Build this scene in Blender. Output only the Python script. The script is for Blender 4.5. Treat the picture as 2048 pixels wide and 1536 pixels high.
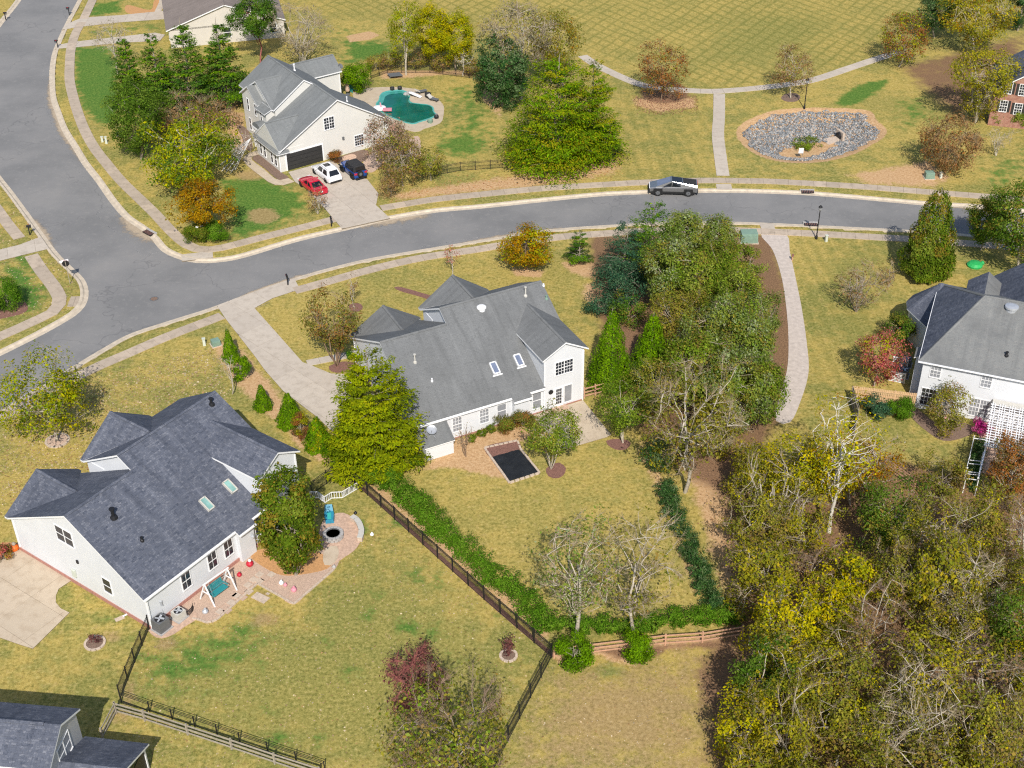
import bpy, bmesh, math, random
import numpy as np
from mathutils import Vector, Matrix
from mathutils.geometry import tessellate_polygon

for o in list(bpy.data.objects): bpy.data.objects.remove(o, do_unlink=True)
scene = bpy.context.scene
C = scene.collection

# ------------------------------------------------------------------ camera
CAM_H = 73.0
FPX = 2676.0                      # focal length in pixels of a 2048 px wide picture
PITCH = math.radians(34.926)
ROLL = math.radians(0.6735)
cd = bpy.data.cameras.new('camera'); cam = bpy.data.objects.new('camera', cd); C.objects.link(cam)
cd.sensor_fit = 'HORIZONTAL'; cd.sensor_width = 36.0; cd.lens = FPX / 2048 * 36
cd.clip_start = 1.0; cd.clip_end = 20000
cam.matrix_world = Matrix.Translation((0, 0, CAM_H)) @ Matrix.Rotation(math.pi/2 - PITCH, 4, 'X') @ Matrix.Rotation(-ROLL, 4, 'Z')
scene.camera = cam

# ------------------------------------------------------------------ sky and sun
SUN_EL = math.radians(43.0)
SUN_AZ = math.radians(176.0)      # compass bearing of the sun, clockwise from +Y
world = bpy.data.worlds.new('World'); scene.world = world; world.use_nodes = True
wn = world.node_tree.nodes; wl = world.node_tree.links
sky = wn.new('ShaderNodeTexSky'); sky.sky_type = 'NISHITA'; sky.sun_disc = False
sky.sun_elevation = SUN_EL; sky.sun_rotation = SUN_AZ
sky.air_density = 1.0; sky.dust_density = 1.0; sky.ozone_density = 1.0
wn['Background'].inputs['Strength'].default_value = 0.115
wl.new(sky.outputs['Color'], wn['Background'].inputs['Color'])
sd = bpy.data.lights.new('sun', 'SUN'); sun = bpy.data.objects.new('sun', sd); C.objects.link(sun)
sd.energy = 4.3; sd.angle = math.radians(0.53); sd.color = (1.0, 0.945, 0.87)
sdir = Vector((math.sin(SUN_AZ)*math.cos(SUN_EL), math.cos(SUN_AZ)*math.cos(SUN_EL), math.sin(SUN_EL)))
sun.rotation_euler = sdir.to_track_quat('Z', 'Y').to_euler()
scene.view_settings.view_transform = 'Standard'; scene.view_settings.look = 'None'
scene.view_settings.exposure = 0.22; scene.view_settings.gamma = 1.0
scene.view_settings.use_curve_mapping = False
scene.render.engine = 'CYCLES'
cy = scene.cycles; cy.use_denoising = False; cy.max_bounces = 5; cy.diffuse_bounces = 2; cy.glossy_bounces = 2; cy.transmission_bounces = 2; cy.transparent_max_bounces = 4
cy.caustics_reflective = False; cy.caustics_refractive = False; cy.use_light_tree = False; cy.filter_width = 1.2

# ------------------------------------------------------------------ survey: photograph measurements -> ground metres
def ray(px, py):
    X, Y = (px-1024)/FPX, -(py-768)/FPX
    c, s = math.cos(ROLL), math.sin(ROLL)
    X, Y = c*X + s*Y, -s*X + c*Y
    cp, sp = math.cos(PITCH), math.sin(PITCH)
    return Vector((X, cp + Y*sp, -sp + Y*cp))
def G(px, py, z=0.0):
    d = ray(px, py); t = (CAM_H - z) / -d.z
    return Vector((d.x*t, d.y*t, z))
def GP(pts, z=0.0): return [G(x, y, z) for x, y in pts]
def ppm(p):                        # picture pixels (2048 wide) per metre at a place
    z = p.y*math.cos(PITCH) - (p.z-CAM_H)*math.sin(PITCH)
    return FPX / z
def height_at(base, px, py):       # height of a point seen at (px,py) straight above base
    d = ray(px, py); t = base.y / d.y
    return CAM_H + d.z*t

# ------------------------------------------------------------------ scene helpers
def tag(o, label=None, cat=None, group=None, kind=None):
    if label: o['label'] = label
    if cat: o['category'] = cat
    if group: o['group'] = group
    if kind: o['kind'] = kind
    return o
def empty(name, loc, rz=0.0, label=None, cat=None, group=None):
    o = bpy.data.objects.new(name, None); C.objects.link(o)
    o.location = loc; o.rotation_euler = (0, 0, rz); o.empty_display_size = 0.3
    return tag(o, label, cat, group)
def link(name, me, parent=None, loc=None, rot=None):
    o = bpy.data.objects.new(name, me); C.objects.link(o)
    if parent is not None: o.parent = parent
    if loc is not None: o.location = loc
    if rot is not None: o.rotation_euler = rot
    return o
class MB:
    """collects polygons; build() makes ONE mesh object"""
    def __init__(s): s.v = []; s.f = []; s.m = []; s.uv = []
    def poly(s, pts, mi=0, uv=None):
        n = len(s.v); s.v += [tuple(p) for p in pts]; s.f.append(tuple(range(n, n+len(pts)))); s.m.append(mi); s.uv.append(uv)
    def hexa(s, b, t, mi=0):       # bottom ring, top ring (same length, counterclockwise seen from above)
        n = len(b)
        s.poly(list(reversed(b)), mi); s.poly(t, mi)
        for i in range(n):
            j = (i+1) % n; s.poly([b[i], b[j], t[j], t[i]], mi)
    def box(s, x0, x1, y0, y1, z0, z1, mi=0):
        b = [(x0,y0,z0),(x1,y0,z0),(x1,y1,z0),(x0,y1,z0)]; t = [(p[0],p[1],z1) for p in b]
        s.hexa(b, t, mi)
    def obox(s, c, ax, ay, az, mi=0):  # oriented box: centre, half-axis vectors
        c, ax, ay, az = Vector(c), Vector(ax), Vector(ay), Vector(az)
        b = [c-ax-ay-az, c+ax-ay-az, c+ax+ay-az, c-ax+ay-az]; t = [p+2*az for p in b]
        s.hexa(b, t, mi)
    def bar(s, p, q, w, h=None, mi=0):  # rectangular bar between two points
        p, q = Vector(p), Vector(q); d = q-p; L = d.length
        if L < 1e-6: return
        d /= L; up = Vector((0,0,1)) if abs(d.z) < .95 else Vector((1,0,0))
        a = d.cross(up).normalized(); b = a.cross(d).normalized()
        s.obox((p+q)/2, d*L/2, -a*w/2, b*(h or w)/2, mi)
    def tube(s, p, q, r0, r1=None, n=8, mi=0, caps=True):
        p, q = Vector(p), Vector(q); d = (q-p); 
        if d.length < 1e-6: return
        d.normalize(); up = Vector((0,0,1)) if abs(d.z) < .95 else Vector((1,0,0))
        a = d.cross(up).normalized(); b = d.cross(a).normalized(); r1 = r0 if r1 is None else r1
        R0 = [p + (a*math.cos(t)+b*math.sin(t))*r0 for t in (2*math.pi*i/n for i in range(n))]
        R1 = [q + (a*math.cos(t)+b*math.sin(t))*r1 for t in (2*math.pi*i/n for i in range(n))]
        for i in range(n):
            j = (i+1) % n; s.poly([R0[i], R0[j], R1[j], R1[i]], mi)
        if caps: s.poly(list(reversed(R0)), mi); s.poly(R1, mi)
    def lathe(s, c, prof, n=16, mi=0):  # prof: (radius, z)
        c = Vector(c); rings = [[c + Vector((r*math.cos(2*math.pi*i/n), r*math.sin(2*math.pi*i/n), z)) for i in range(n)] for r, z in prof]
        for a, b in zip(rings, rings[1:]):
            for i in range(n):
                j = (i+1) % n; s.poly([a[i], a[j], b[j], b[i]], mi)
        s.poly(rings[-1], mi); s.poly(list(reversed(rings[0])), mi)
    def build(s, name, mats, parent=None, smooth=False, loc=None, rot=None):
        me = bpy.data.meshes.new(name); me.from_pydata(s.v, [], s.f)
        if not isinstance(mats, (list, tuple)): mats = [mats]
        for m in mats: me.materials.append(m)
        me.polygons.foreach_set('material_index', s.m)
        if any(u is not None for u in s.uv):
            uvl = me.uv_layers.new(name='UVMap'); k = 0
            for f, u in zip(s.f, s.uv):
                for i in range(len(f)):
                    if u is not None: uvl.data[k].uv = u[i]
                    k += 1
        if smooth: me.polygons.foreach_set('use_smooth', [True]*len(s.f))
        me.update(); return link(name, me, parent, loc, rot)
def sheet(name, pts, z, mat, kind='structure', parent=None, thick=0.0):
    """flat polygon (any shape) lying at height z, optionally with a skirt of that thickness"""
    P = [Vector((p[0], p[1], 0)) for p in pts]
    tris = tessellate_polygon([P]); mb = MB()
    mb.v = [(p.x, p.y, z) for p in P]
    for t in tris:
        a, b, c = (P[i] for i in t)
        t = t if (b-a).cross(c-a).z > 0 else (t[0], t[2], t[1])
        mb.f.append(tuple(t)); mb.m.append(0); mb.uv.append(None)
    if thick:
        n = len(P); ar = sum(P[i].x*P[(i+1)%n].y - P[(i+1)%n].x*P[i].y for i in range(n))
        for i in range(n):
            j = (i+1) % n; q = [(P[i].x,P[i].y,z-thick),(P[j].x,P[j].y,z-thick),(P[j].x,P[j].y,z),(P[i].x,P[i].y,z)]
            mb.poly(q if ar > 0 else q[::-1])
    o = mb.build(name, mat, parent)
    if kind and parent is None: o['kind'] = kind
    return o
def smooth_line(pts, step=1.0, closed=False):
    """Catmull-Rom through points, resampled evenly"""
    P = [Vector((p[0], p[1], 0)) for p in pts]; n = len(P); out = []
    rng = range(n) if closed else range(n-1)
    for i in rng:
        if closed: a, b, c, d = P[i-1], P[i], P[(i+1)%n], P[(i+2)%n]
        else: a, b, c, d = P[max(i-1,0)], P[i], P[i+1], P[min(i+2,n-1)]
        k = max(2, int((c-b).length/step*2))
        for j in range(k):
            t = j/k
            out.append(0.5*((2*b)+(c-a)*t+(2*a-5*b+4*c-d)*t*t+(3*b-a-3*c+d)*t**3))
    if not closed: out.append(P[-1])
    L = [0.0]
    for a, b in zip(out, out[1:]): L.append(L[-1]+(b-a).length)
    if closed: out.append(out[0]); L.append(L[-1]+(out[-1]-out[-2]).length)
    m = max(2, int(round(L[-1]/step))); res = []; k = 0
    for i in range(m + (0 if closed else 1)):
        s = L[-1]*i/m
        while k < len(L)-2 and L[k+1] < s: k += 1
        t = (s-L[k])/max(1e-9, L[k+1]-L[k]); res.append(out[k].lerp(out[k+1], t))
    return res
def normals2d(P):
    N = []
    for i in range(len(P)):
        d = P[min(i+1,len(P)-1)] - P[max(i-1,0)]; d.normalize(); N.append(Vector((-d.y, d.x, 0)))
    return N

# ------------------------------------------------------------------ materials
class NT:
    def __init__(s, name):
        s.mat = bpy.data.materials.new(name); s.mat.use_nodes = True; s.t = s.mat.node_tree
        s.n = s.t.nodes; s.l = s.t.links; s.b = s.n['Principled BSDF']; s._pos = None
    def node(s, typ, **kw):
        x = s.n.new(typ)
        for k, v in kw.items():
            if k.startswith('i_'):
                x.inputs[int(k[2:]) if k[2:].isdigit() else k[2:].replace('_', ' ')].default_value = v
            else: setattr(x, k, v)
        return x
    def lk(s, a, b): s.l.new(a, b)
    def pos(s):
        if s._pos is None: s._pos = s.node('ShaderNodeNewGeometry').outputs['Position']
        return s._pos
    def objco(s): return s.node('ShaderNodeTexCoord').outputs['Object']
    def noise(s, scale, detail=3, rough=.55, co=None, dist=0.0):
        x = s.node('ShaderNodeTexNoise'); x.inputs['Scale'].default_value = scale; x.inputs['Detail'].default_value = detail
        x.inputs['Roughness'].default_value = rough; x.inputs['Distortion'].default_value = dist
        s.lk(co if co is not None else s.pos(), x.inputs['Vector']); return x.outputs['Fac']
    def ramp(s, fac, stops, interp='LINEAR'):
        x = s.node('ShaderNodeValToRGB'); e = x.color_ramp.elements; x.color_ramp.interpolation = interp
        while len(e) < len(stops): e.new(0.5)
        for el, (p, c) in zip(e, stops): el.position = p; el.color = (*c, 1) if len(c) == 3 else c
        s.lk(fac, x.inputs['Fac']); return x.outputs['Color']
    def gray(s, fac, lo, hi):        # smooth step 0..1
        x = s.node('ShaderNodeMapRange'); x.interpolation_type = 'SMOOTHSTEP'
        x.inputs['From Min'].default_value = lo; x.inputs['From Max'].default_value = hi
        s.lk(fac, x.inputs['Value']); return x.outputs['Result']
    def mix(s, fac, a, b, mode='MIX'):
        x = s.node('ShaderNodeMix', data_type='RGBA', blend_type=mode)
        for v, i in ((fac, 0), (a, 6), (b, 7)):
            if isinstance(v, (int, float)): x.inputs[i].default_value = v
            elif isinstance(v, tuple): x.inputs[i].default_value = (*v, 1)
            else: s.lk(v, x.inputs[i])
        return x.outputs[2]
    def math(s, op, a, b=None, clamp=False):
        x = s.node('ShaderNodeMath', operation=op, use_clamp=clamp)
        for v, i in ((a, 0), (b, 1)):
            if v is None: continue
            if isinstance(v, (int, float)): x.inputs[i].default_value = v
            else: s.lk(v, x.inputs[i])
        return x.outputs[0]
    def bump(s, h, strength=.3, dist=.02):
        x = s.node('ShaderNodeBump'); x.inputs['Strength'].default_value = strength; x.inputs['Distance'].default_value = dist
        s.lk(h, x.inputs['Height']); s.lk(x.outputs['Normal'], s.b.inputs['Normal'])
    def out(s, col, rough=.8, metal=0.0, spec=.3):
        if isinstance(col, tuple): s.b.inputs['Base Color'].default_value = (*col, 1)
        else: s.lk(col, s.b.inputs['Base Color'])
        s.b.inputs['Roughness'].default_value = rough; s.b.inputs['Metallic'].default_value = metal
        s.b.inputs['Specular IOR Level'].default_value = spec; return s.mat
def plain(name, col, rough=.7, metal=0.0, spec=.3, var=.15, scale=3.0, bump=0.0, detail=4):
    m = NT(name)
    if var:
        f = m.noise(scale, detail); g = m.noise(scale*9, 2)
        f2 = m.math('ADD', m.math('MULTIPLY', f, .7), m.math('MULTIPLY', g, .3))
        lo = tuple(c*(1-var) for c in col); hi = tuple(min(1, c*(1+var)) for c in col)
        c = m.ramp(f2, [(.3, lo), (.7, hi)])
        if bump: m.bump(g, bump, .02)
    else: c = col
    return m.out(c, rough, metal, spec)
MAT = {}
def setup_materials():
    M = MAT
    M['white_trim'] = plain('white trim', (.80, .80, .80), .5, var=.04, scale=1.5)
    # lapped siding: shadow line every course, slight dirt
    for key, col in (('siding_white', (.70, .715, .735)), ('siding_cream', (.68, .665, .62)), ('siding_tan', (.60, .56, .50)), ('siding_grey', (.50, .49, .48))):
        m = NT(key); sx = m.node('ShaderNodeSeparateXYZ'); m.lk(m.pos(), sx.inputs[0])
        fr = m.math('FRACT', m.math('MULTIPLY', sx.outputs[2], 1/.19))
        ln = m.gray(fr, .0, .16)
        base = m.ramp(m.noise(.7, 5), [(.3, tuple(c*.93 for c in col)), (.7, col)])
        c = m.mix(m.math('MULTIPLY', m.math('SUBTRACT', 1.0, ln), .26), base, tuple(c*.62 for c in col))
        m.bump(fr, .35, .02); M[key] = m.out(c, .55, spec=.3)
    # asphalt shingles (UV in metres: u along the eave, v up the slope)
    def shingle(name, cols, mort, blotch):
        m = NT(name); uv = m.node('ShaderNodeTexCoord').outputs['UV']
        mp = m.node('ShaderNodeMapping'); m.lk(uv, mp.inputs[0])
        br = m.node('ShaderNodeTexBrick'); m.lk(mp.outputs[0], br.inputs['Vector'])
        br.offset = .5; br.inputs['Scale'].default_value = 1.0; br.inputs['Brick Width'].default_value = .36; br.inputs['Row Height'].default_value = .16
        br.inputs['Mortar Size'].default_value = .008; br.inputs['Mortar Smooth'].default_value = .5; br.inputs['Bias'].default_value = 0.0
        br.inputs['Color1'].default_value = (*cols[0], 1); br.inputs['Color2'].default_value = (*cols[1], 1); br.inputs['Mortar'].default_value = (*mort, 1)
        n1 = m.noise(5.5, 2, .8); n2 = m.noise(.35, 3); n3 = m.noise(24, 1)
        c = m.mix(m.gray(n1, .42, .56), br.outputs['Color'], cols[2])
        c = m.mix(m.math('MULTIPLY', m.gray(n2, .4, .75), blotch), c, tuple(x*.72 for x in cols[0]))
        mp2 = m.node('ShaderNodeMapping'); mp2.inputs['Scale'].default_value = (1.6, .16, 1); m.lk(uv, mp2.inputs[0]); stk = m.noise(1.0, 3, .6, mp2.outputs[0])
        c = m.mix(m.math('MULTIPLY', m.gray(stk, .48, .72), .38), c, tuple(x*.62 for x in cols[0])); c = m.mix(m.math('MULTIPLY', m.gray(stk, .45, .28), .25), c, tuple(min(1, x*1.35) for x in cols[1]))
        c = m.mix(.35, c, m.ramp(n3, [(.3, (.25,)*3), (.7, (1.0,)*3)]), 'MULTIPLY')
        return m.out(c, .92, spec=.15)
    M['roof_grey'] = shingle('grey shingles', ((.175,.18,.18), (.225,.23,.228), (.198,.203,.203)), (.10,.10,.10), .35)
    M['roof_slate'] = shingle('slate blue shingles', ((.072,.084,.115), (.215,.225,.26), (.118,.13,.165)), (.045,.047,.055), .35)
    M['roof_silver'] = shingle('silver grey shingles', ((.20,.21,.21), (.245,.255,.25), (.22,.23,.23)), (.12,.125,.125), .3)
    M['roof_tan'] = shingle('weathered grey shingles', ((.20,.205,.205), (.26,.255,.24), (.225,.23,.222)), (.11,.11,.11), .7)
    M['roof_brown'] = shingle('brown shingles', ((.24,.20,.175), (.30,.25,.22), (.27,.225,.2)), (.13,.11,.10), .4)
    # brick
    m = NT('red brick'); sx = m.node('ShaderNodeTexCoord')
    br = m.node('ShaderNodeTexBrick'); m.lk(m.node('ShaderNodeTexCoord').outputs['UV'], br.inputs['Vector'])
    br.inputs['Scale'].default_value = 1.0; br.inputs['Brick Width'].default_value = .22; br.inputs['Row Height'].default_value = .075; br.inputs['Mortar Size'].default_value = .008
    br.inputs['Color1'].default_value = (.33,.13,.085,1); br.inputs['Color2'].default_value = (.42,.21,.13,1); br.inputs['Mortar'].default_value = (.42,.36,.31,1)
    c = m.mix(m.gray(m.noise(3.0, 4), .3, .75), br.outputs['Color'], (.27,.12,.09)); M['brick'] = m.out(c, .9)
    M['foundation'] = plain('brick foundation', (.40,.20,.16), .9, var=.3, scale=6)
    # concrete slabs, each object slightly its own tone
    def concrete(name, a, b, stain):
        m = NT(name); oi = m.node('ShaderNodeObjectInfo').outputs['Random']
        c0 = m.mix(oi, a, b); f = m.noise(1.3, 5, .65); c1 = m.mix(m.gray(f, .42, .75), c0, stain)
        g = m.noise(30, 2); c = m.mix(.25, c1, m.ramp(g, [(.3, (.6,)*3), (.7, (1.1,)*3)]), 'MULTIPLY'); m.bump(g, .2, .01)
        return m.out(c, .9, spec=.2)
    M['concrete'] = concrete('sidewalk concrete', (.53,.43,.33), (.43,.355,.275), (.35,.285,.215))
    M['concrete_light'] = concrete('driveway concrete', (.55,.48,.395), (.50,.435,.36), (.43,.37,.30))
    M['concrete_tan'] = concrete('patio concrete', (.56,.46,.34), (.52,.43,.32), (.44,.35,.25))
    M['kerb'] = plain('kerb concrete', (.53,.45,.345), .9, var=.22, scale=1.6, bump=.2)
    M['joint'] = plain('slab joint', (.20,.165,.12), .95, var=.2)
    M['path_asphalt'] = plain('worn path asphalt', (.52,.45,.39), .95, var=.2, scale=2.5, bump=.3)
    # asphalt street
    m = NT('street asphalt'); n1 = m.noise(.12, 3, .6); n2 = m.noise(1.7, 3, .65); n3 = m.noise(30, 1, .7)
    c = m.ramp(n1, [(.35, (.195,.193,.19)), (.55, (.235,.23,.224)), (.75, (.27,.26,.248))])
    c = m.mix(m.math('MULTIPLY', m.gray(n2, .5, .8), .45), c, (.31,.295,.275))
    vor = m.node('ShaderNodeTexVoronoi', feature='DISTANCE_TO_EDGE'); vor.inputs['Scale'].default_value = .11; vor.inputs['Randomness'].default_value = 1
    wv = m.node('ShaderNodeVectorMath', operation='ADD'); m.lk(m.pos(), wv.inputs[0])
    nz = m.node('ShaderNodeTexNoise'); nz.inputs['Scale'].default_value = .5; nz.inputs['Detail'].default_value = 2; m.lk(m.pos(), nz.inputs['Vector'])
    sc = m.node('ShaderNodeVectorMath', operation='SCALE'); m.lk(nz.outputs['Color'], sc.inputs[0]); sc.inputs['Scale'].default_value = 3.5
    m.lk(sc.outputs[0], wv.inputs[1]); m.lk(wv.outputs[0], vor.inputs['Vector'])
    crack = m.math('MULTIPLY', m.math('SUBTRACT', 1.0, m.gray(vor.outputs['Distance'], .0, .011)), m.gray(m.noise(.06, 2), .4, .52))
    c = m.mix(m.math('MULTIPLY', crack, .35), c, (.09,.09,.095))
    c = m.mix(.4, c, m.ramp(n3, [(.25, (.55,)*3), (.75, (1.15,)*3)]), 'MULTIPLY')
    M['asphalt'] = m.out(c, .92, spec=.2)
    m = NT('road sand'); n = m.noise(1.1, 6, .7); tr = m.n.new('ShaderNodeBsdfTransparent'); mx = m.n.new('ShaderNodeMixShader')
    uvx = m.node('ShaderNodeSeparateXYZ'); m.lk(m.node('ShaderNodeTexCoord').outputs['UV'], uvx.inputs[0])
    a = m.math('MULTIPLY', m.gray(m.math('ADD', uvx.outputs[0], m.math('MULTIPLY', m.math('SUBTRACT', n, .5), 1.3)), .35, .8), .85)
    m.out(m.ramp(m.noise(6, 3), [(.3, (.42,.33,.23)), (.7, (.52,.42,.30))]), .95)
    m.lk(a, mx.inputs[0]); m.lk(tr.outputs[0], mx.inputs[1]); m.lk(m.b.outputs[0], mx.inputs[2]); m.lk(mx.outputs[0], m.n['Material Output'].inputs['Surface']); M['sand'] = m.mat
    # glass
    for key, c, r in (('glass', (.025,.03,.04), .06), ('blind', (.27,.28,.30), .25), ('skylight_glass', (.16,.19,.27), .08), ('skylight_teal', (.22,.40,.37), .15), ('car_glass', (.012,.014,.018), .05)):
        M[key] = plain(key, c, r, spec=.6, var=.25, scale=1.2)
    M['black_metal'] = plain('black metal', (.018,.018,.02), .45, var=.1)
    M['dark_door'] = plain('charcoal door', (.035,.034,.033), .55, var=.15, scale=2)
    M['wood_grey'] = plain('weathered fence wood', (.33,.29,.23), .9, var=.3, scale=5, bump=.3)
    M['wood_red'] = plain('reddish cedar wood', (.50,.29,.185), .85, var=.25, scale=5, bump=.3)
    M['cedar'] = plain('cedar boards', (.60,.40,.22), .8, var=.2, scale=5, bump=.3)
    M['twig'] = plain('fine twigs', (.35,.275,.175), .95, var=.35, scale=3)
    M['twig_brown'] = plain('brown twigs', (.27,.185,.125), .95, var=.35, scale=3)
    M['bark_pale'] = plain('pale bark', (.44,.39,.31), .9, var=.35, scale=5)
    M['bark_white'] = plain('white bark', (.62,.58,.50), .85, var=.25, scale=4)
    M['bark_brown'] = plain('brown bark', (.23,.155,.10), .95, var=.35, scale=5)
    M['bark_grey'] = plain('grey bark', (.31,.265,.21), .95, var=.35, scale=5)
    M['bark_red'] = plain('reddish twigs', (.30,.105,.09), .9, var=.35, scale=5)
    M['mulch'] = plain('dark red mulch', (.215,.11,.085), 1, var=.45, scale=9, bump=.6)
    M['mulch_brown'] = plain('brown mulch', (.20,.135,.10), 1, var=.4, scale=9, bump=.6)
    M['straw'] = plain('pine straw bed', (.50,.27,.115), 1, var=.3, scale=8, bump=.6)
    M['gravel_pink'] = plain('pinkish gravel', (.50,.36,.27), 1, var=.35, scale=12, bump=.6)
    M['stone'] = plain('tan stone', (.52,.42,.33), .95, var=.25, scale=6, bump=.4)
    M['stone_grey'] = plain('grey stone block', (.40,.38,.36), .95, var=.25, scale=6, bump=.4)
    M['paver'] = plain('pinkish pavers', (.52,.36,.265), .95, var=.3, scale=5, bump=.3)
    M['teal'] = plain('teal plastic', (.03,.25,.27), .5, var=.1); M['aqua'] = plain('aqua plastic', (.05,.42,.38), .5, var=.1)
    M['blue_cover'] = plain('blue cover', (.03,.22,.33), .45, var=.2)
    M['red'] = plain('red plastic', (.45,.02,.04), .5, var=.1); M['pink'] = plain('pink', (.62,.25,.3), .6, var=.1); M['magenta'] = plain('magenta', (.45,.05,.22), .6, var=.2, scale=8)
    M['orange'] = plain('pumpkin orange', (.72,.14,.02), .5, var=.1); M['green_plastic'] = plain('green plastic', (.03,.38,.10), .5, var=.2)
    M['util_green'] = plain('utility green', (.20,.30,.23), .6, var=.15); M['util_pale'] = plain('pale utility plastic', (.55,.58,.50), .6, var=.1)
    M['ac_grey'] = plain('grey metal', (.13,.135,.14), .5, var=.1); M['ac_beige'] = plain('beige metal', (.52,.50,.45), .5, var=.1)
    M['silver'] = plain('silver grey metal', (.52,.54,.57), .35, metal=.4, var=.05)
    M['tarp'] = plain('black ground cloth', (.017,.019,.022), .55, var=.4, scale=1.2, bump=.4)
    M['tyre'] = plain('tyre rubber', (.018,.018,.018), .85, var=.1); M['rim'] = plain('alloy rim', (.35,.35,.36), .3, metal=.8, var=.05)
    def paint(name, col, metal=.0, rough=.25):
        m = NT(name); m.out(col, rough, metal, .5); m.b.inputs['Coat Weight'].default_value = .6; m.b.inputs['Coat Roughness'].default_value = .06; return m.mat
    M['paint_red'] = paint('red car paint', (.50,.008,.035)); M['paint_white'] = paint('white car paint', (.82,.82,.82)); M['paint_blue'] = paint('blue car paint', (.012,.065,.28))
    M['steel'] = plain('brushed steel', (.40,.395,.385), .32, metal=.85, var=.06, scale=2)
    M['lamp_red'] = plain('red lamp glass', (.5,.03,.06), .2, var=0); M['lamp_clear'] = plain('clear lamp glass', (.7,.7,.7), .15, var=0)
    M['soft_top'] = plain('black canvas', (.03,.03,.032), .85, var=.2)
    # pool water: a clear coat over a deep green tint
    m = NT('pool water'); c = m.ramp(m.noise(.5, 3), [(.3, (.0,.075,.055)), (.7, (.0,.15,.105))]); m.bump(m.noise(2.2, 3), .25, .05); m.out(c, .06, spec=.5); M['water'] = m.mat
    m = NT('shallow water'); m.bump(m.noise(2.2, 3), .25, .05); M['shallow'] = m.out(m.ramp(m.noise(.8, 3), [(.3, (.04,.27,.22)), (.7, (.08,.36,.30))]), .07, spec=.5)
    M['pool_tile'] = plain('pool ledge', (.10,.38,.34), .5, var=.2, scale=2)
    # leaves: colour per leaf, partly translucent
    m = NT('leaf'); at = m.node('ShaderNodeAttribute', attribute_name='Col'); at.attribute_type = 'GEOMETRY'
    m.out(at.outputs['Color'], .8, spec=.06)
    trn = m.n.new('ShaderNodeBsdfTranslucent'); m.lk(at.outputs['Color'], trn.inputs['Color'])
    mx = m.n.new('ShaderNodeMixShader'); mx.inputs[0].default_value = .4
    m.lk(m.b.outputs[0], mx.inputs[1]); m.lk(trn.outputs[0], mx.inputs[2]); m.lk(mx.outputs[0], m.n['Material Output'].inputs['Surface']); M['leaf'] = m.mat
    m = NT('rock'); at = m.node('ShaderNodeAttribute', attribute_name='Col'); M['rock'] = m.out(at.outputs['Color'], .9)
setup_materials()

# ================================================================== GROUND
# traced lines (photograph coordinates, on the ground)
N_EDGE = [(180,-45),(156,0),(130,49),(112,88.5),(104,112),(100,146),(101.5,193),(112,226.5),(125,260),(146,294),(166.7,328),(193,362),(221,402),(250,435.5),(284,459),(304.7,477),(325.5,500.6),(359,516),(390.6,523),(427,523),(469,517.5),(512,506),(560,491),(610,477),(678,461.6),(735,448.5),(779.5,438),(870.6,423),(960,415),(1064,404),(1194,391),(1290.7,386),(1380,383.5),(1472,383.4),(1540,385),(1618,388.5),(1707,395.6),(1855.7,409),(1944.7,414),(2060,425),(2200,441)]
S_EDGE = [(2200,499),(2060,481),(1940,468),(1820,459.5),(1766.6,456.5),(1618,449),(1520,444.5),(1440,442.5),(1330,443.5),(1205,450),(1090,459),(992,474),(844.6,498),(740,516),(662,534.5),(589,555),(512,581),(432,611),(406,620),(338.5,641),(260,667),(208,695),(151,729),(80,771),(0,822),(-90,885)]
W_EDGE = [(-90,752),(0,709),(78,670),(125,644),(153.6,625.6),(170.6,605),(174.5,581),(166.7,558),(146,537),(114.6,506),(86,467),(52,420),(23,381),(-5,345),(-40,290),(-55,220),(-50,150),(-25,95),(0,52),(39,2),(68,-45)]
nE, sE, wE = (smooth_line(GP(e), 1.0) for e in (N_EDGE, S_EDGE, W_EDGE))
road_poly = nE + sE + wE
BASIN = GP([(1473,262),(1480,250),(1500,238),(1530,226),(1560,219),(1620,215),(1680,216),(1735,220),(1747,228),(1752,240),(1768,252),(1774,262),(1768,274),(1750,286),(1725,300),(1700,311),(1660,321),(1610,326),(1560,323),(1520,312),(1492,295),(1478,280)])
BASIN_S = smooth_line(BASIN, 1.0, True)
bc = sum((Vector(p) for p in BASIN_S), Vector())/len(BASIN_S)

def sdist(X, Y, poly):
    """signed distance (negative inside) from arrays to polygon"""
    P = np.array([(p[0], p[1]) for p in poly]); Q = np.roll(P, -1, 0)
    d2 = np.full(X.shape, 1e18); ins = np.zeros(X.shape, bool)
    for (x0, y0), (x1, y1) in zip(P, Q):
        ex, ey = x1-x0, y1-y0; L = ex*ex+ey*ey+1e-12
        t = np.clip(((X-x0)*ex+(Y-y0)*ey)/L, 0, 1)
        d2 = np.minimum(d2, (X-x0-t*ex)**2+(Y-y0-t*ey)**2)
        c = ((y0 > Y) != (y1 > Y)); xi = x0 + (Y-y0)*ex/(ey if abs(ey) > 1e-12 else 1e-12)
        ins ^= c & (X < xi)
    d = np.sqrt(d2); return np.where(ins, -d, d)
def axis(lo, hi, st, far):
    a = list(np.arange(lo, hi, st)); s = st; x = a[-1]; up = []
    while x < far: s *= 1.35; x += s; up.append(x)
    s = st; x = a[0]; dn = []
    while x > -far: s *= 1.35; x -= s; dn.append(x)
    return np.array(dn[::-1]+a+up)
gx = axis(-92, 92, .55, 4000); gy = axis(50, 222, .55, 4000)
GX, GY = np.meshgrid(gx, gy, indexing='ij'); GZ = np.zeros_like(GX)
near = (np.abs(GX) < 130) & (GY > 20) & (GY < 260)
dR = np.full(GX.shape, 99.0); dR[near] = sdist(GX[near], GY[near], road_poly)
GZ[dR < .46] = -.45
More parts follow.
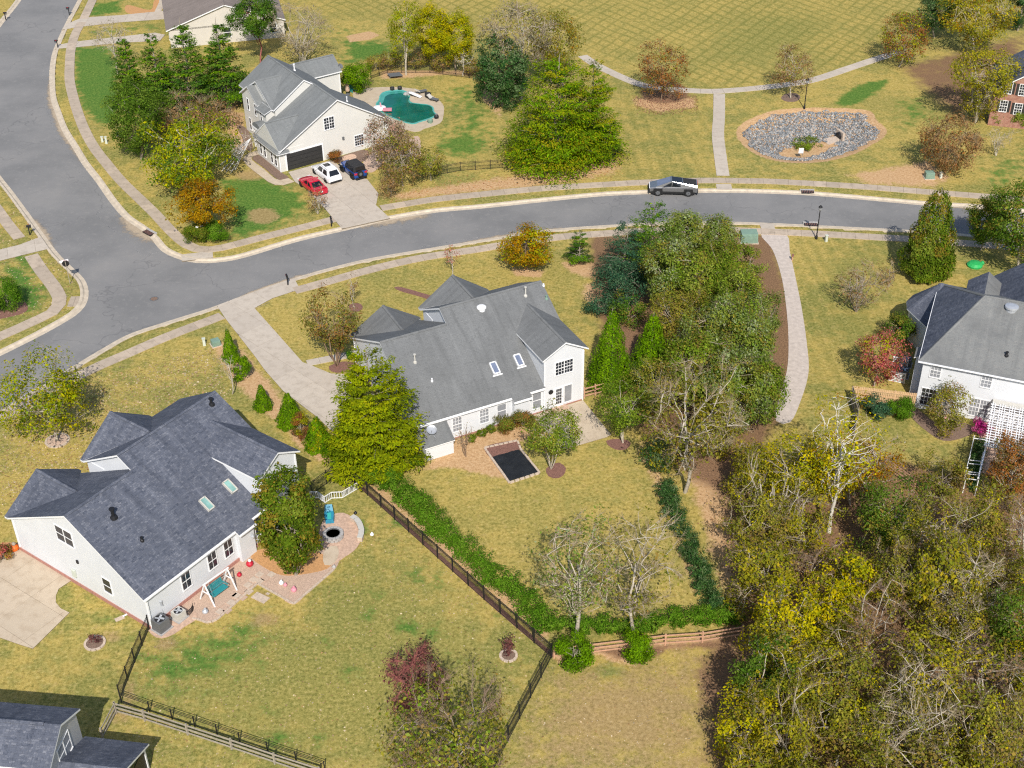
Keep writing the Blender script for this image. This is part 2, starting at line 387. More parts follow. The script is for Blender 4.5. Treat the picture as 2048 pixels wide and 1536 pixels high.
dB = np.full(GX.shape, 99.0); dB[near] = sdist(GX[near], GY[near], BASIN_S)
GZ = np.where(dB < 0, -.9*np.clip(-dB/3.2, 0, 1)**1.2, GZ)
# lawn zones: (photo outline, channel, strength, feather in metres)
ZA = np.zeros(GX.shape+(4,), np.float32); ZB = np.zeros(GX.shape+(4,), np.float32)
def zone(px, ch, k=1.0, feather=1.2, world_pts=None):
    if ch in (0, 2, 6): feather *= 1.7
    P = world_pts or GP(px); xs = [p[0] for p in P]; ys = [p[1] for p in P]
    i0, i1 = np.searchsorted(gx, [min(xs)-feather*2, max(xs)+feather*2]); j0, j1 = np.searchsorted(gy, [min(ys)-feather*2, max(ys)+feather*2])
    X, Y = GX[i0:i1, j0:j1], GY[i0:i1, j0:j1]
    if X.size == 0: return
    w = k*np.clip(.5 - sdist(X, Y, P)/(2*feather), 0, 1)
    A = (ZA, ZB)[ch//4]; c = ch % 4; A[i0:i1, j0:j1, c] = np.maximum(A[i0:i1, j0:j1, c], w)
def blob(px, py, rx, ry, ch, k=1.0, feather=1.2):      # ellipse in photo pixels
    zone([(px+rx*math.cos(t), py+ry*math.sin(t)) for t in (2*math.pi*i/14 for i in range(14))], ch, k, feather)
GREEN, SOIL, DRY, LITTER, HATCH, STRIPE, OLIVE, PALE = range(8)
# --- lush green
zone([(152,95),(215,92),(235,130),(240,250),(200,250),(165,215),(148,160)], GREEN, 1, 1.5)
zone([(440,360),(520,352),(600,385),(612,410),(560,452),(470,478),(455,430)], GREEN, .95, 1.8)
zone([(180,5),(245,0),(250,25),(172,35)], GREEN, .8, 1.2); zone([(165,58),(330,42),(330,62),(160,78)], GREEN, .45, 1)
zone([(690,80),(780,85),(790,110),(690,130)], GREEN, .9, 2); zone([(640,60),(700,40),(760,60),(740,100),(660,110)], GREEN, .5, 3)
zone([(870,170),(960,155),(1000,180),(1010,290),(900,330),(850,300),(890,230)], GREEN, .62, 3)
blob(925,290,60,30,GREEN,.75,2)
zone([(1672,205),(1690,185),(1740,163),(1775,160),(1770,175),(1720,205),(1690,213)], GREEN, 1, .8)
zone([(1780,200),(1850,190),(1880,240),(1800,260)], GREEN, .7, 3); zone([(1960,340),(2048,300),(2048,380),(1970,370)], GREEN, .75, 3)
zone([(0,525),(60,520),(95,570),(100,610),(40,640),(0,640)], GREEN, .75, 1.5); zone([(30,512),(60,510),(85,545),(60,545)], GREEN, .9, .8)
zone([(270,1300),(420,1250),(520,1210),(560,1260),(480,1360),(330,1400),(255,1390)], GREEN, .72, 3)
zone([(120,1190),(180,1165),(300,1250),(280,1330),(180,1250)], GREEN, .5, 2)
for x, y, r in ((835,1150,16),(875,1160,14),(820,1255,22),(865,1265,16),(750,1190,12),(655,1290,10),(520,1330,16),(640,1480,14),(530,1425,12),(700,1350,14),(740,1225,14),(960,1160,10),(1040,1322,10),(1220,1345,26),(1540,1390,8),(990,1230,9),(910,1310,12),(560,1480,20),(1375,1340,8),(720,1055,14),(795,1045,16)):
    blob(x, y, r*1.5, r*.9, GREEN, .8, 1.0)
blob(1160,1000,90,40,OLIVE,.6,3); blob(1180,1180,60,30,OLIVE,.6,2)
zone([(1600,470),(1640,620),(1640,780),(1600,780),(1605,650),(1580,540),(1570,475)], GREEN, .42, 1.2)
zone([(1660,480),(1780,480),(1800,600),(1760,740),(1690,770),(1640,640)], OLIVE, .6, 3)
zone([(1330,375),(1360,250),(1430,195),(1430,355)], OLIVE, .5, 3)
zone([(310,1270),(600,1230),(700,1040),(1090,1310),(990,1560),(640,1560),(250,1400)], OLIVE, .8, 4)
zone([(60,1230),(300,1260),(240,1400),(0,1380)], OLIVE, .6, 3)
zone([(150,780),(430,690),(470,800),(300,830),(150,950)], OLIVE, .5, 4)
# --- the mown field
zone([(640,-80),(2048,-80),(2048,60),(1760,110),(1640,150),(1500,172),(1380,170),(1210,120),(1120,60),(640,30)], HATCH, 1, 2.5)
zone([(1400,40),(1640,10),(1720,40),(1600,140),(1500,150),(1400,120)], OLIVE, .7, 6)
zone([(640,-80),(2048,-80),(1760,110),(1500,172),(1210,120),(640,30)], PALE, .6, 5)
zone([(1230,190),(1330,215),(1420,210),(1425,355),(1240,350)], STRIPE, .8, 2); zone([(1590,480),(1790,480),(1800,580),(1690,790),(1625,790)], STRIPE, .9, 1.5)
# --- orange soil, straw, bare ground
zone([(452,230),(485,225),(492,280),(500,300),(468,300),(455,262)], SOIL, 1, .8)
zone([(300,170),(480,170),(490,240),(300,260)], SOIL, .7, 2)
zone([(690,72),(740,62),(760,70),(740,80),(700,84)], SOIL, .9, .5)
zone([(760,140),(960,140),(965,155),(900,150),(760,160)], SOIL, .75, 1); zone([(960,150),(1010,190),(1000,240),(965,200)], SOIL, .8, 1)
zone([(760,390),(1240,320),(1235,345),(1100,372),(960,385),(800,400)], SOIL, .85, 2)
zone([(1265,195),(1390,195),(1392,215),(1320,225),(1270,212)], SOIL, .8, 1)
zone([(1690,350),(1860,320),(1900,355),(1870,375),(1740,370)], SOIL, .85, 2)
blob(1330,185,50,22,LITTER,.9,1.2)
zone([(1020,535),(1090,540),(1085,555),(1030,552)], SOIL, .9, .8); zone([(1120,525),(1190,520),(1200,560),(1140,545)], SOIL, .9, .8)
zone([(1230,640),(1300,640),(1290,700),(1250,705)], SOIL, 1, .7); zone([(1165,560),(1240,570),(1200,620),(1160,600)], SOIL, .7, 1)
zone([(1180,470),(1540,470),(1590,640),(1600,780),(1560,830),(1460,1000),(1300,900),(1240,780),(1190,600)], LITTER, .95, 2)
zone([(1395,820),(1470,860),(1490,960),(1500,1130),(1480,1260),(1420,1100),(1380,960)], SOIL, .9, 1.5)
zone([(850,935),(910,880),(1000,860),(1060,850),(1060,880),(980,890),(1020,960),(900,935),(830,940)], SOIL, .95, .8)
zone([(1280,870),(1320,930),(1360,1040),(1410,1180),(1390,1200),(1350,1090),(1310,980),(1270,900)], SOIL, .75, 1)
zone([(700,940),(735,950),(1100,1250),(1090,1300),(1050,1250),(760,1000)], SOIL, .85, .8)
zone([(420,690),(470,680),(640,880),(700,930),(640,930),(560,860),(460,760)], SOIL, .8, 1)
zone([(1100,1300),(1300,1280),(1480,1265),(1490,1290),(1330,1300),(1260,1335),(1180,1310),(1150,1335),(1110,1330)], SOIL, .8, .7)
zone([(1180,1300),(1480,1278),(1480,1300),(1340,1300),(1280,1330)], LITTER, .8, .6)
for x, y, rx, ry in ((525,432,32,16),(140,340,25,10),(500,350,30,10),(530,1240,26,14),(520,1195,17,8),(330,1290,18,10),(220,1270,20,8),(255,1385,12,26),(585,1445,12,6),(240,1430,20,10)):
    blob(x, y, rx, ry, DRY, .9, .8)
zone(None, SOIL, 1, .35, BASIN_S)
zone([(1575,296),(1600,283),(1640,277),(1650,284),(1625,298),(1595,303)], GREEN, 1, .4)
# --- dry brown lawn bottom centre, wood floor
zone([(1105,1330),(1440,1290),(1440,1560),(1010,1560),(1060,1420)], DRY, .75, 4)
zone([(260,1420),(620,1545),(260,1560)], DRY, .4, 3)
zone([(1450,960),(1700,900),(2080,1000),(2080,1600),(1440,1600),(1400,1350),(1480,1200)], LITTER, 1, 2.5)
zone([(1780,130),(2060,60),(2060,200),(1900,240),(1840,190)], LITTER, .6, 3)
for x, y, rx, ry in ((1760,200,120,60),(1050,760,60,200),(960,1060,120,60),(150,900,120,80)): blob(x, y, rx, ry, PALE, .5, 4)
zone([(505,640),(700,580),(880,560),(1010,500),(1150,520),(1180,600),(900,620),(720,600),(640,720),(600,720)], PALE, .75, 4)
zone([(720,940),(1000,960),(1240,880),(1330,1000),(1400,1190),(1100,1240)], PALE, .7, 3)
def build_ground():
    nx, ny = len(gx), len(gy); me = bpy.data.meshes.new('ground')
    V = np.stack([GX, GY, GZ], -1).reshape(-1, 3)
    idx = np.arange(nx*ny).reshape(nx, ny)
    Fq = np.stack([idx[:-1,:-1], idx[1:,:-1], idx[1:,1:], idx[:-1,1:]], -1).reshape(-1, 4)
    me.vertices.add(len(V)); me.vertices.foreach_set('co', V.astype(np.float32).ravel())
    me.loops.add(Fq.size); me.loops.foreach_set('vertex_index', Fq.astype(np.int32).ravel())
    me.polygons.add(len(Fq)); me.polygons.foreach_set('loop_start', np.arange(0, Fq.size, 4, dtype=np.int32))
    me.update(calc_edges=True)
    for nm, A in (('zone_a', ZA), ('zone_b', ZB)):
        a = me.attributes.new(nm, 'FLOAT_COLOR', 'POINT'); a.data.foreach_set('color', A.reshape(-1))
    m = NT('lawn and soil')
    def att(nm):
        x = m.node('ShaderNodeAttribute', attribute_name=nm); s = m.node('ShaderNodeSeparateColor'); m.lk(x.outputs['Color'], s.inputs[0]); return list(s.outputs[:3])+[x.outputs['Alpha']]
    g, so, dr, li = att('zone_a'); ha, st, ol, pa = att('zone_b')
    nL = m.noise(.11, 3, .6); nM = m.noise(.75, 3, .65); nS = m.noise(3.6, 4, .75); nF = m.noise(19, 1, .7)
    def soft(w, amp, lo=.3, hi=.62):
        e = m.math('ADD', w, m.math('MULTIPLY', m.math('SUBTRACT', m.math('ADD', m.math('MULTIPLY', nM, .62), m.math('MULTIPLY', nS, .38)), .5), amp))
        return m.gray(e, lo, hi)
    gold = m.ramp(nS, [(.3, (.22,.165,.042)), (.46, (.395,.30,.08)), (.58, (.485,.37,.108)), (.72, (.61,.48,.19))])
    olive = m.ramp(nS, [(.3, (.09,.10,.024)), (.46, (.21,.205,.052)), (.58, (.31,.28,.082)), (.72, (.45,.38,.155))])
    c = m.mix(m.gray(m.math('ADD', m.math('MULTIPLY', nL, .55), m.math('MULTIPLY', nM, .45)), .40, .60), gold, olive)
    c = m.mix(m.math('MULTIPLY', pa, .7), c, gold)
    mot = m.noise(1.9, 3, .7)
    c = m.mix(m.math('MULTIPLY', m.gray(mot, .52, .70), .5), c, (.125,.13,.028))
    c = m.mix(m.math('MULTIPLY', m.gray(mot, .48, .30), .4), c, (.48,.35,.15))
    c = m.mix(m.math('MULTIPLY', soft(ol, .8), .75), c, olive)
    # mowing lines
    sx = m.node('ShaderNodeSeparateXYZ'); m.lk(m.pos(), sx.inputs[0])
    def lines(ang, per, lo, hi):
        ca, sa = math.cos(ang), math.sin(ang)
        wob = m.math('MULTIPLY', m.noise(.08, 2), .8)
        t = m.math('ADD', m.math('ADD', m.math('MULTIPLY', sx.outputs[0], ca/per), m.math('MULTIPLY', sx.outputs[1], sa/per)), wob)
        f = m.math('ABSOLUTE', m.math('SUBTRACT', m.math('FRACT', t), .5)); return m.gray(f, lo, hi)
    h1 = lines(math.radians(37), 1.75, .28, .5); h2 = lines(math.radians(147), 1.9, .28, .5)
    hm = m.math('MULTIPLY', m.math('MULTIPLY', m.math('MAXIMUM', m.math('MULTIPLY', h1, m.gray(m.noise(.05, 2), .2, .5)), m.math('MULTIPLY', h2, m.gray(m.noise(.07, 2), .2, .5))), ha), m.gray(nM, .15, .5))
    c = m.mix(m.math('MULTIPLY', hm, .55), c, (.14,.15,.03))
    s1 = lines(math.radians(4), 1.5, .1, .4); c = m.mix(m.math('MULTIPLY', m.math('MULTIPLY', s1, st), .32), c, (.17,.175,.04))
    green = m.ramp(nS, [(.3, (.022,.08,.012)), (.5, (.06,.17,.024)), (.72, (.18,.27,.05))])
    c = m.mix(m.math('MULTIPLY', soft(g, 1.25, .34, .66), .88), c, green)
    dry = m.ramp(nS, [(.25, (.23,.15,.065)), (.5, (.37,.25,.115)), (.75, (.50,.36,.19))])
    c = m.mix(m.math('MULTIPLY', soft(dr, 1.2), .8), c, dry)
    soil = m.ramp(nS, [(.28, (.36,.20,.095)), (.5, (.54,.335,.18)), (.72, (.66,.46,.28))])
    c = m.mix(m.math('MULTIPLY', soft(so, 1.15, .32, .64), .9), c, soil)
    lit = m.ramp(m.noise(7, 3, .75), [(.3, (.09,.055,.035)), (.5, (.21,.12,.07)), (.72, (.36,.215,.12))])
    c = m.mix(m.math('MULTIPLY', soft(li, .7), .95), c, lit)
    # bare specks everywhere, fine blade-scale contrast
    c = m.mix(m.math('MULTIPLY', m.gray(m.noise(2.3, 3, .8), .66, .78), .5), c, (.46,.34,.19))
    c = m.mix(.55, c, m.ramp(nF, [(.25, (.35,)*3), (.5, (.95,)*3), (.75, (1.5,)*3)]), 'MULTIPLY')
    me.materials.append(m.out(c, .95, spec=.1))
    o = link('ground', me); o['kind'] = 'structure'; return o
build_ground()

# ================================================================== STREET
def clean_loop(P):
    out = [P[0]]
    for p in P[1:]:
        if (p-out[-1]).length > .05: out.append(p)
    return out
sheet('road', clean_loop(road_poly), -.10, MAT['asphalt'])
def kerb(name, line, side):
    P = line; N = normals2d(P); prof = [(-.12,-.16),(-.12,-.094),(.30,-.075),(.42,.035),(.50,.06),(.72,.06),(.72,-.2)]
    mb = MB()
    for i in range(len(P)-1):
        a = [P[i]+N[i]*side*d+Vector((0,0,z)) for d, z in prof]; b = [P[i+1]+N[i+1]*side*d+Vector((0,0,z)) for d, z in prof]
        for k in range(len(prof)-1):
            q = [a[k], a[k+1], b[k+1], b[k]]; mb.poly(q if side > 0 else q[::-1])
    o = mb.build(name, MAT['kerb']); o['kind'] = 'structure'; return o
kerb('kerb_north', nE, 1); kerb('kerb_south', sE, 1); kerb('kerb_west', wE, 1)
# sandy drift in the gutters
def drift(pts, w, side, name='sand_drift'):
    P = smooth_line(GP(pts), 1.0); N = normals2d(P); mb = MB(); n = len(P)
    for i in range(n-1):
        e0 = math.sin(math.pi*i/(n-1)); e1 = math.sin(math.pi*(i+1)/(n-1))
        mb.poly([P[i]+Vector((0,0,-.092)), P[i+1]+Vector((0,0,-.092)), P[i+1]-N[i+1]*side*w+Vector((0,0,-.092)), P[i]-N[i]*side*w+Vector((0,0,-.092))],
                0, [(e0,0),(e1,0),(e1*.15,1),(e0*.15,1)])
    o = mb.build(name, MAT['sand']); o['kind'] = 'structure'
drift([(678,461),(735,448),(779,438),(830,430),(900,421)], 1.9, 1); drift([(100,120),(100,146),(101.5,193),(112,226),(125,260),(146,294),(166,328),(193,362)], 1.0, 1)
drift([(230,415),(250,435.5),(284,459),(304,477),(325,500)], 2.4, 1); drift([(52,420),(86,467),(114,506)], 1.0, -1); drift([(1855,409),(1944,414),(2050,424)], .9, 1)
drift([(432,611),(512,581),(589,555),(662,534)], .7, -1); drift([(844,498),(992,474),(1090,459),(1200,450)], .7, -1)

def walk(name, px, width, mat, slab=1.5, z=.07, world_pts=None, base=True):
    P = smooth_line(world_pts or GP(px), slab); N = normals2d(P); h = width/2
    mb = MB()
    for i in range(len(P)-1):
        b = [P[i]-N[i]*h, P[i+1]-N[i+1]*h, P[i+1]+N[i+1]*h, P[i]+N[i]*h]
        mb.hexa([p+Vector((0,0,-.2)) for p in b], [p+Vector((0,0,z-.025)) for p in b])
    root = mb.build(name, MAT['joint']); root['kind'] = 'structure'
    for i in range(len(P)-1):
        d = (P[i+1]-P[i]).normalized()*.012; hh = h+.01
        b = [P[i]-N[i]*hh+d, P[i+1]-N[i+1]*hh-d, P[i+1]+N[i+1]*hh-d, P[i]+N[i]*hh+d]
        zj = random.uniform(-.004, .006)
        s = MB(); s.hexa([p+Vector((0,0,-.05)) for p in b], [p+Vector((0,0,z+zj)) for p in b]); s.build('slab', mat, root)
    return root
random.seed(5)
walk('sidewalk_north_corner', [(200,-30),(185.5,0),(167,39),(151,68),(142,99),(139.5,130),(139.5,161.5),(146,193),(156,226.6),(169,260),(187.5,294),(213.5,328),(242,362),(279,398),(310,428),(338.5,459),(370,487.6),(396,499),(427,499),(469,490),(512,478.5),(558,467),(610,454),(668,439)], 1.35, MAT['concrete'])
walk('sidewalk_north_park', [(762,417),(820,407),(870.6,399),(960,389.5),(1090,377),(1220,369),(1298.5,365),(1400,361.5),(1499,362.5),(1558,364),(1716.5,373.4),(1874.7,386),(2001,396),(2070,402)], 1.35, MAT['concrete'])
walk('sidewalk_south_west', [(-60,882),(0,838),(80,792),(156,753),(198,732.4),(260,706),(312.5,683),(364.6,662),(416.7,642.6),(444,632)], 1.35, MAT['concrete'])
walk('sidewalk_south_east', [(589,582),(641,568),(740,540),(844.6,516),(960,498.5),(1007,490),(1116,475),(1205,468),(1330,460.5),(1440,460.5),(1618,467.4),(1766.6,475.8),(1820,478.8),(1940,488),(2070,500)], 1.35, MAT['concrete'])
walk('sidewalk_west', [(-40,378),(-10,413),(15.6,448.5),(39,477)], 1.3, MAT['concrete'])
walk('sidewalk_west_corner', [(62.5,511),(83,542),(109,576),(120,602),(104,625.6),(65,644),(26,662),(-30,686)], 1.45, MAT['concrete'])
walk('park_path', [(1165,112),(1197,133),(1264.6,164),(1310,176),(1369,181),(1432,183),(1511,177),(1570,170),(1628,160),(1700.6,136),(1757.6,117),(1800,104)], 1.5, MAT['concrete_light'], 1.6)
walk('park_connecting_path', [(1438.5,188),(1438,234),(1436,272),(1441,316),(1446,352)], 1.55, MAT['concrete_light'], 1.6)
walk('park_path_apron', [(1447,369),(1449,380)], 1.8, MAT['concrete_light'], 1.2)
walk('front_walk', [(614,727),(660,718),(690,712),(712,705)], 1.0, MAT['concrete_light'], 1.2)
walk('kerb_ramp_north', [(394,506),(395,519)], 3.4, MAT['concrete_light'], 1.2, .055); walk('kerb_ramp_west', [(138,604),(160,603)], 2.0, MAT['concrete'], 1.2, .055)

def clip(poly, a, b, c):            # keep a*x+b*y<=c
    out = []
    for i in range(len(poly)):
        p, q = poly[i], poly[(i+1) % len(poly)]; dp, dq = a*p[0]+b*p[1]-c, a*q[0]+b*q[1]-c
        if dp <= 0: out.append(p)
        if dp*dq < 0: t = dp/(dp-dq); out.append((p[0]+(q[0]-p[0])*t, p[1]+(q[1]-p[1])*t))
    return out
def paving(name, px, az, su, sv, mat, z=.065, gap=.012, off=(0,0), pname='slab', kind='structure', thick=.05, world_pts=None):
    P = [(p[0], p[1]) for p in (world_pts or GP(px))]
    root = sheet(name, P, z-.02, MAT['joint'], thick=.2)
    ca, sa = math.cos(math.radians(az)), math.sin(math.radians(az))
    U = [p[0]*ca+p[1]*sa for p in P]; V = [-p[0]*sa+p[1]*ca for p in P]
    u = min(U)+off[0]-su
    while u < max(U):
        v = min(V)+off[1]-sv
        while v < max(V):
            q = clip(clip(clip(clip(P, ca, sa, u+su-gap), -ca, -sa, -(u+gap)), -sa, ca, v+sv-gap), sa, -ca, -(v+gap))
            if len(q) >= 3:
                ar = sum(q[i][0]*q[(i+1)%len(q)][1]-q[(i+1)%len(q)][0]*q[i][1] for i in range(len(q)))/2
                if abs(ar) > .08:
                    o = sheet(pname, q, z+random.uniform(-.003,.004), mat, None, None, thick)
                    o.parent = root
            v += sv
        u += su
    return root
A0, A1, A2, A3 = 26.36, 54.14, 33.8, -22.0
paving('driveway_centre', [(434,612),(470,598),(512,584),(560,567),(588,556.5),(600,579),(545,597),(509,617),(560,674),(605,725),(626,733),(662,748),(703,750),(705,800),(690,860),(662,862),(636,836),(602,810),(566,782),(529,740),(512,716),(452,639)], -45, 3.0, 3.0, MAT['concrete_light'], off=(.4,.8))
paving('driveway_left', [(45,1098),(146,1160),(118,1178),(112,1192),(112,1206),(122,1218),(139,1226),(66,1298),(40,1290),(0,1276),(-60,1240),(-60,1130)], A1, 3.4, 3.4, MAT['concrete_tan'], off=(.9,1.2))
paving('driveway_pool_house', [(577,345),(664,321),(690,341),(735,360),(757,388),(752,411),(780,437),(738,446),(684,458),(650,418),(612,378),(590,364)], A2, 2.9, 3.4, MAT['concrete_light'], off=(.3,1.0))
paving('driveway_top_left', [(130,50),(164,36),(240,31),(330,22),(350,8),(420,-12),(520,-40),(560,-20),(450,15),(335,38),(240,45),(160,54),(124,60)], 0, 3, 3, MAT['concrete_light'])
paving('driveway_upper_left', [(113,91),(150,84),(230,75),(310,66),(330,70),(320,82),(240,86),(152,95),(110,98)], 0, 3, 3, MAT['concrete_light'])
paving('driveway_far_left', [(-40,505),(0,500),(40,490),(82,474),(98,498),(60,507),(0,522),(-40,530)], 20, 3, 3, MAT['concrete_light'])
paving('house_walk_top', [(303,36),(318,6),(322,-20),(340,-20),(330,8),(316,36)], 0, 2, 2, MAT['concrete_light'])
paving('curved_walk', [(514,302),(500,306),(490,312),(486,320),(492,329),(503,339),(515,348),(536,364),(550,370),(568,370.5),(589,364),(577,357),(560,361),(550,358),(538,348),(527,338),(514,329),(504,321),(503,316),(507,312.6),(517.5,310)], A2, 1.6, 1.6, MAT['concrete_tan'], z=.06)
paving('rear_patio', [(1063,832),(1166,801.5),(1222,870),(1213,875),(1126,900),(1095,866)], A0, 2.6, 2.6, MAT['concrete_tan'], off=(.2,.4))
paving('gravel_trail_apron', [(1519,448),(1546,446),(1552,464),(1524,464)], 0, 2, 2, MAT['concrete_light'])
sheet('asphalt_trail', smooth_line(GP([(1522,468),(1545,500),(1562,550),(1572,610),(1577,680),(1574,740),(1560,790),(1550,840),(1580,845),(1602,800),(1617,745),(1614,690),(1604,620),(1592,560),(1580,505),(1572,469)]), .8, True), .025, MAT['path_asphalt'], thick=.1)

# beds and edging
def bed(name, px, mat, z=.03, step=.5): return sheet(name, smooth_line(GP(px), step, True), z, MAT[mat], thick=.12)
bed('mulch_bed_garage', [(507,314),(520,311),(563,345),(578,356),(562,360),(551,356),(528,336),(505,319)], 'mulch_brown', .05)
bed('mulch_bed_entry', [(474,255),(480,250),(497,262),(505,290),(500,303),(488,290),(484,275)], 'mulch_brown')
bed('straw_bed_pool_house', [(661,322),(727,300),(735,318),(700,330),(672,326)], 'mulch_brown', .045)
bed('brick_pad', [(684,316),(706,309),(713,317),(694,325)], 'paver', .09, .4)
bed('pool_side_path', [(730,318),(760,300),(800,290),(835,272),(842,300),(835,320),(800,310),(770,325),(745,345),(728,338)], 'gravel_pink', .04)
bed('tree_ring_crape_myrtle', [(658,733),(690,723),(715,730),(700,742),(668,745)], 'mulch', .03)
bed('tree_ring_sapling', [(697,611),(712,606),(725,611),(722,622),(704,622)], 'mulch', .03)
bed('mulch_strip_fence', [(690,946),(712,955),(740,985),(975,1192),(1098,1300),(1106,1312),(1090,1303),(962,1194),(732,986),(688,950)], 'mulch', .035)
bed('mulch_strip_front', [(788,575),(800,574),(850,588),(872,595),(872,605),(845,595),(800,582)], 'mulch', .03)
bed('tree_ring_patio', [(1092,938),(1115,925),(1132,937),(1122,955),(1100,955)], 'mulch', .03)
bed('tree_ring_patio_right', [(1212,882),(1240,878),(1262,885),(1250,900),(1225,897)], 'mulch', .03)
bed('mulch_bed_rear', [(970,896),(1000,886),(1035,883),(1040,899),(1010,908),(982,915)], 'mulch', .06, .3)
bed('tree_ring_park', [(1562,196),(1572,188),(1592,187),(1601,195),(1592,203),(1572,203)], 'mulch_brown', .03)
bed('tree_ring_far_left_bush', [(-30,612),(0,606),(40,600),(55,612),(50,625),(10,636),(-30,640)], 'mulch', .03)
bed('mulch_bed_top', [(255,10),(300,20),(310,0),(340,-10),(380,-10),(360,14),(325,18),(300,28),(255,26)], 'straw', .03)
bed('mulch_bed_side', [(345,66),(352,60),(365,75),(360,85),(348,80)], 'straw', .03)
bed('planting_bed_right', [(1822,812),(1840,822),(1880,850),(1925,845),(1945,856),(1940,870),(1890,882),(1850,860),(1820,830)], 'mulch_brown', .03)
bed('planting_bed_driveway_left', [(-10,1092),(30,1085),(60,1100),(45,1108),(0,1130),(-20,1130)], 'straw', .03)
for nm, cx, cy, rx, ry, m1 in (('stone_ring', 115, 882, 22, 13, 'gravel_pink'), ('stone_ring', 190, 1287, 19, 14, 'stone'), ('stone_ring', 1017, 1312, 16, 11, 'gravel_pink')):
    c = G(cx, cy); r = rx/ppm(c); root = empty(nm, c, 0, {115:'round stone-edged bed under the leaning front-yard tree', 190:'small stone-edged ring around the dark shrub beside the driveway', 1017:'small stone-edged ring around the little red tree by the black fence'}[cx], 'garden edging')
    mb = MB(); mb.lathe((0,0,0), [(r*.95,-.05),(r*.95,.06),(r*.2,.1)], 16); mb.build('soil', MAT['mulch_brown' if cx != 115 else 'gravel_pink'], root)
    k = int(2*math.pi*r/.34)
    for i in range(k):
        t = 2*math.pi*i/k; s = MB(); d = Vector((math.cos(t), math.sin(t), 0)); e = Vector((-d.y, d.x, 0))
        s.obox(d*r+Vector((0,0,.05)), e*.155, -d*.09, Vector((0,0,.07+random.uniform(-.01,.02)))); s.build('stone', MAT[m1 if m1 == 'stone' else 'stone'], root)

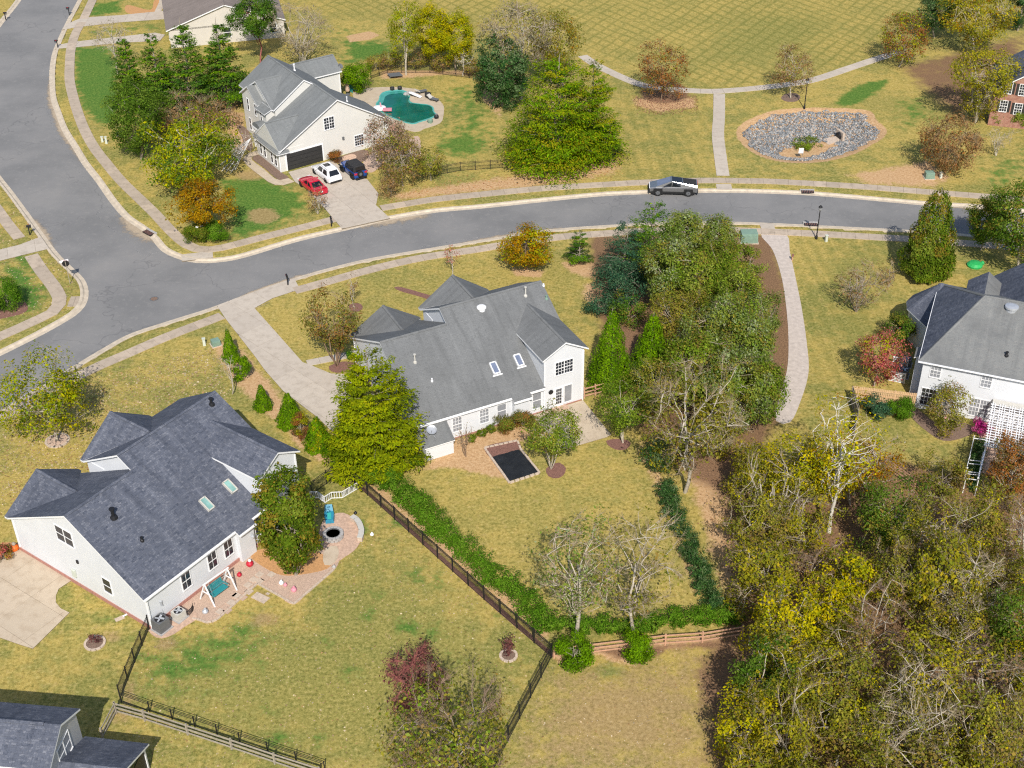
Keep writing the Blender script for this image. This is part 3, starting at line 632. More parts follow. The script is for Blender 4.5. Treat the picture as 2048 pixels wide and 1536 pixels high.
# ================================================================== HOUSES
class House:
    """local frame: u along the ridge, v towards the camera side, z up (object axes: x=u, y=-v)"""
    def __init__(s, name, label, px, py, az, zoff=0.0, shift=(0,0), cat='house'):
        a = math.radians(az); s.A = Vector((math.cos(a), math.sin(a), 0)); s.B = Vector((math.sin(a), -math.cos(a), 0))
        s.o = G(px, py) + s.A*shift[0] + s.B*shift[1]; s.z0 = zoff
        s.root = empty(name, s.o + Vector((0,0,zoff)), a, label, cat)
        s.roof_root = None; s.n = 0
    def L(s, u, v, z): return Vector((u, -v, z))
    def hit(s, px, py, p0, n):      # local point where the sight line meets the plane p0,n (local u,v,z)
        d = ray(px, py); D = Vector((d.dot(s.A), d.dot(s.B), d.z)); o = Vector((0,0,CAM_H)) - s.o; O = Vector((o.dot(s.A), o.dot(s.B), CAM_H - s.z0))
        p0, n = Vector(p0), Vector(n); t = (p0-O).dot(n)/D.dot(n); return O + D*t
    def hit_v(s, px, py, v=0.0): return s.hit(px, py, (0,v,0), (0,1,0))
    def hit_u(s, px, py, u=0.0): return s.hit(px, py, (u,0,0), (1,0,0))
    def prism_u(s, name, sec, u0, u1, mat):   # section (v,z) swept along u
        a = [s.L(u0, v, z) for v, z in sec]; b = [s.L(u1, v, z) for v, z in sec]; return s._prism(name, a, b, mat)
    def prism_v(s, name, sec, v0, v1, mat):
        a = [s.L(u, v0, z) for u, z in sec]; b = [s.L(u, v1, z) for u, z in sec]; return s._prism(name, a, b, mat)
    def _prism(s, name, a, b, mat):
        mb = MB(); n = len(a)
        def uvq(q):
            e = (q[1]-q[0]); e.z = 0; e = e.normalized() if e.length > 1e-4 else Vector((1,0,0))
            return [(p.dot(e), p.z) for p in q]
        for q in [a[::-1], b] + [[a[i], a[(i+1)%n], b[(i+1)%n], b[i]] for i in range(n)]: mb.poly(q, 0, uvq(q))
        o = mb.build(name, mat, s.root); bm = bmesh.new(); bm.from_mesh(o.data); bmesh.ops.remove_doubles(bm, verts=bm.verts, dist=1e-4); bmesh.ops.recalc_face_normals(bm, faces=bm.faces); bm.to_mesh(o.data); bm.free(); return o
    def box(s, name, u0, u1, v0, v1, z0, z1, mat, parent=None):
        mb = MB(); mb.box(u0, u1, -v1, -v0, z0, z1); return mb.build(name, mat, parent or s.root)
    def slope(s, pts, mat, trim=None, t=.16, name='roof_slope'):
        """one roof plane: shingled top, white edge boards"""
        P = [s.L(*p) for p in pts]; n = Vector((0,0,0))
        for i in range(len(P)): n += P[i].cross(P[(i+1)%len(P)])
        if n.z < 0: P = P[::-1]; n = -n
        n.normalize(); e = Vector((-n.y, n.x, 0)); e = e.normalized() if e.length > 1e-4 else Vector((1,0,0)); w = n.cross(e)
        tris = tessellate_polygon([P]); mb = MB(); dn = Vector((0,0,-t))
        for tr in tris:
            q = [P[i] for i in tr]
            if (q[1]-q[0]).cross(q[2]-q[0]).dot(n) < 0: q = q[::-1]
            mb.poly(q, 0, [(p.dot(e), p.dot(w)) for p in q]); mb.poly([p+dn for p in q[::-1]], 1)
        for i in range(len(P)):
            j = (i+1) % len(P); mb.poly([P[i]+dn, P[j]+dn, P[j], P[i]], 1)
        if s.roof_root is None:
            s.roof_root = mb.build('roof', [mat, trim or MAT['white_trim']], s.root); return s.roof_root
        return mb.build(name, [mat, trim or MAT['white_trim']], s.roof_root)
    def ridge(s, p, q, mat, w=.16, h=.05):
        a, b = s.L(*p), s.L(*q); mb = MB(); d = (b-a).normalized(); c = Vector((-d.y, d.x, 0)).normalized()
        for i in range(2):
            sg = 1 if i else -1
        A_ = [a-c*w+Vector((0,0,-w*.45+h)), a+Vector((0,0,h+.02)), a+c*w+Vector((0,0,-w*.45+h))]; B_ = [x+(b-a) for x in A_]
        dz = Vector((0,0,-.07))
        def q4(q): mb.poly(q, 0, [(x.dot(d), x.z*2+x.dot(c)) for x in q])
        q4([A_[0], B_[0], B_[1], A_[1]]); q4([A_[1], B_[1], B_[2], A_[2]]); q4([A_[0]+dz, B_[0]+dz, B_[0], A_[0]]); q4([A_[2], B_[2], B_[2]+dz, A_[2]+dz]); q4([A_[0]+dz, A_[0], A_[1], A_[2], A_[2]+dz]); q4([B_[2]+dz, B_[2], B_[1], B_[0], B_[0]+dz])
        return mb.build('ridge_cap', mat, s.roof_root)
    def window(s, c, right, w, h, glass='glass', cols=1, rows=2, grid=(0,0), frame='white_trim', name='window', shutters=None):
        """c: centre on the wall (u,v,z); right: unit direction (u,v) along the wall seen from outside"""
        R = s.L(right[0], right[1], 0); N = R.cross(Vector((0,0,1))); N = -N if False else N; U = Vector((0,0,1)); c = s.L(*c)
        f = MB(); t = .07; d = .05
        def bar(x0, x1, y0, y1, dd=d): f.obox(c + R*(x0+x1)/2 + U*(y0+y1)/2 + N*dd/2, R*(x1-x0)/2, -N*dd/2, U*(y1-y0)/2) if True else None
        bar(-w/2-t, -w/2, -h/2-t, h/2+t); bar(w/2, w/2+t, -h/2-t, h/2+t); bar(-w/2, w/2, h/2, h/2+t); bar(-w/2-.05, w/2+.05, -h/2-t-.02, -h/2, .09)
        for k in range(1, cols): x = -w/2 + w*k/cols; bar(x-.045, x+.045, -h/2, h/2)
        for k in range(1, rows): y = -h/2 + h*k/rows; bar(-w/2, w/2, y-.035, y+.035, .045)
        gx, gy = grid
        for ci in range(cols):
            x0 = -w/2 + w*ci/cols; cw = w/cols
            for k in range(1, gx): x = x0 + cw*k/gx; bar(x-.018, x+.018, -h/2, h/2, .036)
        for k in range(1, gy): y = -h/2 + h*k/gy; bar(-w/2, w/2, y-.018, y+.018, .036)
        o = f.build(name, MAT[frame], s.root)
        for ci in range(cols):
            for ri in range(rows):
                x0, x1 = -w/2+w*ci/cols+.01, -w/2+w*(ci+1)/cols-.01; y0, y1 = -h/2+h*ri/rows+.01, -h/2+h*(ri+1)/rows-.01
                g = MB(); g.obox(c+R*(x0+x1)/2+U*(y0+y1)/2+N*.012, R*(x1-x0)/2, -N*.012, U*(y1-y0)/2); g.build('pane', MAT[glass], o)
        if shutters:
            for sg in (-1, 1):
                x = sg*(w/2+t+.17); q = MB(); q.obox(c+R*x+N*.02, R*.16, -N*.02, U*(h/2+.05)); q.build('shutter', MAT[shutters], s.root)
        return o
    def vent(s, u, v, z, mat, r=.07, h=.45, name='vent_pipe'):
        mb = MB(); p = s.L(u, v, z); mb.lathe(p, [(r*2.6,-.12),(r*2.2,.06),(r,.14),(r,h),(r*1.7,h+.01),(r*1.7,h+.1)], 10); return mb.build(name, mat, s.root)
    def cornerboards(s, corners, z0, z1):
        for u, v, zt in corners:
            s.box('corner_board', u-.07, u+.07, v-.07, v+.07, z0, zt, MAT['white_trim'])

def plan_house(h, roofm, full, siding):
    """story-and-a-half house with a two-storey rear gable; two alike stand side by side"""
    R = MAT[roofm]; W = MAT[siding]; T = MAT['white_trim']
    zf = lambda v: 2.8 + .5825*(.25-v)
    # walls
    h.prism_u('wall', [(0,-.6),(0,2.72),(-8.9,7.98),(-13.4,5.36),(-13.4,-.6)], -9.95, 0, W)
    h.prism_u('wall', [(.02,-.6),(.02,2.72),(-7.4,7.1),(-15.3,3.02),(-15.3,-.6)], -16.6, -9.9, W)
    h.prism_v('wall', [(-4.05,-.6),(-4.05,5.72),(-2,6.98),(.03,5.72),(.03,-.6)], .05, -7.0, W)
    h.prism_v('wall', [(-10,3),(-10,5.3),(-6.6,7.8),(-3.2,5.3),(-3.2,3)], -13.6, -11.5, W)
    h.prism_v('wall', [(-16.55,-.6),(-16.55,2.95),(-13.2,5.2),(-9.8,2.95),(-9.8,-.6)], -15.55, -13, W)
    h.box('bay_wall', -7.3, -5.72, -.5, .42, -.6, 2.5, W)
    fz = .14 if h.z0 == 0 else -.2
    h.box('foundation', -16.66, -9.9, -15.6, .06, -.62, fz, MAT['foundation']); h.box('foundation', -9.9, .07, -13.46, .09, -.62, fz-.02, MAT['foundation'])
    # roof planes
    h.slope([(-10.3,.25,zf(.25)),(-7.45,.25,zf(.25)),(-7.45,.68,zf(.68)),(-5.6,.68,zf(.68)),(-5.6,.25,zf(.25)),(-4.0,.25,zf(.25)),(-4.0,-.3,zf(-.3)),(-.05,-.3,zf(-.3)),(-.05,-5,zf(-5)),(.35,-5,zf(-5)),(.35,-8.9,8.13),(-10.3,-8.9,8.13)], R)
    h.slope([(-16.9,.25,zf(.25)),(-10.3,.25,zf(.25)),(-10.3,-7.4,zf(-7.4)),(-16.9,-7.4,zf(-7.4))], R)
    h.slope([(-16.9,-7.4,zf(-7.4)),(-9.98,-7.4,zf(-7.4)),(-9.98,-15.7,3.0),(-16.9,-15.7,3.0)], R)
    h.slope([(-10.3,-8.9,8.13),(.35,-8.9,8.13),(.35,-13.75,5.35),(-10.3,-13.75,5.35)], R)
    h.slope([(-6.6,-14.05,8.03),(-6.6,-9.05,8.03),(-10.3,-13.7,5.4),(-10.3,-14.05,5.4)], R); h.slope([(-6.6,-14.05,8.03),(-6.6,-9.05,8.03),(-2.9,-13.7,5.4),(-2.9,-14.05,5.4)], R)
    h.slope([(-13.2,-15.95,5.45),(-13.2,-10.9,5.45),(-16.9,-15.6,3.05),(-16.9,-15.95,3.05)], R); h.slope([(-13.2,-15.95,5.45),(-13.2,-10.9,5.45),(-9.5,-15.6,3.05),(-9.5,-15.95,3.05)], R)
    h.slope([(-2,.36,7.2),(-2,-7.3,7.2),(-4.35,-4.95,5.87),(-4.35,.36,5.87)], R); h.slope([(-2,.36,7.2),(-2,-7.3,7.2),(.38,-4.95,5.87),(.38,.36,5.87)], R)
    for p, q in (((-10.25,-8.9,8.13),(.3,-8.9,8.13)), ((-16.85,-7.4,zf(-7.4)),(-10.3,-7.4,zf(-7.4))), ((-2,.3,7.2),(-2,-7.1,7.2)), ((-6.6,-14,8.03),(-6.6,-9.2,8.03)), ((-13.2,-15.9,5.45),(-13.2,-11,5.45))): h.ridge(p, q, R)
    # gutters and corner boards
    for u0, u1, v, z in ((-16.9,-7.5,.32,2.74), (-5.55,-4.1,.32,2.74), (-7.45,-5.6,.75,2.5)): h.box('gutter', u0, u1, v-.06, v+.06, z-.1, z, T)
    for u, v, z in ((-16.58,.04,2.6), (0.0,.06,5.6), (-4.03,.06,5.6), (-16.58,-15.5,2.8)): h.box('corner_board', u-.06, u+.06, v-.06, v+.06, -.45, z, T)
    # rear gable windows, doors
    rv = (1, 0)
    h.window((-2.0,.05,4.35), rv, 1.75, 1.35, 'glass', 2, 2, (3,4))
    return zf
# ---- centre house
c = House('white_house', 'white house in the middle with grey shingle roof and two white-framed skylights', 1164, 799, A0)
zf = plan_house(c, 'roof_grey', True, 'siding_white')
for px, py, g in ((914.3,848,'blind'),(968.3,831,'blind'),(1003,822,'blind')):
    p = c.hit_v(px, py, .02); c.window((p.x, .02, 1.55), (1,0), .85, 1.45, g, 1, 2, (3,4) if px < 970 else (0,0))
p = c.hit_v(1075, 803, .05); c.window((p.x-.05, .0, 1.5), (1,0), .82, 1.75, 'blind', 1, 2)
def door(h, c0, right, w, hh, mat='white_trim', glass='glass', grid=(3,5), name='door'):
    R = h.L(right[0], right[1], 0); N = R.cross(Vector((0,0,1))); U = Vector((0,0,1)); cc = h.L(*c0); f = MB()
    f.obox(cc+N*.03, R*w/2, -N*.03, U*hh/2); o = f.build(name, MAT[mat], h.root)
    if glass:
        gx, gy = grid; cw, ch = w*.62/gx, hh*.82/gy
        for i in range(gx):
            for j in range(gy):
                q = MB(); q.obox(cc+N*.066+R*(-w*.31+cw*(i+.5))+U*(-hh*.37+ch*(j+.5)), R*cw*.42, -N*.006, U*ch*.42); q.build('pane', MAT[glass], o)
    q = MB(); q.obox(cc+N*.09+R*w*.4, R*.03, -N*.03, U*.05); q.build('handle', MAT['silver'], o); return o
p = c.hit_v(1117, 788.5, .05); door(c, (p.x, .05, 1.2), (1,0), .95, 2.1); p = c.hit_v(1135.7, 783, .05); c.window((p.x, .05, 1.3), (1,0), .75, 1.8, 'blind', 1, 1)
p = c.hit_v(1101.5, 784, .05); mb = MB(); mb.lathe((0,0,0), [(.24,0),(.24,.05),(.12,.07)], 14); o = mb.build('wall_clock', MAT['black_metal'], c.root, loc=c.L(p.x, .06, p.z)); o.rotation_euler = (math.pi/2, 0, 0)
c.box('door_step', c.hit_v(1117,788.5,.05).x-.75, c.hit_v(1117,788.5,.05).x+.75, .1, .75, 0, .16, MAT['paver'])
c.box('downspout', -5.75, -5.65, .30, .38, 0, 2.5, MAT['white_trim'])
# skylights on the rear slope
nrm = Vector((0, .5825, 1)).normalized(); pl = ((0, .25, 2.8), tuple(nrm))
def skylight(h, px, py, glass, fm):
    p = h.hit(px, py, *pl); n = Vector((0, -.5825, 1)).normalized(); n = h.L(0, .5825, 1).normalized(); e = Vector((1,0,0)); w = n.cross(e).normalized(); cc = h.L(*p)
    f = MB()
    for sx, sy, a, b in ((0,1,.32,.05),(0,-1,.32,.05),(1,0,.05,.6),(-1,0,.05,.6)): f.obox(cc+e*sx*.29+w*sy*.57+n*.09, e*a, w*b, n*.12)
    if fm == 'white_trim': f.obox(cc-w*.72*(1 if (n.cross(e)).z > 0 else -1)+n*.03, e*.48, w*.06, n*.03)
    o = f.build('skylight', MAT[fm], h.root); g = MB(); g.obox(cc+n*.12, e*.25, w*.53, n*.015); g.build('pane', MAT[glass], o)
skylight(c, 989, 737, 'skylight_glass', 'white_trim'); skylight(c, 1037, 721.5, 'skylight_glass', 'white_trim')
def roof_point(h, px, py): return h.hit(px, py, *pl)
p = roof_point(c, 963, 617); mb = MB(); mb.lathe((0,0,0), [(.36,-.3),(.36,.06),(.46,.08),(.45,.2),(.32,.28),(.08,.31)], 18); mb.build('attic_fan', MAT['white_trim'], c.root, True, c.L(*p))
p = roof_point(c, 1051, 591); c.vent(p.x, p.y, p.z, MAT['ac_beige'], .075, .85, 'flue'); p = roof_point(c, 830, 724); c.vent(p.x, p.y, p.z, MAT['ac_beige'], .075, .75, 'flue')
p = roof_point(c, 1093, 597); c.vent(p.x, p.y, p.z, MAT['util_green'], .07, .25); p = roof_point(c, 864, 762); c.vent(p.x, p.y, p.z, MAT['white_trim'], .05, .18)
p = roof_point(c, 1087, 571); c.vent(p.x, p.y, p.z, MAT['white_trim'], .05, .1)
# lean-to storage room
c.prism_u('storage_wall', [(0,-.1),(0,2.55),(1.85,1.48),(1.85,-.1)], -16.68, -14.05, MAT['siding_white'])
c.slope([(-16.85,.0,2.66),(-13.95,.0,2.66),(-13.95,2.0,1.5),(-16.85,2.0,1.5)], MAT['roof_grey'], t=.1)
# ---- left house (same plan, on a brick footing)
l = House('white_house', 'large white house at left with dark slate-blue roof and pale green skylights', 303, 1258, A1, .55, (16.6, 0))
plan_house(l, 'roof_slate', True, 'siding_white')
for px, py in ((372,1160),(424,1118),(457,1099)):
    p = l.hit_v(px, py, .02); l.window((p.x, .02, 1.45), (1,0), .85, 1.5, 'glass', 1, 2, (2,0))
p = l.hit_v(526, 1052, .05); l.window((min(p.x,-4.75), .0, 1.4), (1,0), .9, 1.8, 'glass', 1, 2)
p = l.hit_u(129, 1072, -16.6); l.window((-16.6, p.y, p.z), (0,1), 1.9, 1.45, 'glass', 2, 2); p = l.hit_u(215, 1172, -16.6); l.window((-16.6, p.y, p.z), (0,1), .9, 1.4, 'glass', 1, 2)
skylight(l, 413, 1009, 'skylight_teal', 'ac_beige'); skylight(l, 459.5, 974, 'skylight_teal', 'ac_beige')
p = roof_point(l, 227, 1034); l.vent(p.x, p.y, p.z, MAT['black_metal'], .13, .75, 'flue'); p = roof_point(l, 423, 808); l.vent(p.x, p.y, p.z, MAT['black_metal'], .11, .5, 'flue'); p = roof_point(l, 284, 1081); l.vent(p.x, p.y, p.z, MAT['black_metal'], .07, .25)
l.box('meter_box', -16.78, -16.62, -8.6, -8.25, .4, 1.1, MAT['util_pale']); l.box('wall_lamp', -16.72, -16.62, -7.7, -7.5, 2.2, 2.5, MAT['black_metal'])
p = l.hit_v(506.5, 1089, .45); mb = MB(); mb.lathe((0,0,0), [(.03,0),(.16,.05),(.16,.2),(.02,.38)], 8); mb.build('wall_lamp', MAT['silver'], l.root, loc=l.L(p.x, .55, max(1.2,p.z)))
l.box('downspout', -16.62, -16.5, .05, .14, -.3, 2.6, MAT['white_trim'])

# ---- pool house
w = House('white_house', 'white house beside the swimming pool with grey roof and charcoal garage door', 562, 345, A2)
R = MAT['roof_silver']; W = MAT['siding_cream']; T = MAT['white_trim']
w.prism_v('wall', [(0,-.2),(0,2.75),(8.4,7.45),(15.5,3.15),(15.5,-.2)], 0, -6.6, W)
w.prism_v('wall', [(2.85,-.2),(2.85,5.45),(7.1,8.2),(11.35,5.45),(11.35,-.2)], -6.2, -16.0, W)
w.prism_u('wall', [(-13.95,-.2),(-13.95,5.0),(-15.85,6.4),(-17.75,5.0),(-17.75,-.2)], 11.0, 16.0, W)
w.prism_u('gable_wall', [(-14.2,-.2),(-14.2,5.3),(-11.7,6.75),(-9.2,5.3),(-9.2,-.2)], 2.0, 3.6, W)
w.prism_u('gable_wall', [(-14.4,4),(-14.4,5.5),(-10.5,7.7),(-6.6,5.5),(-6.6,4)], 2.75, 4.5, W)
w.prism_u('gable_wall', [(-6.2,2.2),(-6.2,2.9),(-3.05,5.35),(.02,2.9),(.02,2.2)], -.04, 3.5, W)
w.box('bay_wall', 1.75, 3, -9.1, -6.7, -.1, 5.1, W)
w.slope([(-.3,.3,2.68),(8.4,.3,7.62),(8.4,-6.3,7.62),(-.3,-6.9,2.68)], R); w.slope([(8.4,.3,7.62),(15.9,.3,3.0),(15.9,-6.9,3.0),(8.4,-6.9,7.62)], R)
w.slope([(2.55,-6.0,5.42),(7.1,-6.0,8.4),(7.1,-16.3,8.4),(2.55,-16.3,5.42)], R); w.slope([(7.1,-6.0,8.4),(11.65,-6.0,5.42),(11.65,-16.3,5.42),(7.1,-16.3,8.4)], R)
w.slope([(11.0,-13.65,4.95),(16.3,-13.65,4.95),(16.3,-15.85,6.6),(8.8,-15.85,6.6)], R); w.slope([(8.8,-15.85,6.6),(16.3,-15.85,6.6),(16.3,-18.05,4.95),(11.0,-18.05,4.95)], R)
w.slope([(1.7,-11.7,6.95),(5.0,-11.7,6.95),(3.0,-9.0,5.2),(1.7,-9.0,5.2)], R); w.slope([(1.7,-11.7,6.95),(5.0,-11.7,6.95),(3.0,-14.4,5.2),(1.7,-14.4,5.2)], R)
w.slope([(2.45,-10.5,7.85),(6.3,-10.5,7.85),(2.6,-6.35,5.4),(2.45,-6.35,5.4)], R); w.slope([(2.45,-10.5,7.85),(6.3,-10.5,7.85),(2.6,-14.65,5.4),(2.45,-14.65,5.4)], R)
w.slope([(-.1,-3.05,5.5),(4.9,-3.05,5.5),(.1,.25,2.95),(-.1,.25,2.95)], R); w.slope([(-.1,-3.05,5.5),(4.9,-3.05,5.5),(.1,-6.4,2.95),(-.1,-6.4,2.95)], R)
w.slope([(-.45,.3,2.55),(.1,.3,2.95),(.1,-6.5,2.95),(-.45,-6.5,2.55)], R, t=.1); w.slope([(-.4,.42,2.55),(1.3,.42,2.55),(1.3,.0,2.85),(-.4,.0,2.85)], R, t=.08)
w.slope([(1.4,-9.3,5.0),(3.0,-9.0,5.5),(3.0,-6.6,5.5),(1.4,-6.4,5.0)], R, t=.1)
for a_, b_ in (((8.4,.2,7.62),(8.4,-6,7.62)), ((7.1,-6.1,8.4),(7.1,-16.2,8.4)), ((9.2,-15.85,6.6),(16.2,-15.85,6.6)), ((0,-3.05,5.5),(4.5,-3.05,5.5)), ((2.5,-10.5,7.85),(6.0,-10.5,7.85))): w.ridge(a_, b_, R)
# round-topped entry hood
mb = MB(); cpt = w.L(1.6, -7.6, 2.9); rr = 1.25
for i in range(8):
    t0, t1 = math.pi*i/8, math.pi*(i+1)/8; a_ = [Vector((x, rr*math.cos(t), .75*math.sin(t))) for x, t in ((-.95,t0),(-.95,t1),(1.0,t1),(1.0,t0))]
    mb.poly([cpt+p for p in a_], 0, [(p.x, p.y) for p in a_])
mb.poly([cpt+Vector((-.95, rr*math.cos(math.pi*i/8), .75*math.sin(math.pi*i/8))) for i in range(9)], 0)
mb.build('entry_hood', [R], w.root); w.box('entry_beam', .6, 2.6, -8.9, -6.3, 2.68, 2.92, T)
for v in (-8.75, -6.5): w.box('porch_post', .65, .85, v-.1, v+.1, 0, 2.7, T)
door(w, (1.72,-7.6,1.1), (0,1), 1.0, 2.1, 'dark_door', None)
# garage door with four sections
gd = MB(); gd.box(.92, 5.9, -.03, 0.0, 0, 2.2); 
g0 = w.box('garage_door', .95, 5.85, .0, .035, 0, 2.18, MAT['black_metal'])
for k in range(4): w.box('door_section', .98, 5.82, .035, .075, .03+k*.54, .53+k*.54, MAT['dark_door'], g0)
for u0, u1, z0, z1 in ((.78,.95,0,2.36),(5.85,6.02,0,2.36),(.95,5.85,2.18,2.36)): w.box('door_trim', u0, u1, 0, .06, z0, z1, T)
for a_, b_, cw, ch, cols in ((658,246,1.35,1.5,2),): p = w.hit_v(a_, b_, 0); w.window((p.x, 0, p.z), (1,0), cw, ch, 'glass', 2, 2, (2,4))
p = w.hit_v(718, 280, 0); w.window((p.x, 0, p.z), (1,0), 1.2, 1.35, 'glass', 1, 2, (4,4)); p = w.hit_v(686, 276, 0); w.box('wall_lamp', p.x-.12, p.x+.12, 0, .16, p.z-.18, p.z+.18, MAT['ac_grey'])
for v in (-5.3, -4.2, -2.2, -1.1): w.window((0,v,1.35), (0,1), .55, 1.7, 'glass', 1, 2)
for v in (-15.3, -14.7): w.window((2.85,v,4.2), (0,1), .45, 1.4, 'glass', 1, 2); w.window((2.85,v,1.4), (0,1), .45, 1.6, 'glass', 1, 2)
w.window((2.0,-12.6,4.1), (0,1), .5, 1.5, 'glass', 1, 2); w.window((2.0,-10.4,4.1), (0,1), .5, 1.5, 'glass', 1, 2); w.window((2.0,-12.6,1.4), (0,1), .5, 1.6, 'glass', 1, 2); w.window((1.75,-8.2,4.1), (0,1), .4, 1.3, 'glass', 1, 2)
for u, v, z in ((0,0,2.6),(2.85,-15.95,5.3),(16,-13.95,4.9)): w.box('corner_board', u-.06, u+.06, v-.06, v+.06, 0, z, T)
p = w.hit(694, 203, (8.4,0,7.62), (.616,0,1)); w.vent(p.x, p.y, p.z, T, .06, .55); p = w.hit(589, 141, (7.1,0,8.4), (.655,0,1)); w.vent(p.x, p.y, p.z, T, .08, .8, 'flue')
mb = MB(); mb.lathe((0,0,0), [(.03,0),(.25,.05),(.38,.14),(.36,.14),(.2,.07)], 16); o = mb.build('satellite_dish', MAT['ac_grey'], w.root, True, w.L(16.45,-14.4,5.3)); o.rotation_euler = (.9, 0, .4)

# ---- right house
r = House('white_house', 'white two-storey house at the right edge with hipped grey roof and lattice pergola', 1829, 815, A3)
R = MAT['roof_tan']; W = MAT['siding_white']
r.box('wall', 0, 14, -14, 0, -.2, 5.3, W)
r.slope([(-.42,.35,5.32),(14.4,.35,5.32),(10.2,-6.9,9.0),(3.95,-6.9,9.0)], R); r.slope([(-.42,.35,5.32),(3.95,-6.9,9.0),(-.42,-14.3,5.32)], MAT['roof_slate'])  # left hip in slate shingles: its shade is put into the colour
r.slope([(3.95,-6.9,9.0),(10.2,-6.9,9.0),(14.4,-14.3,5.32),(-.42,-14.3,5.32)], R); r.slope([(14.4,.35,5.32),(14.4,-14.3,5.32),(10.2,-6.9,9.0)], R)
for a_, b_ in (((3.95,-6.9,9.0),(10.2,-6.9,9.0)), ((-.38,.3,5.34),(3.95,-6.9,9.0)), ((-.38,-14.2,5.34),(3.95,-6.9,9.0))): r.ridge(a_, b_, R, .14, .04)
r.slope([(3.9,-13.6,7.9),(3.9,-8.9,7.9),(2.2,-11,6.6),(2.2,-13.6,6.6)], MAT['roof_slate']); r.slope([(3.9,-13.6,7.9),(3.9,-8.9,7.9),(5.6,-11,6.6),(5.6,-13.6,6.6)], R)  # left slope takes the darker shingles, shade painted in by material
r.slope([(7.4,-16,8.6),(7.4,-7.6,8.6),(4.4,-12,6.2),(4.4,-16,6.2)], MAT['roof_slate']); r.slope([(7.4,-16,8.6),(7.4,-7.6,8.6),(10.4,-12,6.2),(10.4,-16,6.2)], R)  # shade of the left slope again put into its shingle colour
r.prism_v('wall', [(4.8,-.2),(4.8,6.2),(7.4,8.3),(10,6.2),(10,-.2)], -15.7, -13.5, W)
# angled front wing
wing = [(0,-8.9),(-.5,-9.1),(-2.5,-11.7),(-2.7,-13.0),(-2.3,-14.2),(.4,-16.4),(3,-16.4),(3,-8.9)]
mb = MB(); mb.hexa([r.L(u,v,-.2) for u, v in wing], [r.L(u,v,3.4) for u, v in wing]); mb.build('wing_wall', W, r.root)
ev = [(-.55,-8.75),(-2.85,-11.6),(-3.1,-13.0),(-2.65,-14.5),(.4,-16.8),(3,-16.8)]; pk = [(-.2,-13.4,5.9),(3,-12.9,5.9)]
for i in range(len(ev)-1):
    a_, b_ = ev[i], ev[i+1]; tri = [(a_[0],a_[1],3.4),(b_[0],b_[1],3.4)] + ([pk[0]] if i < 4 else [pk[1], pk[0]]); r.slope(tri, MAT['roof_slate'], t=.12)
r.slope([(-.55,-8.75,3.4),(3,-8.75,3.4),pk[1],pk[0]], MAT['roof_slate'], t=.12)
for u in (1.18, 5.6): r.window((u,0,4.45), (1,0), .85, 1.45, 'blind', 1, 2, (3,4))
r.window((1.0,0,1.45), (1,0), 1.3, 1.8, 'glass', 1, 2, (4,4)); r.window((5.5,0,1.4), (1,0), 1.6, 1.8, 'blind', 2, 2, (3,4)); r.window((9.6,0,4.45), (1,0), .85, 1.45, 'blind', 1, 2, (3,4))
r.window((0,-12.2,4.2), (0,1), .9, 1.4, 'blind', 1, 2)
r.box('gutter', -.45, 14.4, .33, .46, 5.2, 5.32, MAT['white_trim']); r.box('gutter', -.48, -.42, -13.9, .3, 5.22, 5.30, MAT['white_trim'])
r.box('chimney_box', -.75, 0, -2.9, -1.5, -.2, 4.6, W); r.slope([(-.95,-3.1,4.55),(.1,-3.1,5.0),(.1,-1.3,5.0),(-.95,-1.3,4.55)], R, t=.1)
n3 = Vector((0, (9-5.32)/7.25, 1)); p = r.hit(2023, 617, (0,.35,5.32), tuple(n3)); mb = MB(); mb.lathe((0,0,0), [(.5,-.35),(.5,.1),(.62,.12),(.6,.28),(.3,.36)], 18); mb.build('attic_fan', MAT['silver'], r.root, True, r.L(*p))
p = r.hit(2013, 711, (0,.35,5.32), tuple(n3)); r.vent(p.x, p.y, p.z, MAT['black_metal'], .08, .3)

# ---- near house, bottom left (only its roof corner is in view)
Zb = 2.62
n4 = House('white_house', 'white house cut off at the bottom left corner, slate roof and gable window', 166.25, 1479.1, -6.9, 0, (1.42, 1.98))
n4.o = G(166.25, 1479.1, 2.62); n4.o.z = 0; n4.root.location = n4.o
R = MAT['roof_slate']; W = MAT['siding_grey']
n4.prism_u('wall', [(0,0),(0,5.35),(2.25,6.5),(4.5,5.35),(4.5,0)], -12, 0, W); n4.box('wall', -12, -.3, 4.5, 9, 0, 3.2, W)
n4.slope([(-12.3,-.3,5.35),(.22,-.3,5.35),(.22,2.25,6.72),(-12.3,2.25,6.72)], R); n4.slope([(-12.3,2.25,6.72),(.22,2.25,6.72),(.22,4.8,5.35),(-12.3,4.8,5.35)], R); n4.ridge((-12,2.25,6.72),(-.9,2.25,6.72), R)
n4.window((0,2.3,4.4), (0,-1), 1.7, 1.55, 'blind', 2, 2)
n4.slope([(.0,-.3,2.6),(4.5,-.15,2.6),(4.5,3.3,4.3),(.0,3.2,4.3)], R); n4.slope([(.0,3.2,4.3),(4.5,3.3,4.3),(4.5,6.6,2.6),(.0,6.6,2.6)], R)
n4.box('porch_beam', .1, 4.2, 0, .12, 2.25, 2.5, MAT['white_trim']); n4.box('porch_post', 4.05, 4.2, 0, .15, 0, 2.4, MAT['white_trim']); n4.box('porch_post', 4.05, 4.2, 3.1, 3.25, 0, 3.9, MAT['white_trim']); n4.box('screen', 4.08, 4.14, .15, 3.1, 0, 2.4, MAT['black_metal'])  # black sheet paints the dark inside of the open porch
n4.prism_u('wall', [(-.05,5),(1.2,5),(1.2,5.6),(-.05,5.5)], -12, -5.2, W)

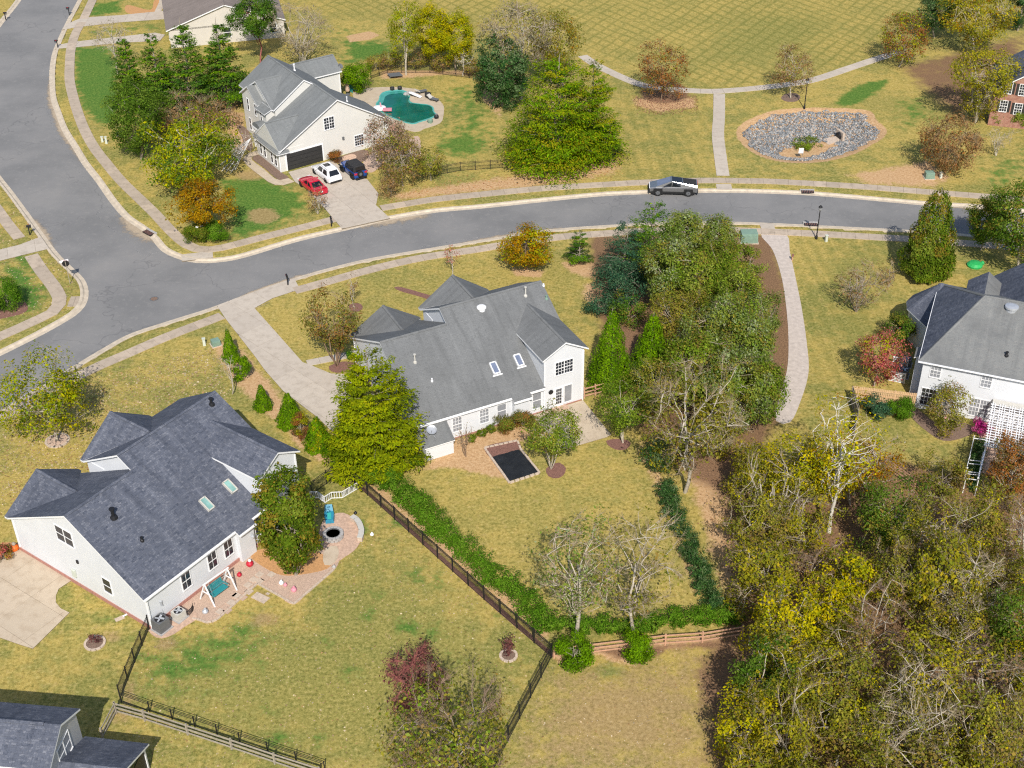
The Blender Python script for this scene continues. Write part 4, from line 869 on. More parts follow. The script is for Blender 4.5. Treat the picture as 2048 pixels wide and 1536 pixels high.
# ---- brown-roofed house, top left
b = House('tan_house', 'tan house with brown roof at the top edge behind the cypress row', 333, 64, 60, 0, (0,0))
R = MAT['roof_brown']; W = MAT['siding_tan']
e0 = G(333,62,2.8); e1 = G(328,26,2.8); dA = (e1-e0).normalized(); az6 = math.degrees(math.atan2(dA.y, dA.x)); b.root.rotation_euler.z = math.radians(az6)
b.A = dA; b.B = Vector((dA.y, -dA.x, 0)); b.o = e0 - Vector((0,0,2.8)); b.root.location = b.o
q = b.hit(453, 31, (0,0,5.9), (0,0,1)); wdt = q.y; print('brown house ridge', q)
b.box('wall', .3, 24, .3, 2*wdt-.3, -.2, 2.85, W)
b.slope([(0,-.1,2.8),(25,-.1,2.8),(25,wdt,5.9),(0,wdt,5.9)], R); b.slope([(0,wdt,5.9),(25,wdt,5.9),(25,2*wdt,2.8),(0,2*wdt,2.8)], R)
b.prism_u('wall', [(.3,2.6),(wdt,5.7),(2*wdt-.3,2.6)], .3, .8, W); b.ridge((0,wdt,5.9),(25,wdt,5.9), R)
b.window((.3,wdt,1.6), (0,1), 1.0, 1.4, 'glass', 1, 2); b.window((.3,2*wdt-2.0,1.6), (0,1), 1.0, 1.4, 'glass', 1, 2); b.window((3,.3,1.5), (-1,0), 2.4, 1.4, 'glass', 3, 1)
b.vent(9, wdt+1.2, 5.2, MAT['white_trim'], .06, .3)

# ---- brick house, right edge
k = House('brick_house', 'red brick house with white windows at the upper right edge', 1975, 250, -18)
R = MAT['roof_slate']
k.prism_v('wall', [(0,-.2),(0,4.9),(4.2,7.7),(8.4,4.9),(8.4,-.2)], 0, -9, MAT['brick'])
k.slope([(-.35,.3,4.75),(4.2,.3,7.9),(4.2,-9.3,7.9),(-.35,-9.3,4.75)], R); k.slope([(4.2,.3,7.9),(8.75,.3,4.75),(8.75,-9.3,4.75),(4.2,-9.3,7.9)], R); k.ridge((4.2,.2,7.9),(4.2,-9.2,7.9), R)
for px, py, zc in ((2017,176,4.1),(2046,180,4.1),(2007,212,1.5),(2036,218,1.5)):
    p = k.hit_v(px, py, 0); k.window((p.x, 0, p.z), (1,0), .85, 1.45, 'glass', 1, 2, (3,4), shutters='dark_door')

# ================================================================== VEGETATION
PAL = {
 'pine': [(.055,.125,.022),(.09,.17,.028),(.135,.215,.038)],
 'pine_blue': [(.035,.09,.05),(.055,.125,.065),(.09,.16,.085)],
 'arbor': [(.135,.25,.018),(.19,.32,.028),(.09,.17,.015)],
 'gold_conifer': [(.23,.28,.02),(.31,.34,.03),(.14,.18,.018)],
 'cypress': [(.17,.25,.02),(.23,.30,.028),(.30,.28,.035),(.115,.18,.02)],
 'holly': [(.07,.13,.02),(.105,.17,.028),(.155,.225,.045)],
 'magnolia': [(.04,.10,.03),(.07,.14,.04),(.14,.20,.09)],
 'orange': [(.34,.20,.02),(.42,.27,.03),(.22,.18,.03),(.30,.14,.02)],
 'yellow': [(.55,.46,.03),(.42,.38,.035),(.28,.29,.035)],
 'yellowgreen': [(.30,.33,.035),(.21,.26,.03),(.40,.37,.04)],
 'olive': [(.22,.225,.045),(.29,.27,.055),(.16,.17,.032),(.27,.20,.06)],
 'olive_yellow': [(.30,.285,.042),(.38,.32,.048),(.21,.22,.036)],
 'silver': [(.22,.28,.085),(.17,.24,.05),(.33,.37,.19),(.11,.16,.03),(.24,.28,.06)],
 'fresh': [(.17,.25,.035),(.23,.30,.05),(.29,.33,.075),(.115,.17,.025)],
 'brown': [(.30,.19,.09),(.22,.14,.065),(.36,.23,.11)],
 'rust': [(.34,.15,.05),(.26,.12,.05),(.17,.13,.045)],
 'redleaf': [(.46,.13,.12),(.55,.24,.20),(.36,.09,.08),(.34,.25,.06)],
 'purple': [(.16,.06,.06),(.11,.05,.05),(.20,.09,.08)],
 'myrtle': [(.154,.165,.044),(.220,.176,.055),(.286,.154,.055)],
 'laurel': [(.105,.16,.022),(.15,.21,.03),(.21,.255,.05),(.08,.125,.018),(.24,.19,.04)],
 'hedge': [(.075,.165,.02),(.12,.235,.03),(.17,.28,.045)],
 'pinkwhite': [(.48,.38,.29),(.36,.27,.19),(.25,.19,.09),(.42,.25,.2)],
 'greytwig': [(.40,.35,.25),(.30,.26,.18)],
 'flower': [(.55,.06,.26),(.65,.2,.36),(.4,.03,.2)],
}
def fast_mesh(name, V, F, cols=None, mat=None):
    me = bpy.data.meshes.new(name); k = F.shape[1]
    me.vertices.add(len(V)); me.vertices.foreach_set('co', np.ascontiguousarray(V, np.float32).ravel())
    me.loops.add(F.size); me.loops.foreach_set('vertex_index', np.ascontiguousarray(F, np.int32).ravel())
    me.polygons.add(len(F)); me.polygons.foreach_set('loop_start', np.arange(0, F.size, k, dtype=np.int32))
    me.update(calc_edges=True)
    if cols is not None:
        a = me.attributes.new('Col', 'FLOAT_COLOR', 'POINT'); a.data.foreach_set('color', np.ascontiguousarray(np.concatenate([cols, np.ones((len(cols),1))], 1), np.float32).ravel())
    if mat: me.materials.append(mat)
    return me
def unit(v): return v/np.maximum(np.linalg.norm(v, axis=-1, keepdims=True), 1e-9)
def leaf_mesh(name, P, outw, size, aspect, cols, rng, up=.3, along=None, jit=.75):
    n = len(P); nr = unit(rng.normal(size=(n,3))*jit + outw + np.array([0,0,up]))
    t = rng.normal(size=(n,3)) if along is None else along + rng.normal(size=(n,3))*.35
    t = unit(t - nr*(t*nr).sum(1, keepdims=True)); b = np.cross(nr, t)
    s = (size*rng.uniform(.45, 1.0, (n,1))*rng.choice([.85,1.0,1.5], (n,1), p=(.35,.45,.2))*1.25)/2
    V = np.stack([P-t*s, P+b*s*aspect-t*s*.1, P+t*s, P-b*s*aspect-t*s*.1], 1).reshape(-1,3)
    return fast_mesh(name, V, np.arange(4*n).reshape(-1,4), np.repeat(cols, 4, 0), MAT['leaf'])
def seg_mesh(name, P0, P1, r0, r1, mat, sides=5):
    P0, P1 = np.asarray(P0, float), np.asarray(P1, float); n = len(P0); r0 = np.broadcast_to(np.asarray(r0, float), (n,)); r1 = np.broadcast_to(np.asarray(r1, float), (n,))
    d = unit(P1-P0); ref = np.where(np.abs(d[:,2:3]) < .9, np.array([[0,0,1.]]), np.array([[1.,0,0]])); a = unit(np.cross(d, ref)); b = np.cross(d, a)
    th = 2*np.pi*np.arange(sides)/sides; ring = a[:,None]*np.cos(th)[None,:,None] + b[:,None]*np.sin(th)[None,:,None]
    V = np.concatenate([P0[:,None]+ring*r0[:,None,None], P1[:,None]+ring*r1[:,None,None]], 1).reshape(-1,3)
    i = np.arange(sides); j = (i+1) % sides; f = np.stack([i, j, j+sides, i+sides], -1)
    F = (f[None]+(2*sides*np.arange(n))[:,None,None]).reshape(-1,4); me = fast_mesh(name, V, F, None, mat)
    return me
def limb(p, q, r0, r1, rng, k=4, bend=.12, sag=0.0):
    """curved limb as k segments"""
    p, q = np.asarray(p, float), np.asarray(q, float); L = np.linalg.norm(q-p); t = np.linspace(0,1,k+1)[:,None]
    w = rng.normal(size=3)*bend*L; pts = p+(q-p)*t + w*np.sin(np.pi*t) + np.array([0,0,1])*sag*L*np.sin(np.pi*t) + rng.normal(size=(k+1,3))*.02*L*np.sin(np.pi*t)
    rr = np.linspace(r0, r1, k+1); return pts[:-1], pts[1:], rr[:-1], rr[1:]
def tree_meshes(kind, R, H, seed, pal, base=.25, leaf=.2, n=6000, clumps=60, bark='bark_grey', bare=0.0, lobes=.25, twig=0, flat=.8, mixcol=None, droop=.15, stems=1, vis=1.0, twigmat='twig', pw=None):
    """returns (trunk mesh, crown mesh); kind: ball, cone, spire, column, layer, vase"""
    rng = np.random.default_rng(seed); cols = np.array(PAL[pal]); S0, S1, Q0, Q1 = [], [], [], []; TW = None
    def add(p, q, r0, r1, k=4, bend=.1, sag=0.0):
        a = limb(p, q, r0, r1, rng, k, bend, sag); S0.append(a[0]); S1.append(a[1]); Q0.append(a[2]); Q1.append(a[3])
    twig = int(twig*.55); zb = H*base; tr = max(.025, H*.015)
    jit, upn = .5, .35
    if kind in ('cone', 'layer'):
        add((0,0,0), (rng.normal()*.02*H, rng.normal()*.02*H, H*.97), tr*1.2, tr*.15, 6, .01)
        nb = clumps; u = rng.uniform(0, 1, nb); t = 1-np.sqrt(1-u*.985)
        if kind == 'layer': t = np.clip(np.round(t*10+rng.uniform(-.5,.5,nb))/10.6+rng.normal(size=nb)*.03, 0, .985)
        z = zb + (H-zb)*t; p = pw or (.9 if kind == 'cone' else .86)
        lob = 1+lobes*.6*np.sin(rng.uniform(0,6.28)+3*t*6)
        az = rng.uniform(0, 2*np.pi, nb); Lb = (R*(1-t)**p*rng.uniform(.68, 1.1, nb)+.06*R+.08)*(1+.12*np.sin(az*3+rng.uniform(0,6)))
        el = (.12+.75*t if kind == 'cone' else -.04+.6*t**1.5) - droop*(1-t)
        dirs = np.stack([np.cos(az), np.sin(az), el], 1); lat = np.stack([-np.sin(az), np.cos(az), np.zeros(nb)], 1)
        for i in range(0, nb, max(1, nb//45)): add((0,0,z[i]), np.array([0,0,z[i]])+dirs[i]*Lb[i]*.85, tr*.3*(1-t[i])+.012, .008, 2, .04)
        w = Lb**.55; ci = rng.choice(nb, n, p=w/w.sum()); s = rng.uniform(.12, 1.0, n)**.6; l = rng.uniform(-1,1,n)*(.12+.55*s*(1.12-s))*Lb[ci]
        P = np.stack([np.zeros(n), np.zeros(n), z[ci]], 1) + dirs[ci]*(Lb[ci]*s)[:,None] + lat[ci]*l[:,None]
        P += rng.normal(size=(n,3))*np.array([.06,.06,.05])*(R*.35+.25); P[:,2] -= (s**2.2*Lb[ci]*(.10+droop*.5) + np.abs(l)*.12)
        ow = dirs[ci]*np.array([.55,.55,0])+np.array([0,0,.75]); along = dirs[ci]+lat[ci]*(np.sign(l)*.7)[:,None]+np.array([0,0,-.15])
        ccol = cols[rng.integers(0, len(cols), nb)][ci]; asp = .42; jit = .38
    elif kind == 'spire':
        add((0,0,0), (0,0,H*.95), tr*1.1, tr*.15, 5, .01)
        nb = 90; t = 1-np.sqrt(1-rng.uniform(0,1,n)*.99); az = rng.uniform(0, 2*np.pi, n); q = rng.uniform(0,6.28,6)
        lump = 1+.10*np.sin(az*5+q[0]+t*9)+.09*np.sin(az*8+q[1]-t*17)+.08*np.sin(t*23+q[2]+az*2)
        rr = R*np.clip((1-t)**(pw or .95)*1.08, 0, 1)*np.minimum(1, .72+t*4)*lump*(1-.32*rng.uniform(0,1,n)**2)
        P = np.stack([np.cos(az)*rr, np.sin(az)*rr, zb+(H-zb)*t], 1)+rng.normal(size=(n,3))*.03*R
        ow = np.stack([np.cos(az), np.sin(az), np.full(n,.35)], 1); along = np.stack([np.cos(az)*.5, np.sin(az)*.5, np.ones(n)], 1)
        ci = ((az/6.283*9).astype(int)*10+(t*9.9).astype(int))%nb; ccol = cols[rng.integers(0, len(cols), nb)][ci]; asp = .55; jit = .5; upn = .1
    else:
        cz = zb + (H-zb)/2; hz = (H-zb)/2
        ph = rng.normal(size=(7,3)); am = rng.uniform(.3, 1, 7)
        def rad(d): return 1 + lobes*np.tanh(sum(a*np.sin(d@q*2.6+i) for i, (a, q) in enumerate(zip(am, ph)))*.6)
        d = unit(rng.normal(size=(clumps,3))); rr = rng.uniform(.45, 1.0, clumps)**.5*rad(d)*.88
        CN = d*rr[:,None]*np.array([R, R, hz])
        if kind == 'column': sq = np.abs(d[:,2]); CN[:,:2] *= (1+.35*sq)[:,None]*.92
        if kind == 'vase': CN[:,:2] *= (.62+.38*(d[:,2]+1))[:,None]
        CN[:,2] += cz; CN[:,2] = np.maximum(CN[:,2], zb*.8+.05)
        top = np.array([rng.normal()*.08*R, rng.normal()*.08*R, zb+(H-zb)*.55])
        stem = []
        for s in range(stems):
            a = rng.uniform(0, 2*np.pi); f0 = np.array([np.cos(a), np.sin(a), 0])*(.03 if stems > 1 else 0); f1 = top if stems == 1 else np.array([np.cos(a)*R*.4, np.sin(a)*R*.4, zb+(H-zb)*rng.uniform(.4,.7)])
            add(f0, f1, tr*(1 if stems == 1 else .6), tr*.4, 5, .05); stem.append((f0, f1))
        order = rng.permutation(clumps); k1 = int(min(clumps, max(7, 13*vis))); LB = []
        for i in order[:k1]:
            f0, f1 = stem[rng.integers(stems)]; q = f0+(f1-f0)*rng.uniform(.3, 1.0); r1 = tr*rng.uniform(.22,.42)
            add(q, CN[i], r1, tr*.07+.004, 5, .07, .06); LB.append((S0[-1][2:], S1[-1][2:]))
        k2 = int(min(clumps-k1, (60 if twig else 26)*vis)); LP = np.concatenate([x[1] for x in LB])
        for i in order[k1:k1+k2]:
            j = np.argsort(np.linalg.norm(LP-CN[i], axis=1))[rng.integers(0, 3)]; add(LP[j], CN[i], tr*.13+.006, .006, 3, .08, .04); LB.append((S0[-1][1:], S1[-1][1:]))
        if twig:
            B0 = np.concatenate([x[0] for x in LB]); B1 = np.concatenate([x[1] for x in LB]); ti = rng.integers(0, len(B0), twig); A = B0[ti]+(B1-B0)[ti]*rng.uniform(0,1,(twig,1))
            D = unit(unit((B1-B0)[ti])*.8+unit(A-np.array([0,0,zb*.7]))*.35+rng.normal(size=(twig,3))*.45+np.array([0,0,.2])); Ln = rng.uniform(.12,.42,twig)*R*.62
            mid = A+D*Ln[:,None]*.55; D2 = unit(D+rng.normal(size=(twig,3))*.35+np.array([0,0,.15])); h2 = twig
            TW = (np.concatenate([A, mid]), np.concatenate([mid, mid+D2*Ln[:,None]*.5]), np.concatenate([np.full(h2, .0075+.0004*H), np.full(h2, .0055)]), np.concatenate([np.full(h2, .0055), np.full(h2, .003)]))
        cr = (R*hz*R)**(1/3)/clumps**(1/3)*1.15
        ci = rng.integers(0, clumps, n); off = rng.normal(size=(n,3)); off = unit(off)*(rng.uniform(0,1,(n,1))**.45)*cr*np.array([1,1,flat])
        P = CN[ci]+off; ow = unit(off*.7/cr + unit(P-np.array([0,0,cz]))); along = None
        ccol = cols[rng.integers(0, len(cols), clumps)][ci]; asp = .62
    if mixcol is not None:
        m2 = np.array(PAL[mixcol[0]]); hm = rng.uniform(0,1,int(ci.max())+1) < mixcol[1]; ccol = np.where(hm[ci][:,None], m2[rng.integers(0,len(m2),n)], ccol)
    lc = cols[rng.integers(0, len(cols), n)]; keep = rng.uniform(0,1,(n,1)) < .7; C3 = np.where(keep, ccol, lc)*rng.uniform(.72, 1.3, (n,1))
    lum = C3@np.array([.3,.6,.1]); C3 = np.clip(lum[:,None]+(C3-lum[:,None])*1.12, .004, 1)
    C3 *= rng.uniform(.93,1.07,(n,3)); sel = rng.uniform(0,1,n) >= bare; sel &= P[:,2] > .04
    P, ow, C3 = P[sel], ow[sel], C3[sel]; along = along[sel] if along is not None else None
    crown = leaf_mesh('crown', P, ow, leaf, asp, C3, rng, upn, along, jit)
    nl = sum(len(x) for x in S0)
    if TW is not None: S0.append(TW[0]); S1.append(TW[1]); Q0.append(TW[2]); Q1.append(TW[3])
    trunk = seg_mesh('trunk', np.concatenate(S0), np.concatenate(S1), np.concatenate(Q0), np.concatenate(Q1), MAT[bark])
    if TW is not None:
        trunk.materials.append(MAT[twigmat]); mi = np.zeros(len(trunk.polygons), np.int32); mi[nl*5:] = 1; trunk.polygons.foreach_set('material_index', mi)
    return trunk, crown
_seed = [100]
PROTO = {}
def plant(name, label, at, top=None, wpx=None, kind='ball', pal='olive', cat='tree', group=None, H=None, R=None, world_pos=None, proto=None, **kw):
    p = world_pos if world_pos is not None else G(*at)
    if H is None: H = max(.3, height_at(p, *top))
    if R is None: R = wpx/2/ppm(p+Vector((0,0,H*.5)))
    _seed[0] += 1
    area = 4*math.pi*R*(R+H)/2*.55; lf = kw.get('leaf') or min(.3, max(.085, .11+R*.025))
    kw['leaf'] = lf
    if 'n' not in kw: kw['n'] = int(min(16000, max(600, kw.pop('dens', 2.4)*area/(lf*lf*.5))))
    else: kw.pop('dens', None)
    if 'clumps' not in kw: kw['clumps'] = int(min(240, max(14, area*1.1)))
    if kind in ('cone','spire','layer') : kw['clumps'] = int(min(260, max(46, area*1.3)))
    rz = random.uniform(0, 6.28); root = empty(name, p, rz, label, cat, group)
    if proto is not None:
        if proto not in PROTO: PROTO[proto] = (tree_meshes(kind, R, H, _seed[0], pal, **kw), R, H)
        (t, c), R0, H0 = PROTO[proto]; root.scale = (R/R0, R/R0, H/H0)
    else: t, c = tree_meshes(kind, R, H, _seed[0], pal, **kw)
    link('trunk', t, root); link('crown', c, root); return root
random.seed(11)
# ---- top left: cypress row, pine and mixed trees
GC = 'conifers in the row beside the pool house'
plant('cypress_tree', 'leftmost narrow green cypress of the row, nearest the bare grey tree', (270,215), (266,62), 92, 'cone', 'pine', group=GC, base=.02, n=13000, leaf=.3, mixcol=('arbor',.45), droop=-.05, pw=1.05)
plant('cypress_tree', 'second cypress from the left in the row behind the pool house', (326,220), (322,50), 100, 'cone', 'pine', group=GC, base=.04, n=14000, leaf=.3, mixcol=('arbor',.4), droop=-.05, pw=1.05)
plant('cypress_tree', 'tall cypress of the row in front of the brown roof', (388,225), (381,26), 122, 'cone', 'pine', group=GC, base=.06, n=17000, leaf=.3, mixcol=('arbor',.4), droop=-.05, pw=1.05)
plant('cypress_tree', 'rightmost cypress of the row, right of the brown roof', (458,212), (453,28), 120, 'cone', 'pine', group=GC, base=.06, n=17000, leaf=.3, mixcol=('arbor',.3), droop=-.05, pw=1.05)
plant('holly_tree', 'dense dark green holly standing in front of the cypress row', (283,318), (285,148), 118, 'column', 'holly', base=.04, dens=2.8)
plant('holly_tree', 'dark evergreen between the leftmost cypress and the holly', (318,262), (312,178), 84, 'column', 'holly', base=.05)
plant('pine_tree', 'tall pine with bare reddish trunk behind the pool house roof', (521,125), (520,-8), 112, 'ball', 'pine', base=.42, bark='bark_red', leaf=.2)
plant('brush_thicket', 'brown leafless thicket under the cypress row', (395,262), H=4.5, R=6.0, kind='ball', pal='brown', cat='shrub', base=.02, n=5000, twig=2600, bark='bark_brown', lobes=.4)
plant('bare_tree', 'small bare grey tree beside the upper left driveway', (236,150), (222,32), 105, 'ball', 'greytwig', base=.3, bark='bark_pale', n=350, twig=900)
plant('maple_tree', 'wide green and yellow tree with pale limbs in front of the cypress row', (392,372), (372,236), 215, 'ball', 'yellowgreen', base=.08, bark='bark_white', mixcol=('holly',.5), lobes=.4, n=13000, twig=250)
plant('dogwood_tree', 'orange and yellow tree above the round hedges at the street corner', (412,472), (402,366), 138, 'ball', 'orange', base=.28, bark='bark_brown', n=9000)
plant('round_hedge', 'left clipped round hedge at the street corner under the orange tree', (394,484), (396,444), 52, 'ball', 'laurel', 'shrub', base=.0, leaf=.1, lobes=.05)
plant('round_hedge', 'right clipped round hedge at the street corner under the orange tree', (434,482), (434,442), 56, 'ball', 'hedge', 'shrub', base=.0, leaf=.1, lobes=.05)
plant('bare_shrub', 'sprawling bare white branches beside the pool house front walk', (478,322), (485,262), 95, 'vase', 'greytwig', 'shrub', base=.05, bark='bark_white', n=120, twig=420, stems=5)
plant('birch_tree', 'tall tan leafless birch clump behind the pool house', (608,132), (615,-4), 135, 'vase', 'greytwig', base=.1, bark='bark_pale', n=1500, twig=2600, stems=6)
plant('round_shrub', 'large round green shrub at the corner of the pool house', (716,186), (716,124), 66, 'ball', 'arbor', 'shrub', base=.02, lobes=.1)
plant('poplar_tree', 'slender yellow-green tree left of the two yellow trees at the pool garden', (812,150), (806,-6), 78, 'column', 'yellowgreen', base=.22, bark='bark_pale', n=6500)
GY2 = 'yellow trees behind the pool'
plant('poplar_tree', 'yellow tree behind the pool lawn, left of the bare white sapling', (868,138), (868,6), 80, 'ball', 'yellow', base=.15, group=GY2, mixcol=('yellowgreen',.4))
plant('poplar_tree', 'yellow tree behind the pool lawn beside the grey bare tree', (912,140), (915,20), 90, 'ball', 'yellow', base=.12, group=GY2, mixcol=('yellowgreen',.6))
plant('bare_tree', 'small white leafless sapling at the back of the pool lawn', (926,152), (930,92), 60, 'vase', 'greytwig', base=.2, bark='bark_white', n=150, twig=260)
for i, (x, y, h_, r_) in enumerate(((752,140,2.2,1.8),(778,136,2.6,2.0),(838,132,2.4,2.2),(884,140,2.2,2.0),(948,150,2.4,1.8))):
    plant('brush_shrub', 'brown and green brush shrub, %s from the left along the pool garden back fence' % ('first','second','third','fourth','fifth')[i], (x,y), H=h_, R=r_, kind='ball', pal='olive', cat='shrub', group='brush along the pool garden back fence', base=.02, n=2200, twig=300, mixcol=('brown',.45))
plant('grey_tree', 'tall grey half-bare tree behind the bright cypress in the pool garden', (1042,200), (1045,-14), 175, 'ball', 'greytwig', base=.3, bark='bark_pale', n=4200, twig=3600, mixcol=('olive',.4), lobes=.3)
plant('oak_tree', 'olive green tree behind the bright cypress, right of the grey bare tree', (1100,170), (1110,10), 130, 'ball', 'olive', base=.15, n=8000, mixcol=('orange',.15))
plant('magnolia_tree', 'dark glossy magnolia left of the bright cypress in the pool garden', (1005,212), (1008,72), 125, 'column', 'magnolia', base=.03, leaf=.26)
plant('bald_cypress', 'huge bright yellow-green conifer at the corner of the pool garden fence', (1115,322), (1092,104), 240, 'cone', 'cypress', base=.04, pw=.72, n=38000, leaf=.30, mixcol=('arbor',.35), droop=.02)
plant('bald_cypress', 'smaller bright green conifer joined to the huge one at its right', (1180,312), (1184,110), 138, 'cone', 'cypress', base=.04, pw=.72, n=20000, leaf=.28, mixcol=('arbor',.35), droop=.02)
plant('oak_tree', 'reddish brown tree standing on fallen leaves in the park', (1322,200), (1318,82), 112, 'column', 'rust', base=.06, bark='bark_brown', n=5600, twig=900, mixcol=('olive',.3))
plant('oak_tree', 'brown half-bare tree in a mulch ring beside the park lamp', (1581,196), (1578,92), 100, 'ball', 'brown', base=.2, bark='bark_pale', n=3400, twig=1300, mixcol=('olive',.4))
plant('oak_tree', 'orange and green tree at the upper end of the park path', (1798,134), (1803,24), 112, 'ball', 'rust', base=.08, n=6800, twig=500, mixcol=('yellowgreen',.55))
plant('evergreen_tree', 'dark evergreen tree at the top edge above the orange park tree', (1868,75), (1866,-45), 92, 'column', 'magnolia', base=.08)
plant('oak_tree', 'yellow-brown tree at the top edge right of the dark evergreen', (1945,108), (1950,-30), 165, 'ball', 'olive_yellow', base=.15, bark='bark_pale', n=8500, twig=900, mixcol=('orange',.3))
plant('evergreen_tree', 'dark green tree at the top right corner', (2035,62), (2036,-50), 60, 'ball', 'magnolia', base=.1)
plant('elm_tree', 'large olive multi-stemmed tree in front of the brick house', (1950,246), (1958,66), 150, 'vase', 'olive_yellow', base=.12, bark='bark_pale', n=9500, twig=2600, stems=7, lobes=.35)
plant('round_bush', 'big purple-brown and orange rounded bush left of the brick house', (1890,346), (1888,224), 142, 'ball', 'brown', 'shrub', base=.02, bark='bark_brown', n=7500, twig=2200, mixcol=('rust',.35), lobes=.12)
plant('bare_tree', 'low bare grey tree right of the purple-brown bush', (1992,312), (1996,250), 70, 'vase', 'greytwig', base=.15, bark='bark_pale', n=150, twig=500, stems=4)
plant('green_shrub', 'left bright green shrub under the brick house windows', (1998,246), (1998,212), 38, 'ball', 'fresh', 'shrub', base=.02); plant('green_shrub', 'right bright green shrub under the brick house windows at the frame edge', (2034,252), (2034,216), 44, 'ball', 'fresh', 'shrub', base=.02)
plant('grass_clump', 'low green plants in the middle of the stone basin', None, H=.75, R=1.7, kind='ball', pal='fresh', cat='plant', world_pos=G(1612,293,-.8), base=.0, n=2600, leaf=.14, clumps=30, lobes=.5)
# ---- pool house front garden
plant('crape_myrtle', 'pale pinkish half-bare tree between the pool house and the pool', (778,352), (780,222), 118, 'ball', 'pinkwhite', base=.25, bark='bark_pale', n=5200, twig=900)
plant('crape_myrtle', 'olive brown bushy tree right of the blue off-roader', (806,372), (806,258), 112, 'ball', 'olive', base=.1, n=5200, twig=1200, mixcol=('brown',.5))
plant('brush_shrub', 'green and brown shrub at the right end of the pool garden front planting', (862,362), (862,296), 66, 'ball', 'olive', 'shrub', base=.03, n=3000, twig=400, mixcol=('fresh',.3))
plant('brush_shrub', 'brown shrub at the right corner of the pool house driveway', (778,395), (778,350), 52, 'ball', 'brown', 'shrub', base=.03, n=1500, twig=600, mixcol=('olive',.4))
plant('copper_shrub', 'copper brown shrub between the garage door and the brick pad', (672,326), (674,300), 30, 'ball', 'rust', 'shrub', base=.02, leaf=.1)
plant('bare_shrub', 'thin brown shrub behind the red car at the driveway edge', (636,428), (640,372), 54, 'vase', 'brown', 'shrub', base=.1, n=700, twig=500, stems=4, bark='bark_pale')
# ---- park right of the street
plant('pear_tree', 'tall dense green columnar tree beside the street at right', (1850,552), (1888,364), 104, 'spire', 'laurel', base=.04, n=17000, leaf=.24, pw=.62)
plant('oak_tree', 'large green oak at the right edge beside the street', (2034,548), (2010,372), 190, 'ball', 'holly', base=.2, bark='bark_pale', n=14000, mixcol=('olive',.35), lobes=.35)
plant('oak_tree', 'small dark green tree left of the large oak at the right edge', (1962,500), (1958,384), 80, 'ball', 'holly', base=.12, mixcol=('olive',.3))
plant('crape_myrtle', 'leafless brown multi-stemmed shrub on the right lawn', (1712,624), (1716,516), 106, 'vase', 'brown', base=.08, bark='bark_grey', n=900, twig=2200, stems=7)
plant('crape_myrtle', 'smaller leafless shrub right of the larger one on the right lawn', (1776,573), (1776,524), 42, 'vase', 'brown', base=.08, bark='bark_grey', n=400, twig=800, stems=5)
plant('green_shrub', 'dark green shrub against the shaded side of the right house', (1792,690), (1790,632), 64, 'ball', 'holly', 'shrub', base=.03, mixcol=('olive',.4))
plant('red_maple', 'red-leaved maple beside the right house', (1748,772), (1752,650), 104, 'ball', 'redleaf', base=.12, n=5200, mixcol=('yellowgreen',.15))
plant('red_bush', 'small crimson bush at the foot of the red maple', (1777,760), (1778,738), 24, 'ball', 'redleaf', 'shrub', base=.02, leaf=.1)
plant('leafy_bush', 'tall olive bush against the right house rear wall', (1886,866), (1884,755), 92, 'ball', 'olive', 'shrub', base=.02, n=5200, twig=700, mixcol=('pinkwhite',.15))
plant('round_hedge', 'clipped green ball shrub inside the cedar fence', (1796,836), (1797,790), 54, 'ball', 'hedge', 'shrub', base=.0, leaf=.09, lobes=.03, dens=3)
plant('blue_shrub', 'blue-green shrub inside the cedar fence corner', (1746,832), (1744,792), 60, 'ball', 'pine_blue', 'shrub', base=.0, leaf=.12)
plant('flower_bush', 'pink flowering bush beside the lattice pergola', (1958,866), (1960,836), 42, 'ball', 'flower', 'shrub', base=.02, leaf=.12)
# ---- centre garden
plant('dogwood_tree', 'round yellow and orange tree by the south sidewalk', (1055,540), (1050,448), 120, 'ball', 'orange', base=.1, bark='bark_brown', n=8500, mixcol=('yellowgreen',.4), lobes=.1)
plant('pine_tree', 'small conical green pine on the centre house lawn edge', (1158,526), (1158,452), 62, 'cone', 'pine', base=.03, mixcol=('arbor',.3))
plant('pine_tree', 'bright green pine top nearest the parked steel truck', (1300,545), (1292,388), 150, 'cone', 'pine', base=.1, n=12000, mixcol=('arbor',.35))
plant('pine_tree', 'blue-green pine at the left edge of the trail wood', (1246,560), (1244,428), 118, 'cone', 'pine_blue', base=.08, n=9000)
plant('pine_tree', 'low blue-green pine at the wood edge above the twin arborvitae', (1238,610), (1234,528), 120, 'ball', 'pine_blue', base=.05, n=5500, lobes=.3)
plant('pine_tree', 'smallest blue-green pine right above the twin arborvitae', (1196,628), (1198,586), 66, 'ball', 'pine_blue', base=.04, n=2200)
plant('pine_tree', 'green shrubby pine between the twin arborvitae tops', (1256,650), (1246,590), 80, 'ball', 'pine', base=.05, n=3000, mixcol=('olive',.3))
plant('arborvitae', 'left of the twin bright green arborvitae beside the centre house', (1220,772), (1222,606), 92, 'spire', 'arbor', base=.02, n=14000, leaf=.17)
plant('arborvitae', 'right of the twin bright green arborvitae beside the centre house', (1300,762), (1297,616), 96, 'spire', 'arbor', base=.02, n=14000, leaf=.17)
GT = 'silvery green trees of the trail wood'
